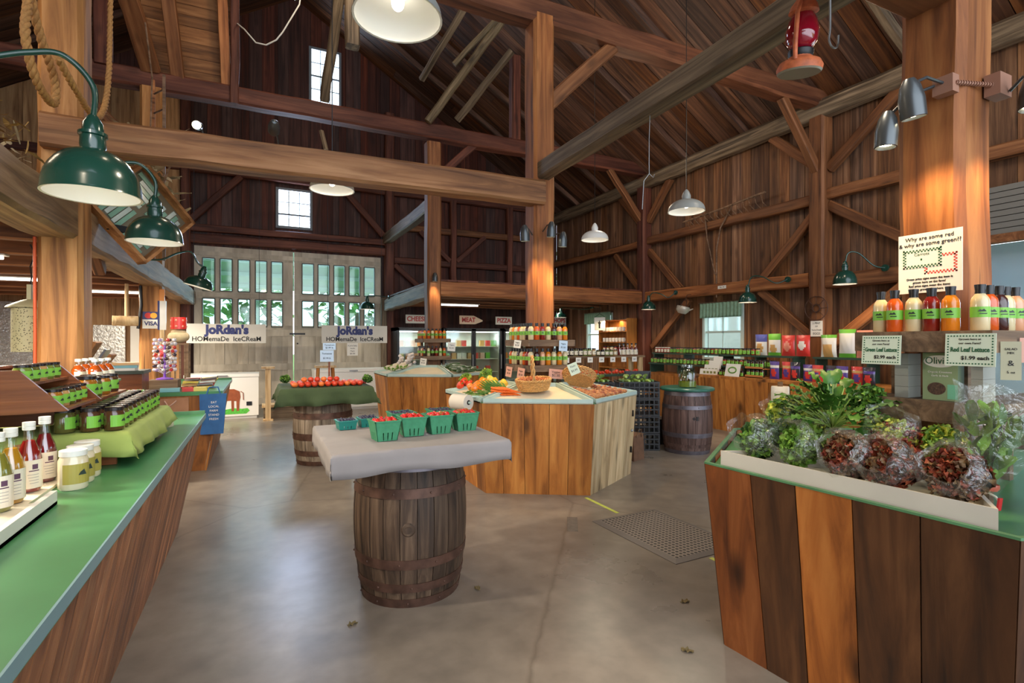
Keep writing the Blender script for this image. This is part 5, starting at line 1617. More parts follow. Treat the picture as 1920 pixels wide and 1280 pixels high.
# hanging ice cream signs
NAVY = plain('navy_paint', rgb(44, 52, 110), 0.5)
for k, (x, lab, bm_) in enumerate(((-0.65, 'white homemade ice cream board, the left of two, over the cow freezer', plain('white_sign_board', rgb(206, 204, 196), 0.6)), (1.94, 'white homemade ice cream board, the right of two, with a paper below', None))):
    t = thing('hanging_sign', lab, 'sign', (x, 12.4, 1.715), group='ice cream signs')
    m = MB(); m.box(-0.73, 0.73, 0, 0.02, -0.2, 0.2); m.build('sign_board', bpy.data.materials['white_sign_board'], t)
    text('lettering', "JoRdan's", 0.25, (0.0, -0.003, 0.075), (R(90), 0, 0), NAVY, t, sx=0.92, bold=0.014)
    text('lettering', 'HOMemaDe  IceCReaM', 0.135, (0, -0.003, -0.115), (R(90), 0, 0), INK, t, sx=0.95, bold=0.002)
    for s in (-0.6, 0.6):
        m = MB(); m.cyl((s, 0.01, 0.2), (s, 0.01, 3.545), 0.004, None, 6); m.build('hanging_wire', BLACKM, t)
    m = MB(); m.box(-0.70, 0.70, -0.03, 0.05, 3.545, 3.57); m.build('hanging_bar', W_GREY, t)
beam((LX + 0.1, 12.42, 5.35), (PX - 0.1, 12.42, 5.35), 0.12, 0.12, W_RED)
card('paper price sheet under the right ice cream sign', 0.24, 0.29, (1.88, 12.41, 1.37), (0, 0, 0), [('FLAVORS', 0.05, 0, 0.08), ('Vanilla', 0.04, 0, 0.02), ('Maple', 0.04, 0, -0.04), ('$5.00', 0.05, 0, -0.10)], PAPER)
# signs above the coolers
for s, x, w, c, lab in (('CHEESE', 3.62, 0.58, INK, 'white sign reading CHEESE over the left cooler'), ('MEAT', 5.10, 0.62, INK, 'pointed wooden sign reading MEAT over the coolers'), ('PIZZA', 6.10, 0.5, INK, 'white sign with lettering left of the middle post'), ('CHOPS', 7.85, 0.55, INK, 'white sign with red letters right of the middle post')):
    red = bpy.data.materials.get('red_sign_paint') or plain('red_sign_paint', rgb(176, 40, 40), 0.5)
    t = thing('aisle_sign', lab, 'sign', (x, 13.28, 2.13 if s != 'CHOPS' else 2.16), group='cooler signs')
    m = MB()
    if s == 'MEAT': m.prism([(-0.31, -0.11), (0.14, -0.11), (0.36, -0.03), (0.36, 0.0), (0.1, 0.12), (-0.31, 0.12)], -0.0, 0.02, 0, Matrix.Rotation(R(90), 4, 'X'))
    else: m.box(-w / 2, w / 2, -0.02, 0, -0.11, 0.11)
    m.build('sign_board', bpy.data.materials['white_sign_board'] if s != 'MEAT' else plain('cream_sign_board', rgb(222, 196, 170), 0.6), t)
    text('lettering', s, 0.17, (-0.05 if s == 'MEAT' else 0, -0.023, 0), (R(90), 0, 0), red, t, sx=0.9, bold=0.006)
    for q in (-0.2, 0.2):
        m = MB(); m.cyl((q, -0.01, 0.1), (q, -0.01, 0.33 if s != 'CHOPS' else 0.30), 0.004, None, 6); m.build('hanging_wire', BLACKM, t)
# small wall cards and tower price cards
card('small white two-line notice on the right wall post', 0.20, 0.25, (7.99, 5.42, 1.755), rotX, [('1 PINT', 0.045, 0, 0.085), ('OF', 0.035, 0, 0.035), ('Farm Fresh', 0.035, 0, -0.02), ('EGGS', 0.05, 0, -0.08)], PAPER, 'paper_notice')
card('little white tag on the orange loft girt', 0.20, 0.06, (8.02, 7.35, 2.60), rotX, [('No. 24', 0.04, 0, 0)], PAPER)
for (x, y, z, rz, w, h, mt, lab) in ((2.655, 5.40, 1.52, -70, 0.11, 0.09, PAPER, 'tilted white card on the upper shelf corner of the middle post'), (3.12, 5.15, 1.50, -15, 0.10, 0.12, plain('blue_card', rgb(176, 200, 222), 0.5), 'pale blue card at the right end of the upper middle shelf'),
                                     (2.65, 5.30, 1.19, -80, 0.13, 0.12, PINKC, 'pink card on the lower shelf of the middle post, near its left corner'), (2.65, 5.62, 1.19, -80, 0.12, 0.12, PINKC, 'pink card on the lower shelf of the middle post, farther left'),
                                     (3.02, 5.145, 1.18, -10, 0.17, 0.11, PINKC, 'pink card under the right side of the lower middle shelf'), (2.72, 9.52, 1.17, -60, 0.16, 0.13, PAPER, 'white card at the foot of the far post shelf'), (3.28, 9.53, 1.45, -10, 0.15, 0.17, PAPER, 'white card at the right of the far post shelf')):
    card(lab, w, h, (x, y, z), (R(-6), R(5), R(rz)), [('Veggies', w * 0.2, 0, h * 0.2), ('$2.50', w * 0.25, 0, -h * 0.15)], mt, group='island price cards')

# ================================================================== BERRY PUNNETS
PULP = plain('green_pulp', rgb(58, 130, 92), 0.75, var=0.12, scale=30, bump=0.2)
TEAL = plain('teal_plastic', rgb(28, 122, 110), 0.4)
BERRY = plain('strawberry_red', rgb(190, 22, 22), 0.28, var=0.25, scale=60)
BLUEB = plain('blueberry_skin', rgb(44, 44, 66), 0.5)
LEAFG = plain('calyx_green', rgb(92, 138, 52), 0.6)


def punnet_proto(m_, top, bot, h):
    t = thing('berry_punnet', None, 'punnet')
    m = MB(); w = 0.004
    a, b = top / 2, bot / 2
    for k in range(4):
        M = Matrix.Rotation(PI / 2 * k, 4, 'Z')
        cols = [-b] + [b * (-0.42 + 0.42 * i) for i in (0, 1, 2)] + [b]
        # wall above the slots, then the strips between the slots
        def P(u, z):
            f = z / h
            hw = b + (a - b) * f
            return (u * hw, -hw, z)
        zs = h * 0.42
        m.slab([P(-1, zs), P(1, zs), P(1, h), P(-1, h)], (0, w, 0), 0) if k == 0 else m.slab([M @ Vector(P(-1, zs)), M @ Vector(P(1, zs)), M @ Vector(P(1, h)), M @ Vector(P(-1, h))], M.to_3x3() @ Vector((0, w, 0)))
        cuts = [-1, -0.45, -0.36, -0.045, 0.045, 0.36, 0.45, 1]
        for i in range(0, 8, 2):
            q = [P(cuts[i], 0.0), P(cuts[i + 1], 0.0), P(cuts[i + 1], zs), P(cuts[i], zs)]
            m.slab([M @ Vector(p) for p in q], M.to_3x3() @ Vector((0, w, 0)))
    m.box(-b, b, -b, b, 0.001, 0.005)
    m.build('tub', m_, t)
    m = MB()
    for k in range(4):
        M = Matrix.Rotation(PI / 2 * k, 4, 'Z')
        m.box(-a - 0.004, a + 0.004, -a - 0.004, -a + 0.004, h - 0.004, h + 0.003, 0, M)
    m.build('rim', m_, t)
    return t


def strawberry_proto():
    t = thing('strawberry', None, 'strawberry')
    m = MB(); m.lathe([(0.0005, -0.020), (0.006, -0.017), (0.012, -0.006), (0.0155, 0.006), (0.014, 0.013), (0.007, 0.017), (0.0005, 0.0165)], 12, cap=False); m.build('flesh', BERRY, t, smooth=70)
    m = MB()
    for k in range(6):
        a = k * PI / 3
        p = lambda r, z, da=0: (r * math.cos(a + da), r * math.sin(a + da), z)
        m.add([p(0.001, 0.0175), p(0.007, 0.0180, 0.35), p(0.015, 0.0145), p(0.007, 0.0180, -0.35)], [(0, 1, 2, 3)])
    m.build('calyx', LEAFG, t)
    return t


def ball_proto(name, cat, m_, r, sc=(1, 1, 1), seg=10):
    t = thing(name, None, cat)
    m = MB(); m.ball((0, 0, 0), r, seg, 7, 0, sc); m.build('fruit', m_, t, smooth=80)
    return t


def ball_single(name, cat, m_, r, sc=(1, 1, 1), seg=10, lump=0.0, seed=1):
    m = MB(); m.ball((0, 0, 0), r, seg, 7, 0, sc)
    if lump:
        rr = random.Random(seed)
        m.v = [tuple(c * (1 + rr.uniform(-lump, lump)) for c in v) for v in m.v]
    return tag(m.build(name, m_, smooth=80), None, cat)


K_QUART = Kind(lambda: punnet_proto(PULP, 0.152, 0.115, 0.112))
K_TEAL = Kind(lambda: punnet_proto(TEAL, 0.118, 0.10, 0.055))
K_STRAW = Kind(strawberry_proto)
K_BLUE = Kind(lambda: ball_single('blueberry', 'blueberry', BLUEB, 0.0085, seg=8))
rnd = random.Random(21)
ZT = 0.9885
for x, y, rz, lab, fill in ((0.635, 3.02, 0.10, 'green pulp punnet of strawberries standing nearest, at the front left', 's'), (0.815, 3.10, -0.02, 'green pulp punnet of strawberries, second from the left in the row', 's'), (0.983, 3.11, 0.0, 'green pulp punnet of strawberries, third from the left in the row', 's'),
                            (1.165, 3.14, -0.03, 'green pulp punnet of strawberries, rightmost of the row', 's'), (0.80, 3.30, 0.05, 'green pulp punnet of blueberries behind the second strawberry punnet', 'b'), (1.065, 3.32, 0.05, 'green pulp punnet of blueberries behind the right two strawberry punnets', 'b')):
    K_QUART.put((x, y, ZT), rz, lab, 'green pulp punnets')
    if fill == 's':
        n = 0
        for i in range(4):
            for j in range(4):
                px = (i - 1.5) * 0.0315 + rnd.uniform(-0.002, 0.002); py = (j - 1.5) * 0.0315 + rnd.uniform(-0.002, 0.002)
                hgt = 0.098 + 0.014 * (1 - (abs(i - 1.5) + abs(j - 1.5)) / 3) + rnd.uniform(0, 0.008)
                K_STRAW.put((x + px, y + py, ZT + hgt), None, 'red strawberry heaped in the ' + lab.replace('green pulp punnet of strawberries', 'punnet').replace(' standing', ''), 'strawberries in the ' + lab.split('strawberries')[1].strip(', '), rot=(rnd.uniform(-1.6, 1.6), rnd.uniform(-1.2, 1.2), rnd.uniform(0, 6)), sc=rnd.uniform(0.95, 1.15))
    else:
        for i in range(7):
            for j in range(7):
                K_BLUE.put((x + (i - 3) * 0.0185 + rnd.uniform(-0.002, 0.002), y + (j - 3) * 0.0185 + rnd.uniform(-0.002, 0.002), ZT + 0.103 + rnd.uniform(0, 0.012)), 0, 'dark blueberry in the ' + lab.replace('green pulp punnet of blueberries', 'punnet'), 'blueberries ' + lab.split('blueberries ')[1])
for x, y, lab in ((0.49, 3.50, 'small teal punnet of blueberries, left one at the back corner'), (0.635, 3.55, 'small teal punnet of blueberries, right one behind the nearest strawberries')):
    K_TEAL.put((x, y, ZT), 0.08, lab, 'small teal punnets')
    for i in range(6):
        for j in range(6):
            K_BLUE.put((x + (i - 2.5) * 0.0175 + rnd.uniform(-0.002, 0.002), y + (j - 2.5) * 0.0175 + rnd.uniform(-0.002, 0.002), ZT + 0.052 + rnd.uniform(0, 0.010)), 0, 'dark blueberry in the ' + lab.replace('small teal punnet of blueberries', 'teal punnet'), 'blueberries in the ' + lab.split(', ')[1])

# ================================================================== TOMATO TABLE
TOM = plain('tomato_skin', rgb(206, 62, 34), 0.2, var=0.2, scale=9)
TOM2 = plain('orange_tomato_skin', rgb(222, 112, 48), 0.2, var=0.2, scale=9)
K_T1 = Kind(lambda: ball_single('tomato', 'tomato', TOM, 0.037, (1, 1, 0.84), 14))
K_T2 = Kind(lambda: ball_single('tomato', 'tomato', TOM2, 0.037, (1, 1, 0.84), 14))
n = 0
for j in range(5):
    for i in range(11):
        n += 1
        (K_T1 if (i * 3 + j * 5) % 4 else K_T2).put((0.36 + 0.077 * i + rnd.uniform(-0.003, 0.003), 6.86 + 0.078 * j + rnd.uniform(-0.003, 0.003), 1.021 + rnd.uniform(0, 0.002)), rnd.uniform(0, 6),
            '%s tomato, %s from the left in the %s row of the green cloth table' % ('red' if (i * 3 + j * 5) % 4 else 'orange', ORD[i + 1], ['front', 'second', 'third', 'fourth', 'back'][j]), 'tomatoes on the green cloth')
for j in range(1):
    for i in range(6):
        (K_T2 if (i + j) % 3 == 0 else K_T1).put((0.475 + 0.077 * i, 6.978 + 0.078 * j, 1.076), rnd.uniform(0, 6), 'tomato lying on top of the others, %s from the left' % ORD[i + 1], 'tomatoes heaped on the second layer')
def two_tone(name, c1, c2, sc, rough=0.5):
    m = plain(name, c1, rough, var=0.3, scale=sc)
    r = [n for n in m.node_tree.nodes if n.type == 'VALTORGB'][0]
    r.color_ramp.elements[0].color = c1; r.color_ramp.elements[1].color = c2
    return m


LETG = plain('lettuce_green', rgb(112, 154, 56), 0.5, var=0.35, scale=14)
LETY = plain('lettuce_yellow_green', rgb(176, 190, 70), 0.5, var=0.25, scale=14)
LETD = plain('lettuce_dark_green', rgb(62, 96, 44), 0.5, var=0.35, scale=14)
LETR = two_tone('red_lettuce', rgb(104, 30, 24), rgb(172, 84, 52), 30)
LETRD = two_tone('dark_red_lettuce', rgb(70, 38, 30), rgb(150, 118, 78), 24)
GREENS = plain('bunch_greens', rgb(58, 104, 34), 0.4, var=0.35, scale=12)
STEMG = plain('pale_stem', rgb(150, 180, 90), 0.45)
KALE = plain('dark_kale', rgb(34, 60, 42), 0.5, var=0.4, scale=20)


def leaf(m, base, tip_dir, up, ln, wd, curl, ruf, mi, rr, nu=6, nv=4):
    """one leaf blade: grows from base along tip_dir, bends away from up by curl, edge ruffled"""
    d = Vector(tip_dir).normalized(); u = Vector(up)
    s = d.cross(u).normalized(); u = s.cross(d).normalized()
    V = []; ph = rr.uniform(0, 6.28)
    p = Vector(base); ang = 0
    step = ln / nu
    for i in range(nu + 1):
        t = i / nu
        w = wd * (math.sin(PI * min(1, 0.08 + 0.86 * t)) ** 0.7)
        dd = d * math.cos(ang) + u * math.sin(ang); uu = -d * math.sin(ang) + u * math.cos(ang)
        for j in range(nv + 1):
            v = j / nv * 2 - 1
            rfl = ruf * abs(v) ** 1.5 * math.sin(ph + t * 23 + v * 5) * wd
            V.append(p + s * (v * w) + uu * (rfl + 0.15 * wd * v * v))
        p = p + dd * step
        ang += curl / nu
    F = [(i * (nv + 1) + j, i * (nv + 1) + j + 1, (i + 1) * (nv + 1) + j + 1, (i + 1) * (nv + 1) + j) for i in range(nu) for j in range(nv)]
    m.add(V, F, mi)


def lettuce_mb(seed, n=26, ln=0.15, wd=0.040, open_=1.0):
    """head growing along +Z from the origin: broad outer leaves, then a dome of small frilled leaf tips"""
    rr = random.Random(seed); m = MB()
    for i in range(n):
        t = i / n
        a = i * 2.4 + rr.uniform(-0.3, 0.3)
        tilt = open_ * (1 - t) ** 0.8 + 0.06
        d = Vector((math.cos(a) * math.sin(tilt), math.sin(a) * math.sin(tilt), math.cos(tilt)))
        leaf(m, (0.012 * math.cos(a), 0.012 * math.sin(a), 0.0), d, Vector((-math.cos(a), -math.sin(a), 0.3)), ln * rr.uniform(0.75, 0.95), wd * rr.uniform(0.8, 1.1), 0.35 + rr.uniform(-0.3, 0.3), 0.4, 0, rr, 7, 4)
    k = 7 * n
    for i in range(k):
        t = (i + 0.5) / k
        ph = math.acos(1 - t * (0.98 if open_ < 1.05 else 1.05)); a = i * 2.39996 + rr.uniform(-0.2, 0.2)
        nv = Vector((math.sin(ph) * math.cos(a), math.sin(ph) * math.sin(a), math.cos(ph)))
        p = Vector((nv.x * ln * 0.52, nv.y * ln * 0.52, ln * 0.42 + nv.z * ln * 0.50)) * rr.uniform(0.86, 1.0)
        d = (nv + Vector((rr.uniform(-0.6, 0.6), rr.uniform(-0.6, 0.6), rr.uniform(-0.2, 0.7)))).normalized()
        leaf(m, p - d * 0.02, d, Vector((rr.uniform(-1, 1), rr.uniform(-1, 1), rr.uniform(-1, 1))), rr.uniform(0.035, 0.055), rr.uniform(0.014, 0.024), rr.uniform(-1.2, 1.2), 0.7, 0 if rr.random() < 0.3 + 0.6 * t else 1, rr, 5, 4)
    return m


def bag_mb(seed, r0, r1, ln, flare=0.03, seg=30, rows=14, neck=None):
    """thin crumpled sleeve along +Z"""
    rr = random.Random(seed); m = MB()
    ph = [rr.uniform(0, 6.28) for _ in range(6)]
    V = []
    for j in range(rows + 1):
        t = j / rows
        r = r0 + (r1 - r0) * (math.sin(PI / 2 * min(1, t * 1.25)))
        if neck and t > 0.72: r *= 1 - neck * ((t - 0.72) / 0.28)
        if t > 0.88: r += flare * (t - 0.88) / 0.12
        for i in range(seg):
            a = 2 * PI * i / seg
            q = r * (1 + 0.05 * math.sin(3 * a + ph[0] + t * 4) + 0.035 * math.sin(7 * a + ph[1] - t * 7) + 0.03 * math.sin(13 * a + ph[2] + t * 11))
            V.append((q * math.cos(a), q * math.sin(a), ln * t + 0.012 * math.sin(5 * a + ph[3]) * t - 0.02))
    F = [(j * seg + i, j * seg + (i + 1) % seg, (j + 1) * seg + (i + 1) % seg, (j + 1) * seg + i) for j in range(rows) for i in range(seg)]
    F.append(tuple(range(seg - 1, -1, -1)))
    m.add(V, F)
    return m


def bagged(name, label, cat, loc, axis, mats, seed, ln=0.165, wd=0.042, bagged_=True, n=26, open_=0.95, r1=0.105, bl=0.25, group=None, roll=0.0):
    q = Vector(axis).normalized().to_track_quat('Z', 'Y')
    t = thing(name, label, cat, loc, group=group, rot=q.to_euler())
    lettuce_mb(seed, n, ln, wd, open_).build('leaves', mats, t, smooth=70)
    if bagged_: bag_mb(seed + 50, 0.05, r1, bl, 0.045, neck=0.72).build('plastic_bag', FILM, t, smooth=80)
    return t


# tray of the lettuce island
tr = tray(isl_r, 4, 1.155, 0.60, 0.902, 0.902, 0.098, 0.014, mf=TRAYW, mr=plain('dull_white_tray', rgb(198, 192, 180), 0.45, var=0.05, scale=4), gap=0.035, phase=-85.3)
FR = [(1.80, 0.935, 'green'), (1.63, 0.935, 'green'), (1.40, 0.93, 'red'), (1.215, 0.93, 'red'), (1.03, 0.93, 'red')]
GL = 'bagged green lettuces on the foreground island'; RL = 'bagged red lettuces on the foreground island'
bagged('lettuce', 'bagged dark green lettuce at the far left end of the white tray', 'lettuce', (2.31, 1.80, 1.03), (-0.85, 0.1, 0.42), [LETD, LETG], 1, group=GL)
bagged('lettuce', 'bagged bright green curly lettuce second from the left in the white tray', 'lettuce', (2.31, 1.60, 1.03), (-0.85, -0.05, 0.45), [LETG, LETG], 2, ln=0.155, group=GL)
bagged('lettuce', 'bagged red lettuce with an orange-red heart beside the curly green one', 'lettuce', (2.32, 1.39, 1.03), (-0.8, -0.12, 0.35), [LETRD, LETR], 3, group=RL)
bagged('lettuce', 'bagged red lettuce in the middle of the white tray', 'lettuce', (2.33, 1.205, 1.03), (-0.8, 0.05, 0.35), [LETR, LETRD], 4, group=RL)
bagged('lettuce', 'bagged red lettuce nearest the right end of the white tray', 'lettuce', (2.35, 1.02, 1.03), (-0.8, -0.1, 0.4), [LETRD, LETR], 5, ln=0.16, group=RL)
bagged('lettuce', 'bagged yellow-hearted lettuce highest at the left of the pile', 'lettuce', (2.50, 1.80, 1.13), (-0.70, 0.12, 0.50), [LETG, LETY], 6, ln=0.16, group=GL, r1=0.095, bl=0.21)
bagged('lettuce', 'bagged pale ribbed lettuce on top of the pile by the leafy bunch', 'lettuce', (2.53, 1.64, 1.13), (-0.66, 0.05, 0.55), [LETG, LETY], 7, ln=0.17, group=GL, r1=0.095, bl=0.21)
bagged('lettuce', 'pale brownish bagged lettuce behind the red lettuces', 'lettuce', (2.50, 1.31, 1.07), (-0.45, 0.0, 0.6), [LETR, LETY], 8, ln=0.15, group=RL)
bagged('lettuce', 'loose light green lettuce under the wooden shelf edge', 'lettuce', (2.56, 1.42, 1.08), (-0.35, -0.2, 0.5), [LETY, LETG], 9, bagged_=False, ln=0.14, group='loose lettuces below the shelf')
bagged('lettuce', 'loose light green lettuce nearest the upright sleeve of herbs', 'lettuce', (2.56, 1.20, 1.07), (-0.35, -0.3, 0.5), [LETY, LETG], 10, bagged_=False, ln=0.14, group='loose lettuces below the shelf')
# leafy bunch of greens
t = thing('greens_bunch', 'tall leafy bunch of dark green radish tops behind the bagged lettuce', 'greens', (2.43, 1.57, 1.14), rot=(R(6), R(-6), 0))
m = MB(); st = MB(); rr = random.Random(5)
for i in range(95):
    a = rr.uniform(0, 2 * PI); tl = rr.uniform(0.1, 1.25)
    d = Vector((math.cos(a) * math.sin(tl), math.sin(a) * math.sin(tl) * 1.25, math.cos(tl)))
    L_ = rr.uniform(0.10, 0.22)
    e = d * L_
    st.tube([(0, 0, 0), e * 0.5 + Vector((0, 0, 0.01)), e], 0.0028, 5)
    leaf(m, e, d + Vector((0, 0, -0.2)), Vector((0, 0, 1)), rr.uniform(0.05, 0.095), rr.uniform(0.018, 0.031), -0.9, 0.3, 0, rr)
m.build('leaves', GREENS, t, smooth=70); st.build('stems', STEMG, t, smooth=60)
bagged('greens_bunch', 'smaller green bunch beside the grey boxes on the shelf edge', 'greens', (2.60, 1.50, 1.22), (-0.35, -0.15, 0.7), [GREENS, LETG], 31, bagged_=False, ln=0.12, n=16, open_=1.1)
# sleeve of mixed greens
t = thing('greens_sleeve', 'upright clear cone sleeve of mixed salad greens at the right', 'salad bag', (2.40, 0.975, 1.02), rot=(R(5), R(6), 0))
m = MB(); rr = random.Random(8)
for i in range(90):
    z = rr.uniform(0.02, 0.25); a = rr.uniform(0, 2 * PI); r = (0.02 + 0.30 * z) * math.sqrt(rr.random())
    leaf(m, (r * math.cos(a), r * math.sin(a), z), (rr.uniform(-0.5, 0.5), rr.uniform(-0.5, 0.5), rr.uniform(0.2, 1)), (rr.uniform(-1, 1), rr.uniform(-1, 1), 0.2), rr.uniform(0.05, 0.09), rr.uniform(0.012, 0.022), rr.uniform(-0.6, 0.6), 0.2, 0 if rr.random() < 0.5 else 1, rr, 4, 2)
m.build('leaves', [LETG, LETD], t, smooth=70)
bag_mb(77, 0.03, 0.125, 0.385, 0.02, neck=0.06).build('plastic_sleeve', FILM, t, smooth=80)
m = MB(); m.lathe([(0.03, -0.012), (0.036, 0.0), (0.034, 0.012)], 16, cap=False); m.build('rubber_band', plain('pinkish_band', rgb(206, 96, 76), 0.5), t, smooth=60)
m = MB(); m.box(-0.012, 0.012, -0.046, -0.04, -0.075, -0.03); m.build('red_tag', plain('red_tag', rgb(214, 28, 34), 0.4), t)
m = MB(); m.tube([(0, 0, -0.02), (0.0, -0.03, -0.03), (0.0, -0.042, -0.045)], 0.004, 6); m.build('twist_tie', TRAYW, t)
bagged('kale_bunch', 'very dark green kale at the right picture edge', 'kale', (2.63, 0.80, 0.99), (-0.2, -0.3, 0.8), [KALE, LETD], 40, bagged_=False, ln=0.19, n=30, open_=1.0)
bagged('kale_bunch', 'purple-black kale at the lower right picture edge', 'kale', (2.36, 0.68, 0.985), (-0.3, 0.3, 0.5), [plain('purple_kale', rgb(58, 34, 58), 0.5, var=0.4, scale=25), KALE], 41, bagged_=False, ln=0.12, n=22, open_=1.1)
# roll of bags on a peg
t = thing('bag_roll', 'white roll of produce bags on a peg behind the bagged lettuce', 'bag roll', (2.66, 2.02, 0.90))
m = MB(); m.cyl((0, 0, 0), (0, 0, 0.42), 0.014, None, 10); m.build('peg', W_DARKSHELF, t)
m = MB(); m.lathe([(0.016, 0.30), (0.045, 0.30), (0.047, 0.31), (0.047, 0.385), (0.045, 0.395), (0.016, 0.395)], 20, cap=False); m.build('roll', plain('film_roll', rgb(222, 216, 206), 0.4), t, smooth=40)

# ================================================================== MIDDLE ISLAND PRODUCE
WICK = plain('wicker', rgb(198, 150, 88), 0.55, var=0.3, scale=60)


def wicker(name, label, r, h, loc, rot, handle=0.0, flare=1.25, group=None):
    t = thing(name, label, 'basket', loc, rot=rot, group=group)
    m = MB(); rows = int(h / 0.013)
    nS = 22
    for j in range(rows):
        z = h * (j + 0.5) / rows; rad = r / flare + (r - r / flare) * math.sin(PI / 2 * z / h)
        pts = []
        for i in range(nS * 4):
            a = 2 * PI * i / (nS * 4)
            pts.append(((rad + 0.005 * math.cos(nS * a + PI * j)) * math.cos(a), (rad + 0.005 * math.cos(nS * a + PI * j)) * math.sin(a), z))
        m.tube(pts, 0.0062, 5, closed=True)
    m.lathe([(0.001, 0.004), (r / flare, 0.004), (r / flare, 0.012), (0.001, 0.012)], 28, cap=False)
    for i in range(nS):
        a = 2 * PI * (i + 0.5) / nS
        m.tube([(((r / flare) + (r - r / flare) * math.sin(PI / 2 * u)) * math.cos(a), ((r / flare) + (r - r / flare) * math.sin(PI / 2 * u)) * math.sin(a), h * u) for u in (0, 0.3, 0.6, 1)], 0.004, 5)
    m.build('woven_body', WICK, t, smooth=60)
    m = MB()
    for s in (0, PI):
        m.tube([((r + 0.008 * math.cos(16 * a + s)) * math.cos(a), (r + 0.008 * math.cos(16 * a + s)) * math.sin(a), h + 0.008 * math.sin(16 * a + s)) for a in [2 * PI * i / 96 for i in range(96)]], 0.008, 6, closed=True)
    m.build('braided_rim', WICK, t, smooth=60)
    if handle:
        m = MB()
        for s in (0, PI):
            m.tube([(0.010 * math.cos(9 * u * PI + s), (r + 0.010 * math.sin(9 * u * PI + s)) * math.cos(PI * u), h + handle * math.sin(PI * u) ** 0.8) for u in [i / 40 for i in range(41)]], 0.009, 6)
        m.build('handle', WICK, t, smooth=60)
    return t


BK = (2.63, 4.95, 1.03)
wicker('wicker_basket', 'round wicker basket with tall handle in the front tray of the middle island', 0.185, 0.115, BK, (R(4), R(-3), R(-25)), 0.25)
ONI = plain('brown_onion_skin', rgb(170, 92, 40), 0.35, var=0.35, scale=20)
K_ON = Kind(lambda: ball_single('shallot', 'shallot', ONI, 0.022, (1, 1, 1.25), 10, 0.04))
n = 0
for ring, cnt, hh in ((0.0, 1, 0.128), (0.048, 6, 0.122), (0.096, 12, 0.112), (0.14, 17, 0.108)):
    for i in range(cnt):
        n += 1; a = 2 * PI * i / cnt + ring * 9
        K_ON.put((BK[0] + ring * math.cos(a), BK[1] + ring * math.sin(a), BK[2] + hh), None, 'brown shallot heaped in the handled wicker basket', 'shallots in the handled basket', rot=(rnd.uniform(-1.2, 1.2), rnd.uniform(-1.2, 1.2), 0))
TB = (3.22, 4.98, 1.10)
wicker('wicker_basket', 'shallow wicker basket tipped over toward the brown nuts, holding a white card', 0.185, 0.085, TB, (R(-25), R(24), 0), 0, 1.2)
card('white and green price card standing in the tipped wicker basket', 0.11, 0.13, (3.09, 4.88, 1.25), (R(-15), R(-22), R(-25)), [('Nuts', 0.03, 0, 0.03), ('$3.99', 0.032, 0, -0.02)], plain('mint_card', rgb(200, 216, 196), 0.5))
NUT = plain('potato_skin', rgb(176, 118, 74), 0.55, var=0.35, scale=30)
NUT2 = plain('red_potato_skin', rgb(140, 74, 50), 0.5, var=0.35, scale=30)
K_N1 = Kind(lambda: ball_single('potato', 'potato', NUT, 0.023, (1.25, 1, 0.9), 9, 0.06)); K_N2 = Kind(lambda: ball_single('potato', 'potato', NUT2, 0.022, (1.15, 1, 0.95), 9, 0.06, 4))
e1 = (hexv(1, 1) - hexv(1, 0)).normalized(); nrm = ((hexv(1, 0) + hexv(1, 1)) / 2).normalized()
n = 0
for j in range(7):
    rad = 0.90 - 0.052 * j
    hw = rad * math.tan(R(30)) - 0.07
    k = int(2 * hw / 0.052)
    for i in range(k):
        s = -hw + 2 * hw * (i + 0.5) / k
        p = nrm * rad + e1 * s + Vector((C_IS[0], C_IS[1], 0))
        if (p.xy - Vector(TB[:2])).length < 0.2: continue
        n += 1
        zt = 0.925 + (0.98 - rad) * 0.185 + 0.036
        (K_N1 if rnd.random() < 0.65 else K_N2).put((p.x + rnd.uniform(-0.005, 0.005), p.y + rnd.uniform(-0.005, 0.005), zt + rnd.uniform(0, 0.008)), None, 'little brown potato loose in the right tray of the middle island', 'little potatoes in the right tray', rot=(rnd.uniform(-0.4, 0.4), rnd.uniform(-0.4, 0.4), rnd.uniform(0, 6)))

PEP = {n: plain(n + '_pepper_skin', c, 0.18, coat=0.4) for n, c in dict(red=rgb(214, 60, 22), orange=rgb(232, 128, 28), yellow=rgb(232, 186, 60), green=rgb(96, 138, 50)).items()}


def pepper_proto(c):
    t = thing('bell_pepper', None, 'pepper')
    m = MB(); V = []; seg = 20; prof = [(0.004, -0.040), (0.020, -0.044), (0.032, -0.034), (0.037, -0.012), (0.040, 0.012), (0.036, 0.032), (0.022, 0.040), (0.008, 0.034)]
    for r, z in prof:
        for i in range(seg):
            a = 2 * PI * i / seg
            q = r * (1 + 0.10 * math.cos(4 * a) * (r / 0.04))
            V.append((q * math.cos(a), q * math.sin(a), z))
    F = [(j * seg + i, j * seg + (i + 1) % seg, (j + 1) * seg + (i + 1) % seg, (j + 1) * seg + i) for j in range(len(prof) - 1) for i in range(seg)]
    F += [tuple(range(seg - 1, -1, -1)), tuple((len(prof) - 1) * seg + i for i in range(seg))]
    m.add(V, F); m.build('flesh', PEP[c], t, smooth=60)
    m = MB(); m.tube([(0, 0, 0.032), (0.003, 0, 0.045), (0.009, 0, 0.056)], [0.009, 0.005, 0.006], 7); m.build('stem', LEAFG, t, smooth=50)
    return t


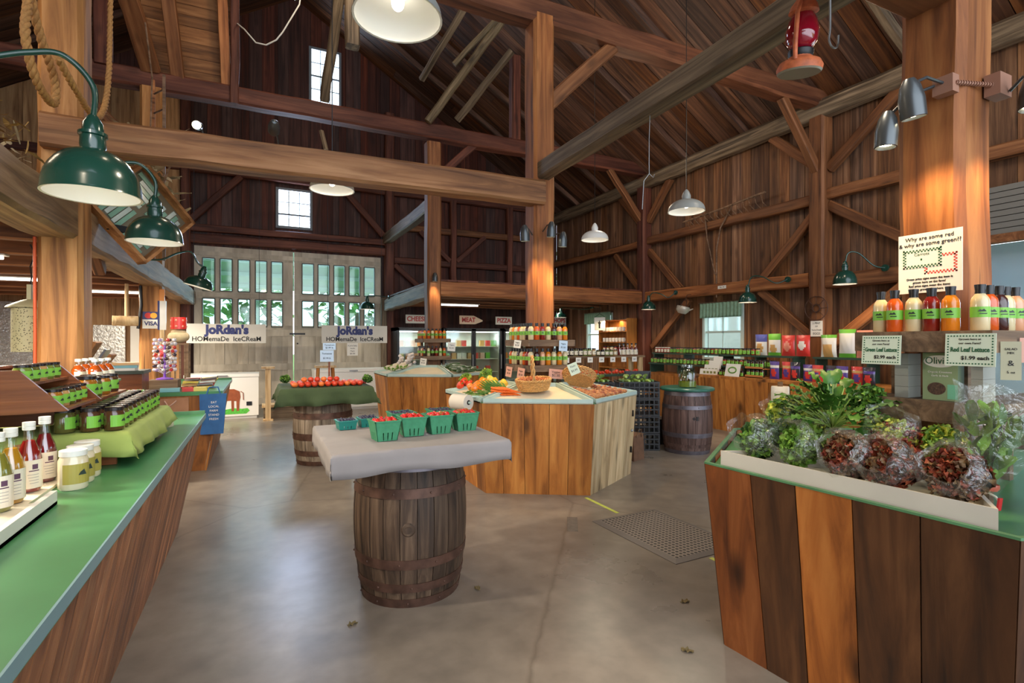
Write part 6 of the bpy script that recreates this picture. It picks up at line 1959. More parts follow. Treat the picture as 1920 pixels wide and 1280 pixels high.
KP = {c: Kind(lambda c=c: pepper_proto(c)) for c in PEP}
PP = [('red', 2.14, 5.90), ('red', 2.22, 5.98), ('red', 2.24, 5.84), ('orange', 2.16, 5.62), ('orange', 2.27, 5.69), ('orange', 2.24, 5.53), ('yellow', 2.34, 5.58), ('yellow', 2.38, 5.46), ('yellow', 2.34, 5.70), ('orange', 2.15, 5.45), ('orange', 2.28, 5.42), ('yellow', 2.46, 5.34), ('yellow', 2.46, 5.62)]
for i, (c, x, y) in enumerate(PP):
    zz = 0.958 + max(0, (x - 2.02)) * 0.185 + 0.045
    KP[c].put((x, y, zz), None, '%s bell pepper, %s of the heap counted from the far left of the middle island' % (c, ORD[i + 1]), 'bell peppers in the left tray', rot=(rnd.uniform(0.6, 1.5), rnd.uniform(-0.5, 0.5), rnd.uniform(0, 6)))
for i, (c, x, y) in enumerate((('red', 2.19, 5.91), ('orange', 2.30, 5.60), ('yellow', 2.38, 5.55))):
    KP[c].put((x, y, 1.075 + 0.02 * i), None, '%s bell pepper resting on top of the others in the left tray' % c, 'bell peppers in the left tray', rot=(1.2, 0.3, i * 2))


def pod_proto(name, cat, m_, ln, r, bend, stem=None):
    t = thing(name, None, cat)
    m = MB(); n_ = 9
    m.tube([(ln * (i / (n_ - 1) - 0.5), bend * math.sin(PI * i / (n_ - 1)), 0) for i in range(n_)], [r * (0.25 + 0.75 * math.sin(PI * (0.06 + 0.88 * i / (n_ - 1))) ** 0.5) for i in range(n_)], 9)
    m.build('pod', m_, t, smooth=70)
    if stem:
        m = MB(); m.cyl((ln * 0.5 - 0.004, 0, 0), (ln * 0.5 + 0.015, 0, 0), r * 0.25, r * 0.18, 6); m.build('stem', LEAFG, t)
    return t


BEAN = plain('green_bean_skin', rgb(88, 132, 52), 0.4, var=0.2, scale=20)
K_BE = Kind(lambda: pod_proto('green_bean', 'bean', BEAN, 0.12, 0.0055, 0.015))
for i in range(34):
    x = 2.075 + rnd.uniform(0, 0.13); y = rnd.uniform(5.15, 5.60)
    K_BE.put((x, y, 0.948 + (x - 2.02) * 0.185 + 0.008 + 0.018 * rnd.random()), None, 'green bean spread along the left rim of the middle island', 'green beans in the left tray', rot=(rnd.uniform(-0.1, 0.1), 0.15 + rnd.uniform(-0.1, 0.1), rnd.uniform(0, 3.1)))
bagged('lettuce', 'light green romaine lying behind the peppers on the middle island', 'lettuce', (2.52, 5.86, 1.09), (-0.5, 0.4, 0.5), [LETG, LETY], 51, bagged_=False, ln=0.15, n=18)
bagged('lettuce', 'small light green lettuce beside the red peppers', 'lettuce', (2.30, 6.06, 1.04), (-0.4, 0.2, 0.7), [LETY, LETG], 52, bagged_=False, ln=0.12, n=16)
CARR = plain('carrot_skin', rgb(222, 104, 30), 0.45, var=0.15, scale=20)
CTOP = plain('carrot_tops', rgb(86, 128, 48), 0.6, var=0.3, scale=20)


def carrot_proto():
    t = thing('carrot', None, 'carrot')
    m = MB(); m.tube([(0, 0, 0), (0.05, 0.002, 0), (0.11, -0.002, 0.002), (0.16, 0.003, 0)], [0.012, 0.0125, 0.008, 0.002], 9); m.build('root', CARR, t, smooth=60)
    m = MB()
    for k in range(5): m.tube([(0, 0, 0), (-0.05, 0.012 * (k - 2), 0.02), (-0.12, 0.03 * (k - 2), 0.05 + 0.01 * (k % 2))], [0.003, 0.003, 0.006], 5)
    m.build('leaf_stalks', CTOP, t, smooth=60)
    return t


K_CA = Kind(carrot_proto)
for i in range(16):
    x = 2.20 + 0.034 * (i % 6) ; y = 5.10 - 0.014 * (i % 6)
    K_CA.put((x, y, 1.005 + 0.027 * (i // 6)), None, 'orange carrot bunched at the left of the handled basket', 'carrots in the front tray', rot=(0, 0.12, R(-62) + rnd.uniform(-0.04, 0.04)))
# paper roll hung outside the island
t = thing('bag_roll', 'white roll of bags hung on an arm at the left corner of the middle island', 'bag roll', (1.83, 5.02, 0.935))
m = MB(); V = Vector((0.47, -0.88, 0)).normalized()
m.cyl(-V * 0.10, V * 0.10, 0.078, None, 24); m.build('roll', plain('paper_roll', rgb(216, 206, 190), 0.6), t, smooth=40)
m = MB(); m.cyl(V * 0.10, V * 0.104, 0.024, None, 16); m.build('core', DARK, t, smooth=40)
m = MB(); m.tube([V * 0.13, -V * 0.13, -V * 0.14 + Vector((0.05, 0.03, 0.03)), Vector((0.17, 0.01, 0.045))], 0.012, 8); m.tube([Vector((0.17, 0.01, 0.045)), Vector((0.24, 0.03, 0.03))], 0.014, 8); m.build('arm', TRAYRIM, t, smooth=50)

# black crates of cucumbers beside the island
CUKE = plain('cucumber_skin', rgb(88, 118, 46), 0.35, var=0.3, scale=14)
CUKED = plain('dark_cucumber_skin', rgb(56, 84, 40), 0.35, var=0.3, scale=14)
CUKEL = plain('pale_squash_skin', rgb(150, 176, 84), 0.35, var=0.2, scale=14)


def crate_proto():
    t = thing('produce_crate', None, 'crate')
    m = MB()
    for s in (-1, 1):
        for i in range(9): m.box(-0.28 + 0.07 * i - 0.008, -0.28 + 0.07 * i + 0.008, s * 0.19 - 0.006, s * 0.19 + 0.006, 0, 0.24)
        for i in range(6): m.box(s * 0.285 - 0.006, s * 0.285 + 0.006, -0.18 + 0.072 * i - 0.008, -0.18 + 0.072 * i + 0.008, 0, 0.24)
        for z in (0.0, 0.08, 0.15, 0.22):
            m.box(-0.29, 0.29, s * 0.19 - 0.007, s * 0.19 + 0.007, z, z + 0.02); m.box(s * 0.285 - 0.007, s * 0.285 + 0.007, -0.19, 0.19, z, z + 0.02)
    m.box(-0.285, 0.285, -0.19, 0.19, 0.004, 0.012)
    m.build('lattice_tub', BLACK, t)
    return t


K_CR = Kind(crate_proto)
for i, (x, y, rz, lab) in enumerate(((4.30, 6.30, -0.45, 'left stack by the middle island'), (4.92, 6.08, -0.45, 'right stack by the middle island'))):
    for k in range(4): K_CR.put((x, y, 0.002 + 0.245 * k), rz, 'black lattice crate, %s up in the %s' % (ORD[k + 1], lab), 'stacked black crates')
K_CU = Kind(lambda: pod_proto('cucumber', 'cucumber', CUKE, 0.26, 0.028, 0.02, True)); K_CD = Kind(lambda: pod_proto('cucumber', 'cucumber', CUKED, 0.24, 0.026, 0.025, True)); K_CL = Kind(lambda: pod_proto('zucchini', 'zucchini', CUKEL, 0.34, 0.032, 0.03, True))
n = 0
for (x, y, rz) in ((4.30, 6.30, -0.45), (4.92, 6.08, -0.45)):
    side = 'left' if x < 4.6 else 'right'
    for i in range(7):
        off = -0.21 + 0.07 * i
        px, py = x + off * math.cos(rz), y + off * math.sin(rz)
        (K_CL if i % 2 else K_CU).put((px, py, 0.985), None, 'long green cucumber, %s from the left in the top crate of the %s black stack' % (ORD[i + 1], side), 'cucumbers in the top crates', rot=(0, rnd.uniform(-0.08, 0.08), rz + PI / 2 + rnd.uniform(-0.1, 0.1)))
    for i in range(4):
        off = -0.13 + 0.09 * i
        px, py = x + off * math.cos(rz), y + off * math.sin(rz)
        (K_CL if i % 2 == 0 else K_CU).put((px, py, 1.043), None, 'green squash lying across the cucumbers of the %s black crate, %s from the left' % (side, ORD[i + 1]), 'cucumbers in the top crates', rot=(0, rnd.uniform(-0.1, 0.1), rz + PI / 2 - 0.35 + rnd.uniform(-0.1, 0.1)))
# far island produce
e0 = (hexv(1, 1) - hexv(1, 0)).normalized()
n = 0
for j in range(6):
    rad = 0.92 - 0.085 * j; hw = rad * math.tan(R(30)) - 0.16; k = max(2, int(2 * hw / 0.17) + 1)
    for i in range(k):
        p = nrm * rad + e0 * (-hw + 2 * hw * (i + 0.5) / k) + Vector((F_IS[0], F_IS[1], 0)); n += 1
        K_CD.put((p.x, p.y, 0.990 + (1.0 - rad) * 0.21 + 0.022 * (i % 2)), None, 'dark green cucumber, %s from the front in the right tray of the far island' % ORD[n], 'cucumbers in the far island tray', rot=(0, rnd.uniform(-0.1, 0.1), R(30) + rnd.uniform(-0.6, 0.6)))
GAR = plain('cauliflower_white', rgb(222, 210, 184), 0.6, var=0.12, scale=20); GAR2 = plain('garlic_skin', rgb(230, 220, 216), 0.5, var=0.1, scale=20)


def cauli_proto():
    t = thing('cauliflower', None, 'cauliflower')
    m = MB(); rr = random.Random(3)
    for i in range(46):
        a = i * 2.4; h_ = 1 - i / 46 * 0.9; r = math.sqrt(1 - h_ * h_)
        m.ball((0.062 * r * math.cos(a), 0.062 * r * math.sin(a), 0.055 * h_), 0.019, 7, 5)
    m.build('curd', GAR, t, smooth=60)
    m = MB()
    for k in range(8):
        a = k * PI / 4
        leaf(m, (0.03 * math.cos(a), 0.03 * math.sin(a), -0.02), (math.cos(a), math.sin(a), 0.5), (-math.cos(a), -math.sin(a), 1), 0.10, 0.03, 0.6, 0.2, 0, rr)
    m.build('leaves', LETG, t, smooth=60)
    return t


K_CF = Kind(cauli_proto)
for i, (x, y) in enumerate(((2.12, 9.36), (2.20, 9.55), (2.12, 9.72), (2.30, 9.42), (2.36, 9.62), (2.28, 9.84))):
    K_CF.put((x, y, 1.02 + (x - 2.0) * 0.17), rnd.uniform(0, 6), 'cream cauliflower, %s from the front corner of the far island' % ORD[i + 1], 'cauliflowers on the far island')
K_GA = Kind(lambda: ball_single('garlic_bulb', 'garlic', GAR2, 0.033, (1, 1, 0.9), 10, 0.06))
n = 0
for j in range(5):
    for i in range(8 - j):
        n += 1
        K_GA.put((2.40 + 0.055 * (n % 5) + rnd.uniform(-0.01, 0.01), 9.75 + 0.07 * i, 1.075 + 0.05 * j + 0.05 * (n % 5) * 0.16), rnd.uniform(0, 6), 'white garlic bulb in the pale heap left of the far bottle shelf', 'garlic heap on the far island')

# ================================================================== FREEZERS AND COOLERS
def chest_freezer(label, x0, x1, y0, y1, h):
    t = thing('chest_freezer', label, 'freezer', (0, 0, 0), group='white chest freezers')
    m = MB(); m.box(x0, x1, y0, y1, 0.06, h - 0.06); m.box(x0 + 0.03, x1 - 0.03, y0 + 0.04, y1 - 0.02, 0.0, 0.06); m.build('freezer_body', WHITEG, t)
    m = MB(); m.box(x0 - 0.008, x1 + 0.008, y0 - 0.012, y1, h - 0.058, h); m.build('freezer_lid', WHITEG, t)
    m = MB(); m.box((x0 + x1) / 2 - 0.09, (x0 + x1) / 2 + 0.09, y0 - 0.035, y0 - 0.012, h - 0.045, h - 0.02); m.build('handle', STEEL, t)
    m = MB(); m.box(x1 - 0.22, x1 - 0.12, y0 - 0.006, y0, 0.26, 0.34); m.build('thermostat', BLACK, t)
    return t


fz = chest_freezer('white chest freezer painted with a brown cow, left of the doors', -1.35, -0.06, 11.8, 12.45, 0.90)
COWB = plain('cow_brown', rgb(150, 78, 44), 0.6, var=0.2, scale=10); GRS = plain('painted_grass', rgb(90, 190, 70), 0.6, var=0.25, scale=30)
Mx = Matrix.Translation((0, 11.8, 0)) @ Matrix.Rotation(R(90), 4, 'X')
m = MB(); m.prism([(-1.10, 0.50), (-1.00, 0.58), (-0.86, 0.60), (-0.50, 0.60), (-0.40, 0.55), (-0.385, 0.44), (-0.40, 0.36), (-0.41, 0.16), (-0.455, 0.16), (-0.46, 0.36), (-0.50, 0.36), (-0.50, 0.16), (-0.545, 0.16), (-0.55, 0.37), (-0.84, 0.36), (-0.85, 0.16), (-0.895, 0.16), (-0.90, 0.38), (-0.94, 0.38), (-0.95, 0.16), (-0.99, 0.16), (-1.0, 0.44), (-1.06, 0.40), (-1.14, 0.38), (-1.18, 0.42)], 0.001, 0.003, 0, Mx)
m.tube([(-0.385, 11.797, 0.55), (-0.34, 11.797, 0.52), (-0.335, 11.797, 0.38)], 0.008, 6)
m.build('painted_cow', COWB, fz)
m = MB(); m.prism([(-1.25, 0.10), (-0.28, 0.10), (-0.22, 0.16), (-0.26, 0.21), (-0.36, 0.20), (-0.5, 0.22), (-0.7, 0.19), (-0.9, 0.22), (-1.1, 0.20), (-1.27, 0.18)], 0.0005, 0.002, 0, Mx); m.build('painted_grass', GRS, fz)
chest_freezer('long white chest freezer behind the tomato table', 1.05, 2.72, 12.3, 12.95, 0.92)
t = thing('step_bench', 'low pale wooden step in front of the big doors', 'bench', (0.50, 11.6, 0))
m = MB(); m.box(-0.50, 0.45, -0.18, 0.2, 0.24, 0.29); m.build('bench_top', W_PALE, t)
m = MB(); m.box(-0.47, 0.42, -0.15, -0.12, 0, 0.24); m.build('front_board', W_GREY, t)
for sx in (-0.45, 0.38):
    m = MB(); m.box(sx, sx + 0.04, -0.12, 0.18, 0, 0.24); m.build('leg', W_PALE, t)
t = thing('wooden_stand', 'thin light wooden stand with a flat top between the freezer and the doors', 'stand', (0.11, 11.3, 0))
m = MB(); m.box(-0.05, 0.05, -0.05, 0.05, 0.03, 1.02); m.build('post', W_PALE, t)
m = MB(); m.box(-0.12, 0.12, -0.1, 0.1, 1.02, 1.06); m.build('top', W_PALE, t)
m = MB(); m.box(-0.09, 0.09, -0.08, 0.08, 0, 0.03); m.build('base', W_PALE, t)
t = thing('wooden_stool', 'small wooden stool standing behind the tomato heap', 'stool', (1.08, 10.4, 0))
m = MB(); m.box(-0.18, 0.18, -0.15, 0.15, 1.06, 1.10); m.build('seat', W_PALE, t)
for sx in (-1, 1):
    for sy in (-1, 1):
        m = MB(); m.cyl((sx * 0.17, sy * 0.14, 0), (sx * 0.13, sy * 0.11, 1.06), 0.025, 0.022, 8); m.build('leg', W_PANEL, t)
for z in (0.4, 0.75):
    m = MB(); m.box(-0.15, 0.15, -0.13, -0.10, z, z + 0.03); m.build('stretcher', W_PANEL, t)
# sign holder among the tomatoes
t = thing('sign_holder', 'brown post holding two pale blue price papers over the tomatoes', 'sign holder', (0.80, 7.24, 0.985))
m = MB(); m.box(-0.012, 0.012, -0.012, 0.012, 0, 0.40); m.lathe([(0.001, 0), (0.05, 0), (0.05, 0.012), (0.001, 0.012)], 14, cap=False); m.build('post', W_RACK, t)
BLC = bpy.data.materials['blue_card']
for x, z, w, h in ((0.0, 0.50, 0.16, 0.09), (-0.03, 0.375, 0.17, 0.15)):
    m = MB(); m.box(x - w / 2, x + w / 2, -0.018, -0.013, z - h / 2, z + h / 2); c_ = m.build('paper', BLC, t)
    text('lettering', 'Tomatoes', 0.03, (x, -0.020, z + h * 0.2), (R(90), 0, 0), INK, c_); text('lettering', '$3.99 lb', 0.03, (x, -0.020, z - h * 0.2), (R(90), 0, 0), INK, c_)
bagged('cabbage', 'green cabbage at the left end of the tomato rows', 'cabbage', (0.27, 7.34, 1.02), (0, -0.3, 1), [LETD, LETG], 60, bagged_=False, ln=0.09, n=14)
bagged('cabbage', 'green cabbage at the right end of the tomato rows', 'cabbage', (1.235, 6.94, 1.02), (0, -0.3, 1), [LETD, LETG], 61, bagged_=False, ln=0.09, n=14)
K_RAD = Kind(lambda: ball_single('radish', 'radish', plain('radish_pink', rgb(206, 88, 96), 0.35), 0.02, (1, 1, 1.1), 9))
for i in range(12):
    K_RAD.put((1.20 + 0.043 * (i % 2), 7.14 + 0.045 * (i // 2), 1.008 ), None, 'pink radish in the short rows at the right end of the tomato table', 'radishes at the right end of the tomato table', rot=(rnd.uniform(-1, 1), rnd.uniform(-1, 1), 0))

CASEIN = plain('cooler_lining', rgb(206, 208, 200), 0.4)
COLP = [pk('packet_orange', rgb(214, 130, 60)), PWh, PG, PRd, PBl, pk('packet_yellow', rgb(226, 200, 96)), pk('packet_blush', rgb(222, 178, 160))]
K_PK = [Kind(lambda c=c: tag(MB().box(-0.06, 0.06, -0.05, 0.05, 0, 0.16).build('food_packet', c), None, 'packet')) for c in COLP]


def cooler(label, x0, x1, y0, h, doors, seed):
    rr = random.Random(seed)
    t = thing('glass_door_cooler', label, 'cooler', (0, 0, 0), group='glass door coolers')
    d = 0.75
    m = MB()
    m.box(x0, x0 + 0.05, y0, y0 + d, 0, h); m.box(x1 - 0.05, x1, y0, y0 + d, 0, h); m.box(x0, x1, y0, y0 + d, h - 0.09, h); m.box(x0, x1, y0, y0 + d, 0, 0.14)
    m.build('cooler_case', BLACKM, t)
    m = MB(); m.box(x0 + 0.05, x1 - 0.05, y0 + d - 0.05, y0 + d - 0.02, 0.14, h - 0.09); m.box(x0 + 0.05, x0 + 0.055, y0 + 0.06, y0 + d - 0.05, 0.14, h - 0.09); m.box(x1 - 0.055, x1 - 0.05, y0 + 0.06, y0 + d - 0.05, 0.14, h - 0.09)
    m.build('lining', CASEIN, t)
    zs = (0.35, 0.72, 1.08, 1.42)
    for z in zs:
        m = MB(); m.box(x0 + 0.06, x1 - 0.06, y0 + 0.10, y0 + d - 0.06, z - 0.015, z); m.build('cooler_shelf', WHITE, t)
    W = (x1 - x0) / doors
    for k in range(doors):
        a, b = x0 + W * k + 0.005, x0 + W * (k + 1) - 0.005
        m = MB()
        m.box(a, a + 0.055, y0 - 0.05, y0 - 0.002, 0.12, h - 0.02); m.box(b - 0.055, b, y0 - 0.05, y0 - 0.002, 0.12, h - 0.02); m.box(a, b, y0 - 0.05, y0 - 0.002, h - 0.075, h - 0.02); m.box(a, b, y0 - 0.05, y0 - 0.002, 0.12, 0.18)
        dr = m.build('door', BLACKM, t)
        m = MB(); m.box(a + 0.055, b - 0.055, y0 - 0.03, y0 - 0.024, 0.18, h - 0.075); m.build('door_glass', clear('cooler_glass', (0.86, 0.92, 0.88), 0.12) if 'cooler_glass' not in bpy.data.materials else bpy.data.materials['cooler_glass'], dr)
        m = MB(); m.box(b - 0.04, b - 0.02, y0 - 0.085, y0 - 0.05, 0.8, 1.2); m.build('handle', STEEL, dr)
    m = MB(); m.box(x0 + 0.08, x1 - 0.08, y0 + 0.05, y0 + 0.08, h - 0.115, h - 0.092); m.build('light_strip', TUBE, t)
    lamp('cooler_light', 'AREA', ((x0 + x1) / 2, y0 + 0.16, h - 0.13), 14, (0.95, 1, 0.95), x1 - x0 - 0.2, 0.06)
    n_ = 0
    for z in zs[1:]:
        x = x0 + 0.16
        while x < x1 - 0.14:
            if rr.random() < 0.75:
                n_ += 1
                K_PK[rr.randrange(len(COLP))].put((x, y0 + 0.22, z + 0.001), 0, 'food packet behind the glass of ' + label.replace('black glass-door', 'the black').replace('glass-door', 'the'), 'packets in the ' + label)
            x += rr.uniform(0.14, 0.2)
    return t


cooler('black single-door cooler left of the far bottle shelf', 3.08, 4.25, 13.2, 1.91, 1, 1)
cooler('black two-door cooler between the two bottle shelves', 4.32, 6.0, 13.2, 1.91, 2, 2)
cooler('black two-door cooler behind the middle post', 6.05, 7.8, 13.2, 1.91, 2, 3)
# open shelf of glassware with warm light in the far corner
t = thing('lit_cabinet', 'warm-lit wooden cabinet of white mugs in the far right corner', 'cabinet', (7.86, 10.45, 0))
WC = W_LOFT
m = MB(); m.box(0.14, 0.17, -0.55, 0.55, 0.9, 2.1); m.build('back_board', W_PANEL, t)
for y in (-0.57, 0.55):
    m = MB(); m.box(-0.14, 0.17, y, y + 0.02, 0, 2.1); m.build('side_board', W_PANEL, t)
for z in (0.92, 1.28, 1.54, 1.80, 2.08):
    m = MB(); m.box(-0.14, 0.17, -0.55, 0.55, z - 0.02, z); m.build('shelf_board', SHELFG if z == 1.28 else W_PANEL, t)
lamp('cabinet_light', 'AREA', (7.75, 10.45, 2.05), 12, (1, 0.72, 0.36), 0.9, 0.1)


def mug_proto():
    t = thing('mug', None, 'mug')
    m = MB(); m.lathe([(0.001, 0.0), (0.036, 0), (0.04, 0.01), (0.04, 0.10), (0.036, 0.10), (0.034, 0.012), (0.001, 0.012)], 16, cap=False); m.build('cup', WHITEG, t, smooth=50)
    m = MB(); m.tube([(0, -0.038, 0.08), (0, -0.065, 0.07), (0, -0.065, 0.035), (0, -0.038, 0.022)], 0.006, 6); m.build('handle', WHITEG, t, smooth=60)
    return t


K_MUG = Kind(mug_proto)
for j, z in enumerate((1.54, 1.80)):
    for i in range(7):
        K_MUG.put((7.80, 10.88 - 0.13 * i, z + 0.001), 0, 'white mug, %s from the left on the %s shelf of the lit cabinet' % (ORD[i + 1], ['lower', 'upper'][j]), 'mugs in the lit cabinet')
for i in range(6):
    J.put(['red', 'honey', 'cream'][i % 3], 0.05, 0.16, (7.80, 10.85 - 0.15 * i, 1.281), R(180), 'jar, %s from the left under the mugs of the lit cabinet' % ORD[i + 1], 'jars in the lit cabinet', None, True, CREAML)
t = thing('hanging_lantern_sign', 'square white lantern-shaped sign with a dark figure before the lit cabinet', 'sign', (7.46, 10.6, 1.98), rot=(0, 0, R(-60)))
m = MB(); m.box(-0.14, 0.14, -0.012, 0.012, -0.16, 0.16); m.build('sign_board', PAPER, t)
m = MB(); m.prism([(-0.02, -0.11), (0.02, -0.11), (0.025, 0.0), (0.05, 0.03), (0.015, 0.05), (0.0, 0.10), (-0.015, 0.05), (-0.05, 0.03), (-0.025, 0.0)], 0.0125, 0.014, 0, Matrix.Rotation(R(90), 4, 'X')); m.build('dark_figure', INK, t)
m = MB(); m.tube([(-0.14, 0, 0.16), (0, 0, 0.25), (0.14, 0, 0.16)], 0.006, 6); m.cyl((0, 0, 0.25), (0, 0, 0.482), 0.004, None, 6); m.build('hanger', BLACKM, t)

# long stand of jars between the barrel and the far corner
t = thing('jar_stand', 'long plank stand of jars behind the black crates', 'stand', (0, 0, 0))
m = MB(); m.box(5.05, 7.15, 8.55, 8.95, 1.225, 1.265); m.build('top_board', W_DARKSHELF, t)
m = MB(); m.box(5.05, 7.15, 8.45, 8.95, 0.86, 0.90); m.build('lower_board', SHELFG, t)
for x in (5.10, 7.0):
    for y in (8.58, 8.88):
        m = MB(); m.box(x, x + 0.09, y - 0.03, y + 0.03, 0, 1.225); m.build('leg', W_PALE if x > 6 else W_DARKSHELF, t)
n = 0
for i in range(19):
    x = 5.14 + 0.105 * i; n += 1
    if i >= 14:
        f = flask('d', LIQ['wine'], CREAML, 'wine_bottle', 0.25, 0.042, BLACK, 'dark bottle, %s from the left at the right end of the plank stand' % ORD[i - 13]) if i == 14 else None
        if f: f.location = (x, 8.7, 1.266); f['group'] = 'dark bottles on the plank stand'; WB = f
        else: dup(WB, (x, 8.7, 1.266), R(-90), 'dark bottle, %s from the left at the right end of the plank stand' % ORD[i - 13])
    else:
        J.put(['black', 'green', 'green', 'tan', 'relish'][i % 5 if i > 3 else 0], 0.044, 0.15 if i < 9 else 0.12, (x, 8.7, 1.266), R(-100), 'jar, %s from the left on the plank stand behind the crates' % ORD[n], 'jars on the plank stand', None, True, CREAML)
for i in range(7):
    card('small white price tag, %s from the left on the edge of the plank stand' % ORD[i + 1], 0.12, 0.10, (5.25 + 0.27 * i, 8.545, 1.19), (0, 0, 0), [('$4', 0.05, 0, 0)], PAPER, group='tags on the plank stand')
for i in range(22):
    (K_T1 if i % 3 else KP['red']).put((5.2 + 0.082 * i, 8.54 + 0.02 * (i % 2), 0.935 if i % 3 else 0.952), rnd.uniform(0, 6), 'red %s, %s from the left on the lower board of the plank stand' % ('tomato' if i % 3 else 'pepper', ORD[i + 1]), 'red vegetables on the plank stand')
# folding chair and sacks behind the middle island
t = thing('folding_chair', 'black folding chair with crossed legs behind the middle island', 'chair', (5.55, 6.75, 0), rz=R(-25))
m = MB(); m.box(-0.22, 0.22, -0.20, 0.20, 0.56, 0.60); m.build('seat', BLACK, t)
m = MB(); m.box(-0.22, 0.22, 0.19, 0.215, 0.74, 1.06); m.build('backrest', BLACK, t)
for sx in (-0.2, 0.2):
    m = MB(); m.cyl((sx, -0.22, 0), (sx, 0.2, 1.04), 0.012, None, 8); m.build('leg', BLACKM, t)
    m = MB(); m.cyl((sx * 0.9, 0.24, 0), (sx * 0.9, -0.19, 0.57), 0.012, None, 8); m.build('leg', BLACKM, t)
m = MB(); m.cyl((-0.2, 0.1, 0.17), (0.2, 0.1, 0.17), 0.009, None, 8); m.build('stretcher', BLACKM, t)
t = thing('paper_bag', 'dark brown paper bag on the floor by the pale end of the middle island', 'bag', (4.42, 5.52, 0), rz=0.3)
m = MB(); m.slab([(-0.12, -0.09, 0), (0.12, -0.09, 0), (0.11, -0.08, 0.34), (-0.11, -0.08, 0.32)], (0, 0.16, 0)); m.build('sack', plain('brown_paper', rgb(104, 72, 50), 0.8, var=0.2, scale=12), t)
m = MB(); m.tube([(-0.06, -0.09, 0.3), (-0.03, -0.1, 0.40), (0.03, -0.1, 0.40), (0.06, -0.09, 0.3)], 0.006, 6); m.build('handle', W_DARKSHELF, t)
t = thing('black_box', 'black box on the floor beside the purple-brown barrel', 'box', (5.46, 6.22, 0), rz=-0.3)
m = MB(); m.box(-0.16, 0.16, -0.12, 0.12, 0, 0.36); m.build('box_body', BLACK, t)
m = MB(); m.box(-0.165, 0.165, -0.125, 0.125, 0.36, 0.38); m.build('lid', BLACKM, t)
# glass jar on the barrel
t = thing('glass_jar', 'big clear jar of green pickles on the green barrel top', 'jar', (5.42, 5.58, 0.906))
m = MB(); m.lathe([(0.001, 0.0), (0.115, 0), (0.13, 0.02), (0.13, 0.20), (0.10, 0.25), (0.085, 0.265), (0.085, 0.29)], 24, cap=False); m.build('glass', GLASSJ, t, smooth=60)
m = MB(); m.lathe([(0.001, 0.29), (0.09, 0.29), (0.09, 0.315), (0.001, 0.32)], 20, cap=False); m.build('lid', clear('lid_glass', (0.8, 0.86, 0.84), 0.2), t, smooth=40)
m = MB(); m.lathe([(0.001, 0.008), (0.12, 0.01), (0.12, 0.09), (0.001, 0.10)], 20, cap=False); m.build('brine', plain('yellow_green_brine', rgb(120, 132, 40), 0.1, coat=1), t, smooth=40)
K_PI = Kind(lambda: pod_proto('pickle', 'pickle', plain('pickle_skin', rgb(72, 84, 34), 0.3, var=0.3, scale=20), 0.11, 0.013, 0.008))
for i in range(16):
    a = i * 2.4; r = 0.02 + 0.08 * (i / 16)
    K_PI.put((5.42 + r * math.cos(a), 5.58 + r * math.sin(a), 0.906 + 0.14 + 0.012 * (i % 4)), None, 'dark green pickle in the big jar on the barrel', 'pickles in the big jar', rot=(0, R(80) + rnd.uniform(-0.2, 0.2), a))
t = thing('card_stand', 'stepped white stand of picture cards at the left end of the orange counter', 'card rack', (7.32, 7.02, 0.951), rz=R(-80))
for k in range(4):
    m = MB(); m.slab([(-0.2 + 0.06 * k, 0.03 + 0.05 * k, 0.05 * k), (0.16, 0.03 + 0.05 * k, 0.05 * k), (0.16, 0.05 + 0.05 * k, 0.10 + 0.075 * k), (-0.2 + 0.06 * k, 0.05 + 0.05 * k, 0.10 + 0.075 * k)], (0, 0.012, 0)); c_ = m.build('card_row', PWh, t)
    m = MB()
    for i in range(4): m.box(-0.12 + 0.07 * i, -0.08 + 0.07 * i, 0.026 + 0.05 * k, 0.0295 + 0.05 * k, 0.02 + 0.05 * k, 0.06 + 0.05 * k)
    m.build('pictures', pk('packet_olive', rgb(120, 128, 66)), c_)
t = thing('framed_card', 'white card with a green oval wreath leaning on the orange counter', 'picture', (7.26, 6.45, 0.952), rot=(R(-14), 0, R(-90)))
m = MB(); m.box(-0.15, 0.15, 0, 0.012, 0, 0.22); m.build('card', PWh, t)
m = MB(); m.tube([(0.08 * math.cos(a), -0.001, 0.11 + 0.05 * math.sin(a)) for a in [2 * PI * i / 24 for i in range(24)]], 0.012, 6, closed=True); m.build('wreath', LEAFG, t)

# ================================================================== ON THE RIGHT WALL
VAL = plain('pale_green_valance', rgb(134, 170, 146), 0.8, var=0.15, scale=12)
for (y0, y1, lab) in ((RW[0] - 0.06, RW[1] + 0.06, 'pale green gathered valance over the window above the jars'), (RW2[0] - 0.06, RW2[1] + 0.06, 'pale green gathered valance over the far bay window')):
    t = thing('window_valance', lab, 'valance', (XR - 0.09, 0, 0), group='window valances')
    m = MB(); V = []; nn = 60
    for j in range(7):
        for i in range(nn + 1):
            u = i / nn; z = 2.33 - 0.30 * j / 6
            V.append((0.014 * math.sin(u * 75 + 0.4 * math.sin(u * 9)) * (0.5 + j / 8), y0 + (y1 - y0) * u, z))
    m.add(V, [(j * (nn + 1) + i, j * (nn + 1) + i + 1, (j + 1) * (nn + 1) + i + 1, (j + 1) * (nn + 1) + i) for j in range(6) for i in range(nn)])
    o = m.build('gathered_cloth', VAL, t, smooth=70); md = o.modifiers.new('thickness', 'SOLIDIFY'); md.thickness = 0.003
    m = MB(); m.cyl((0, y0 - 0.03, 2.34), (0, y1 + 0.03, 2.34), 0.012, None, 8); m.build('rod', W_DARKSHELF, t)
    for y in (y0, y1):
        m = MB(); m.box(-0.01, 0.09, y - 0.01, y + 0.01, 2.33, 2.35); m.build('bracket', W_DARKSHELF, t)
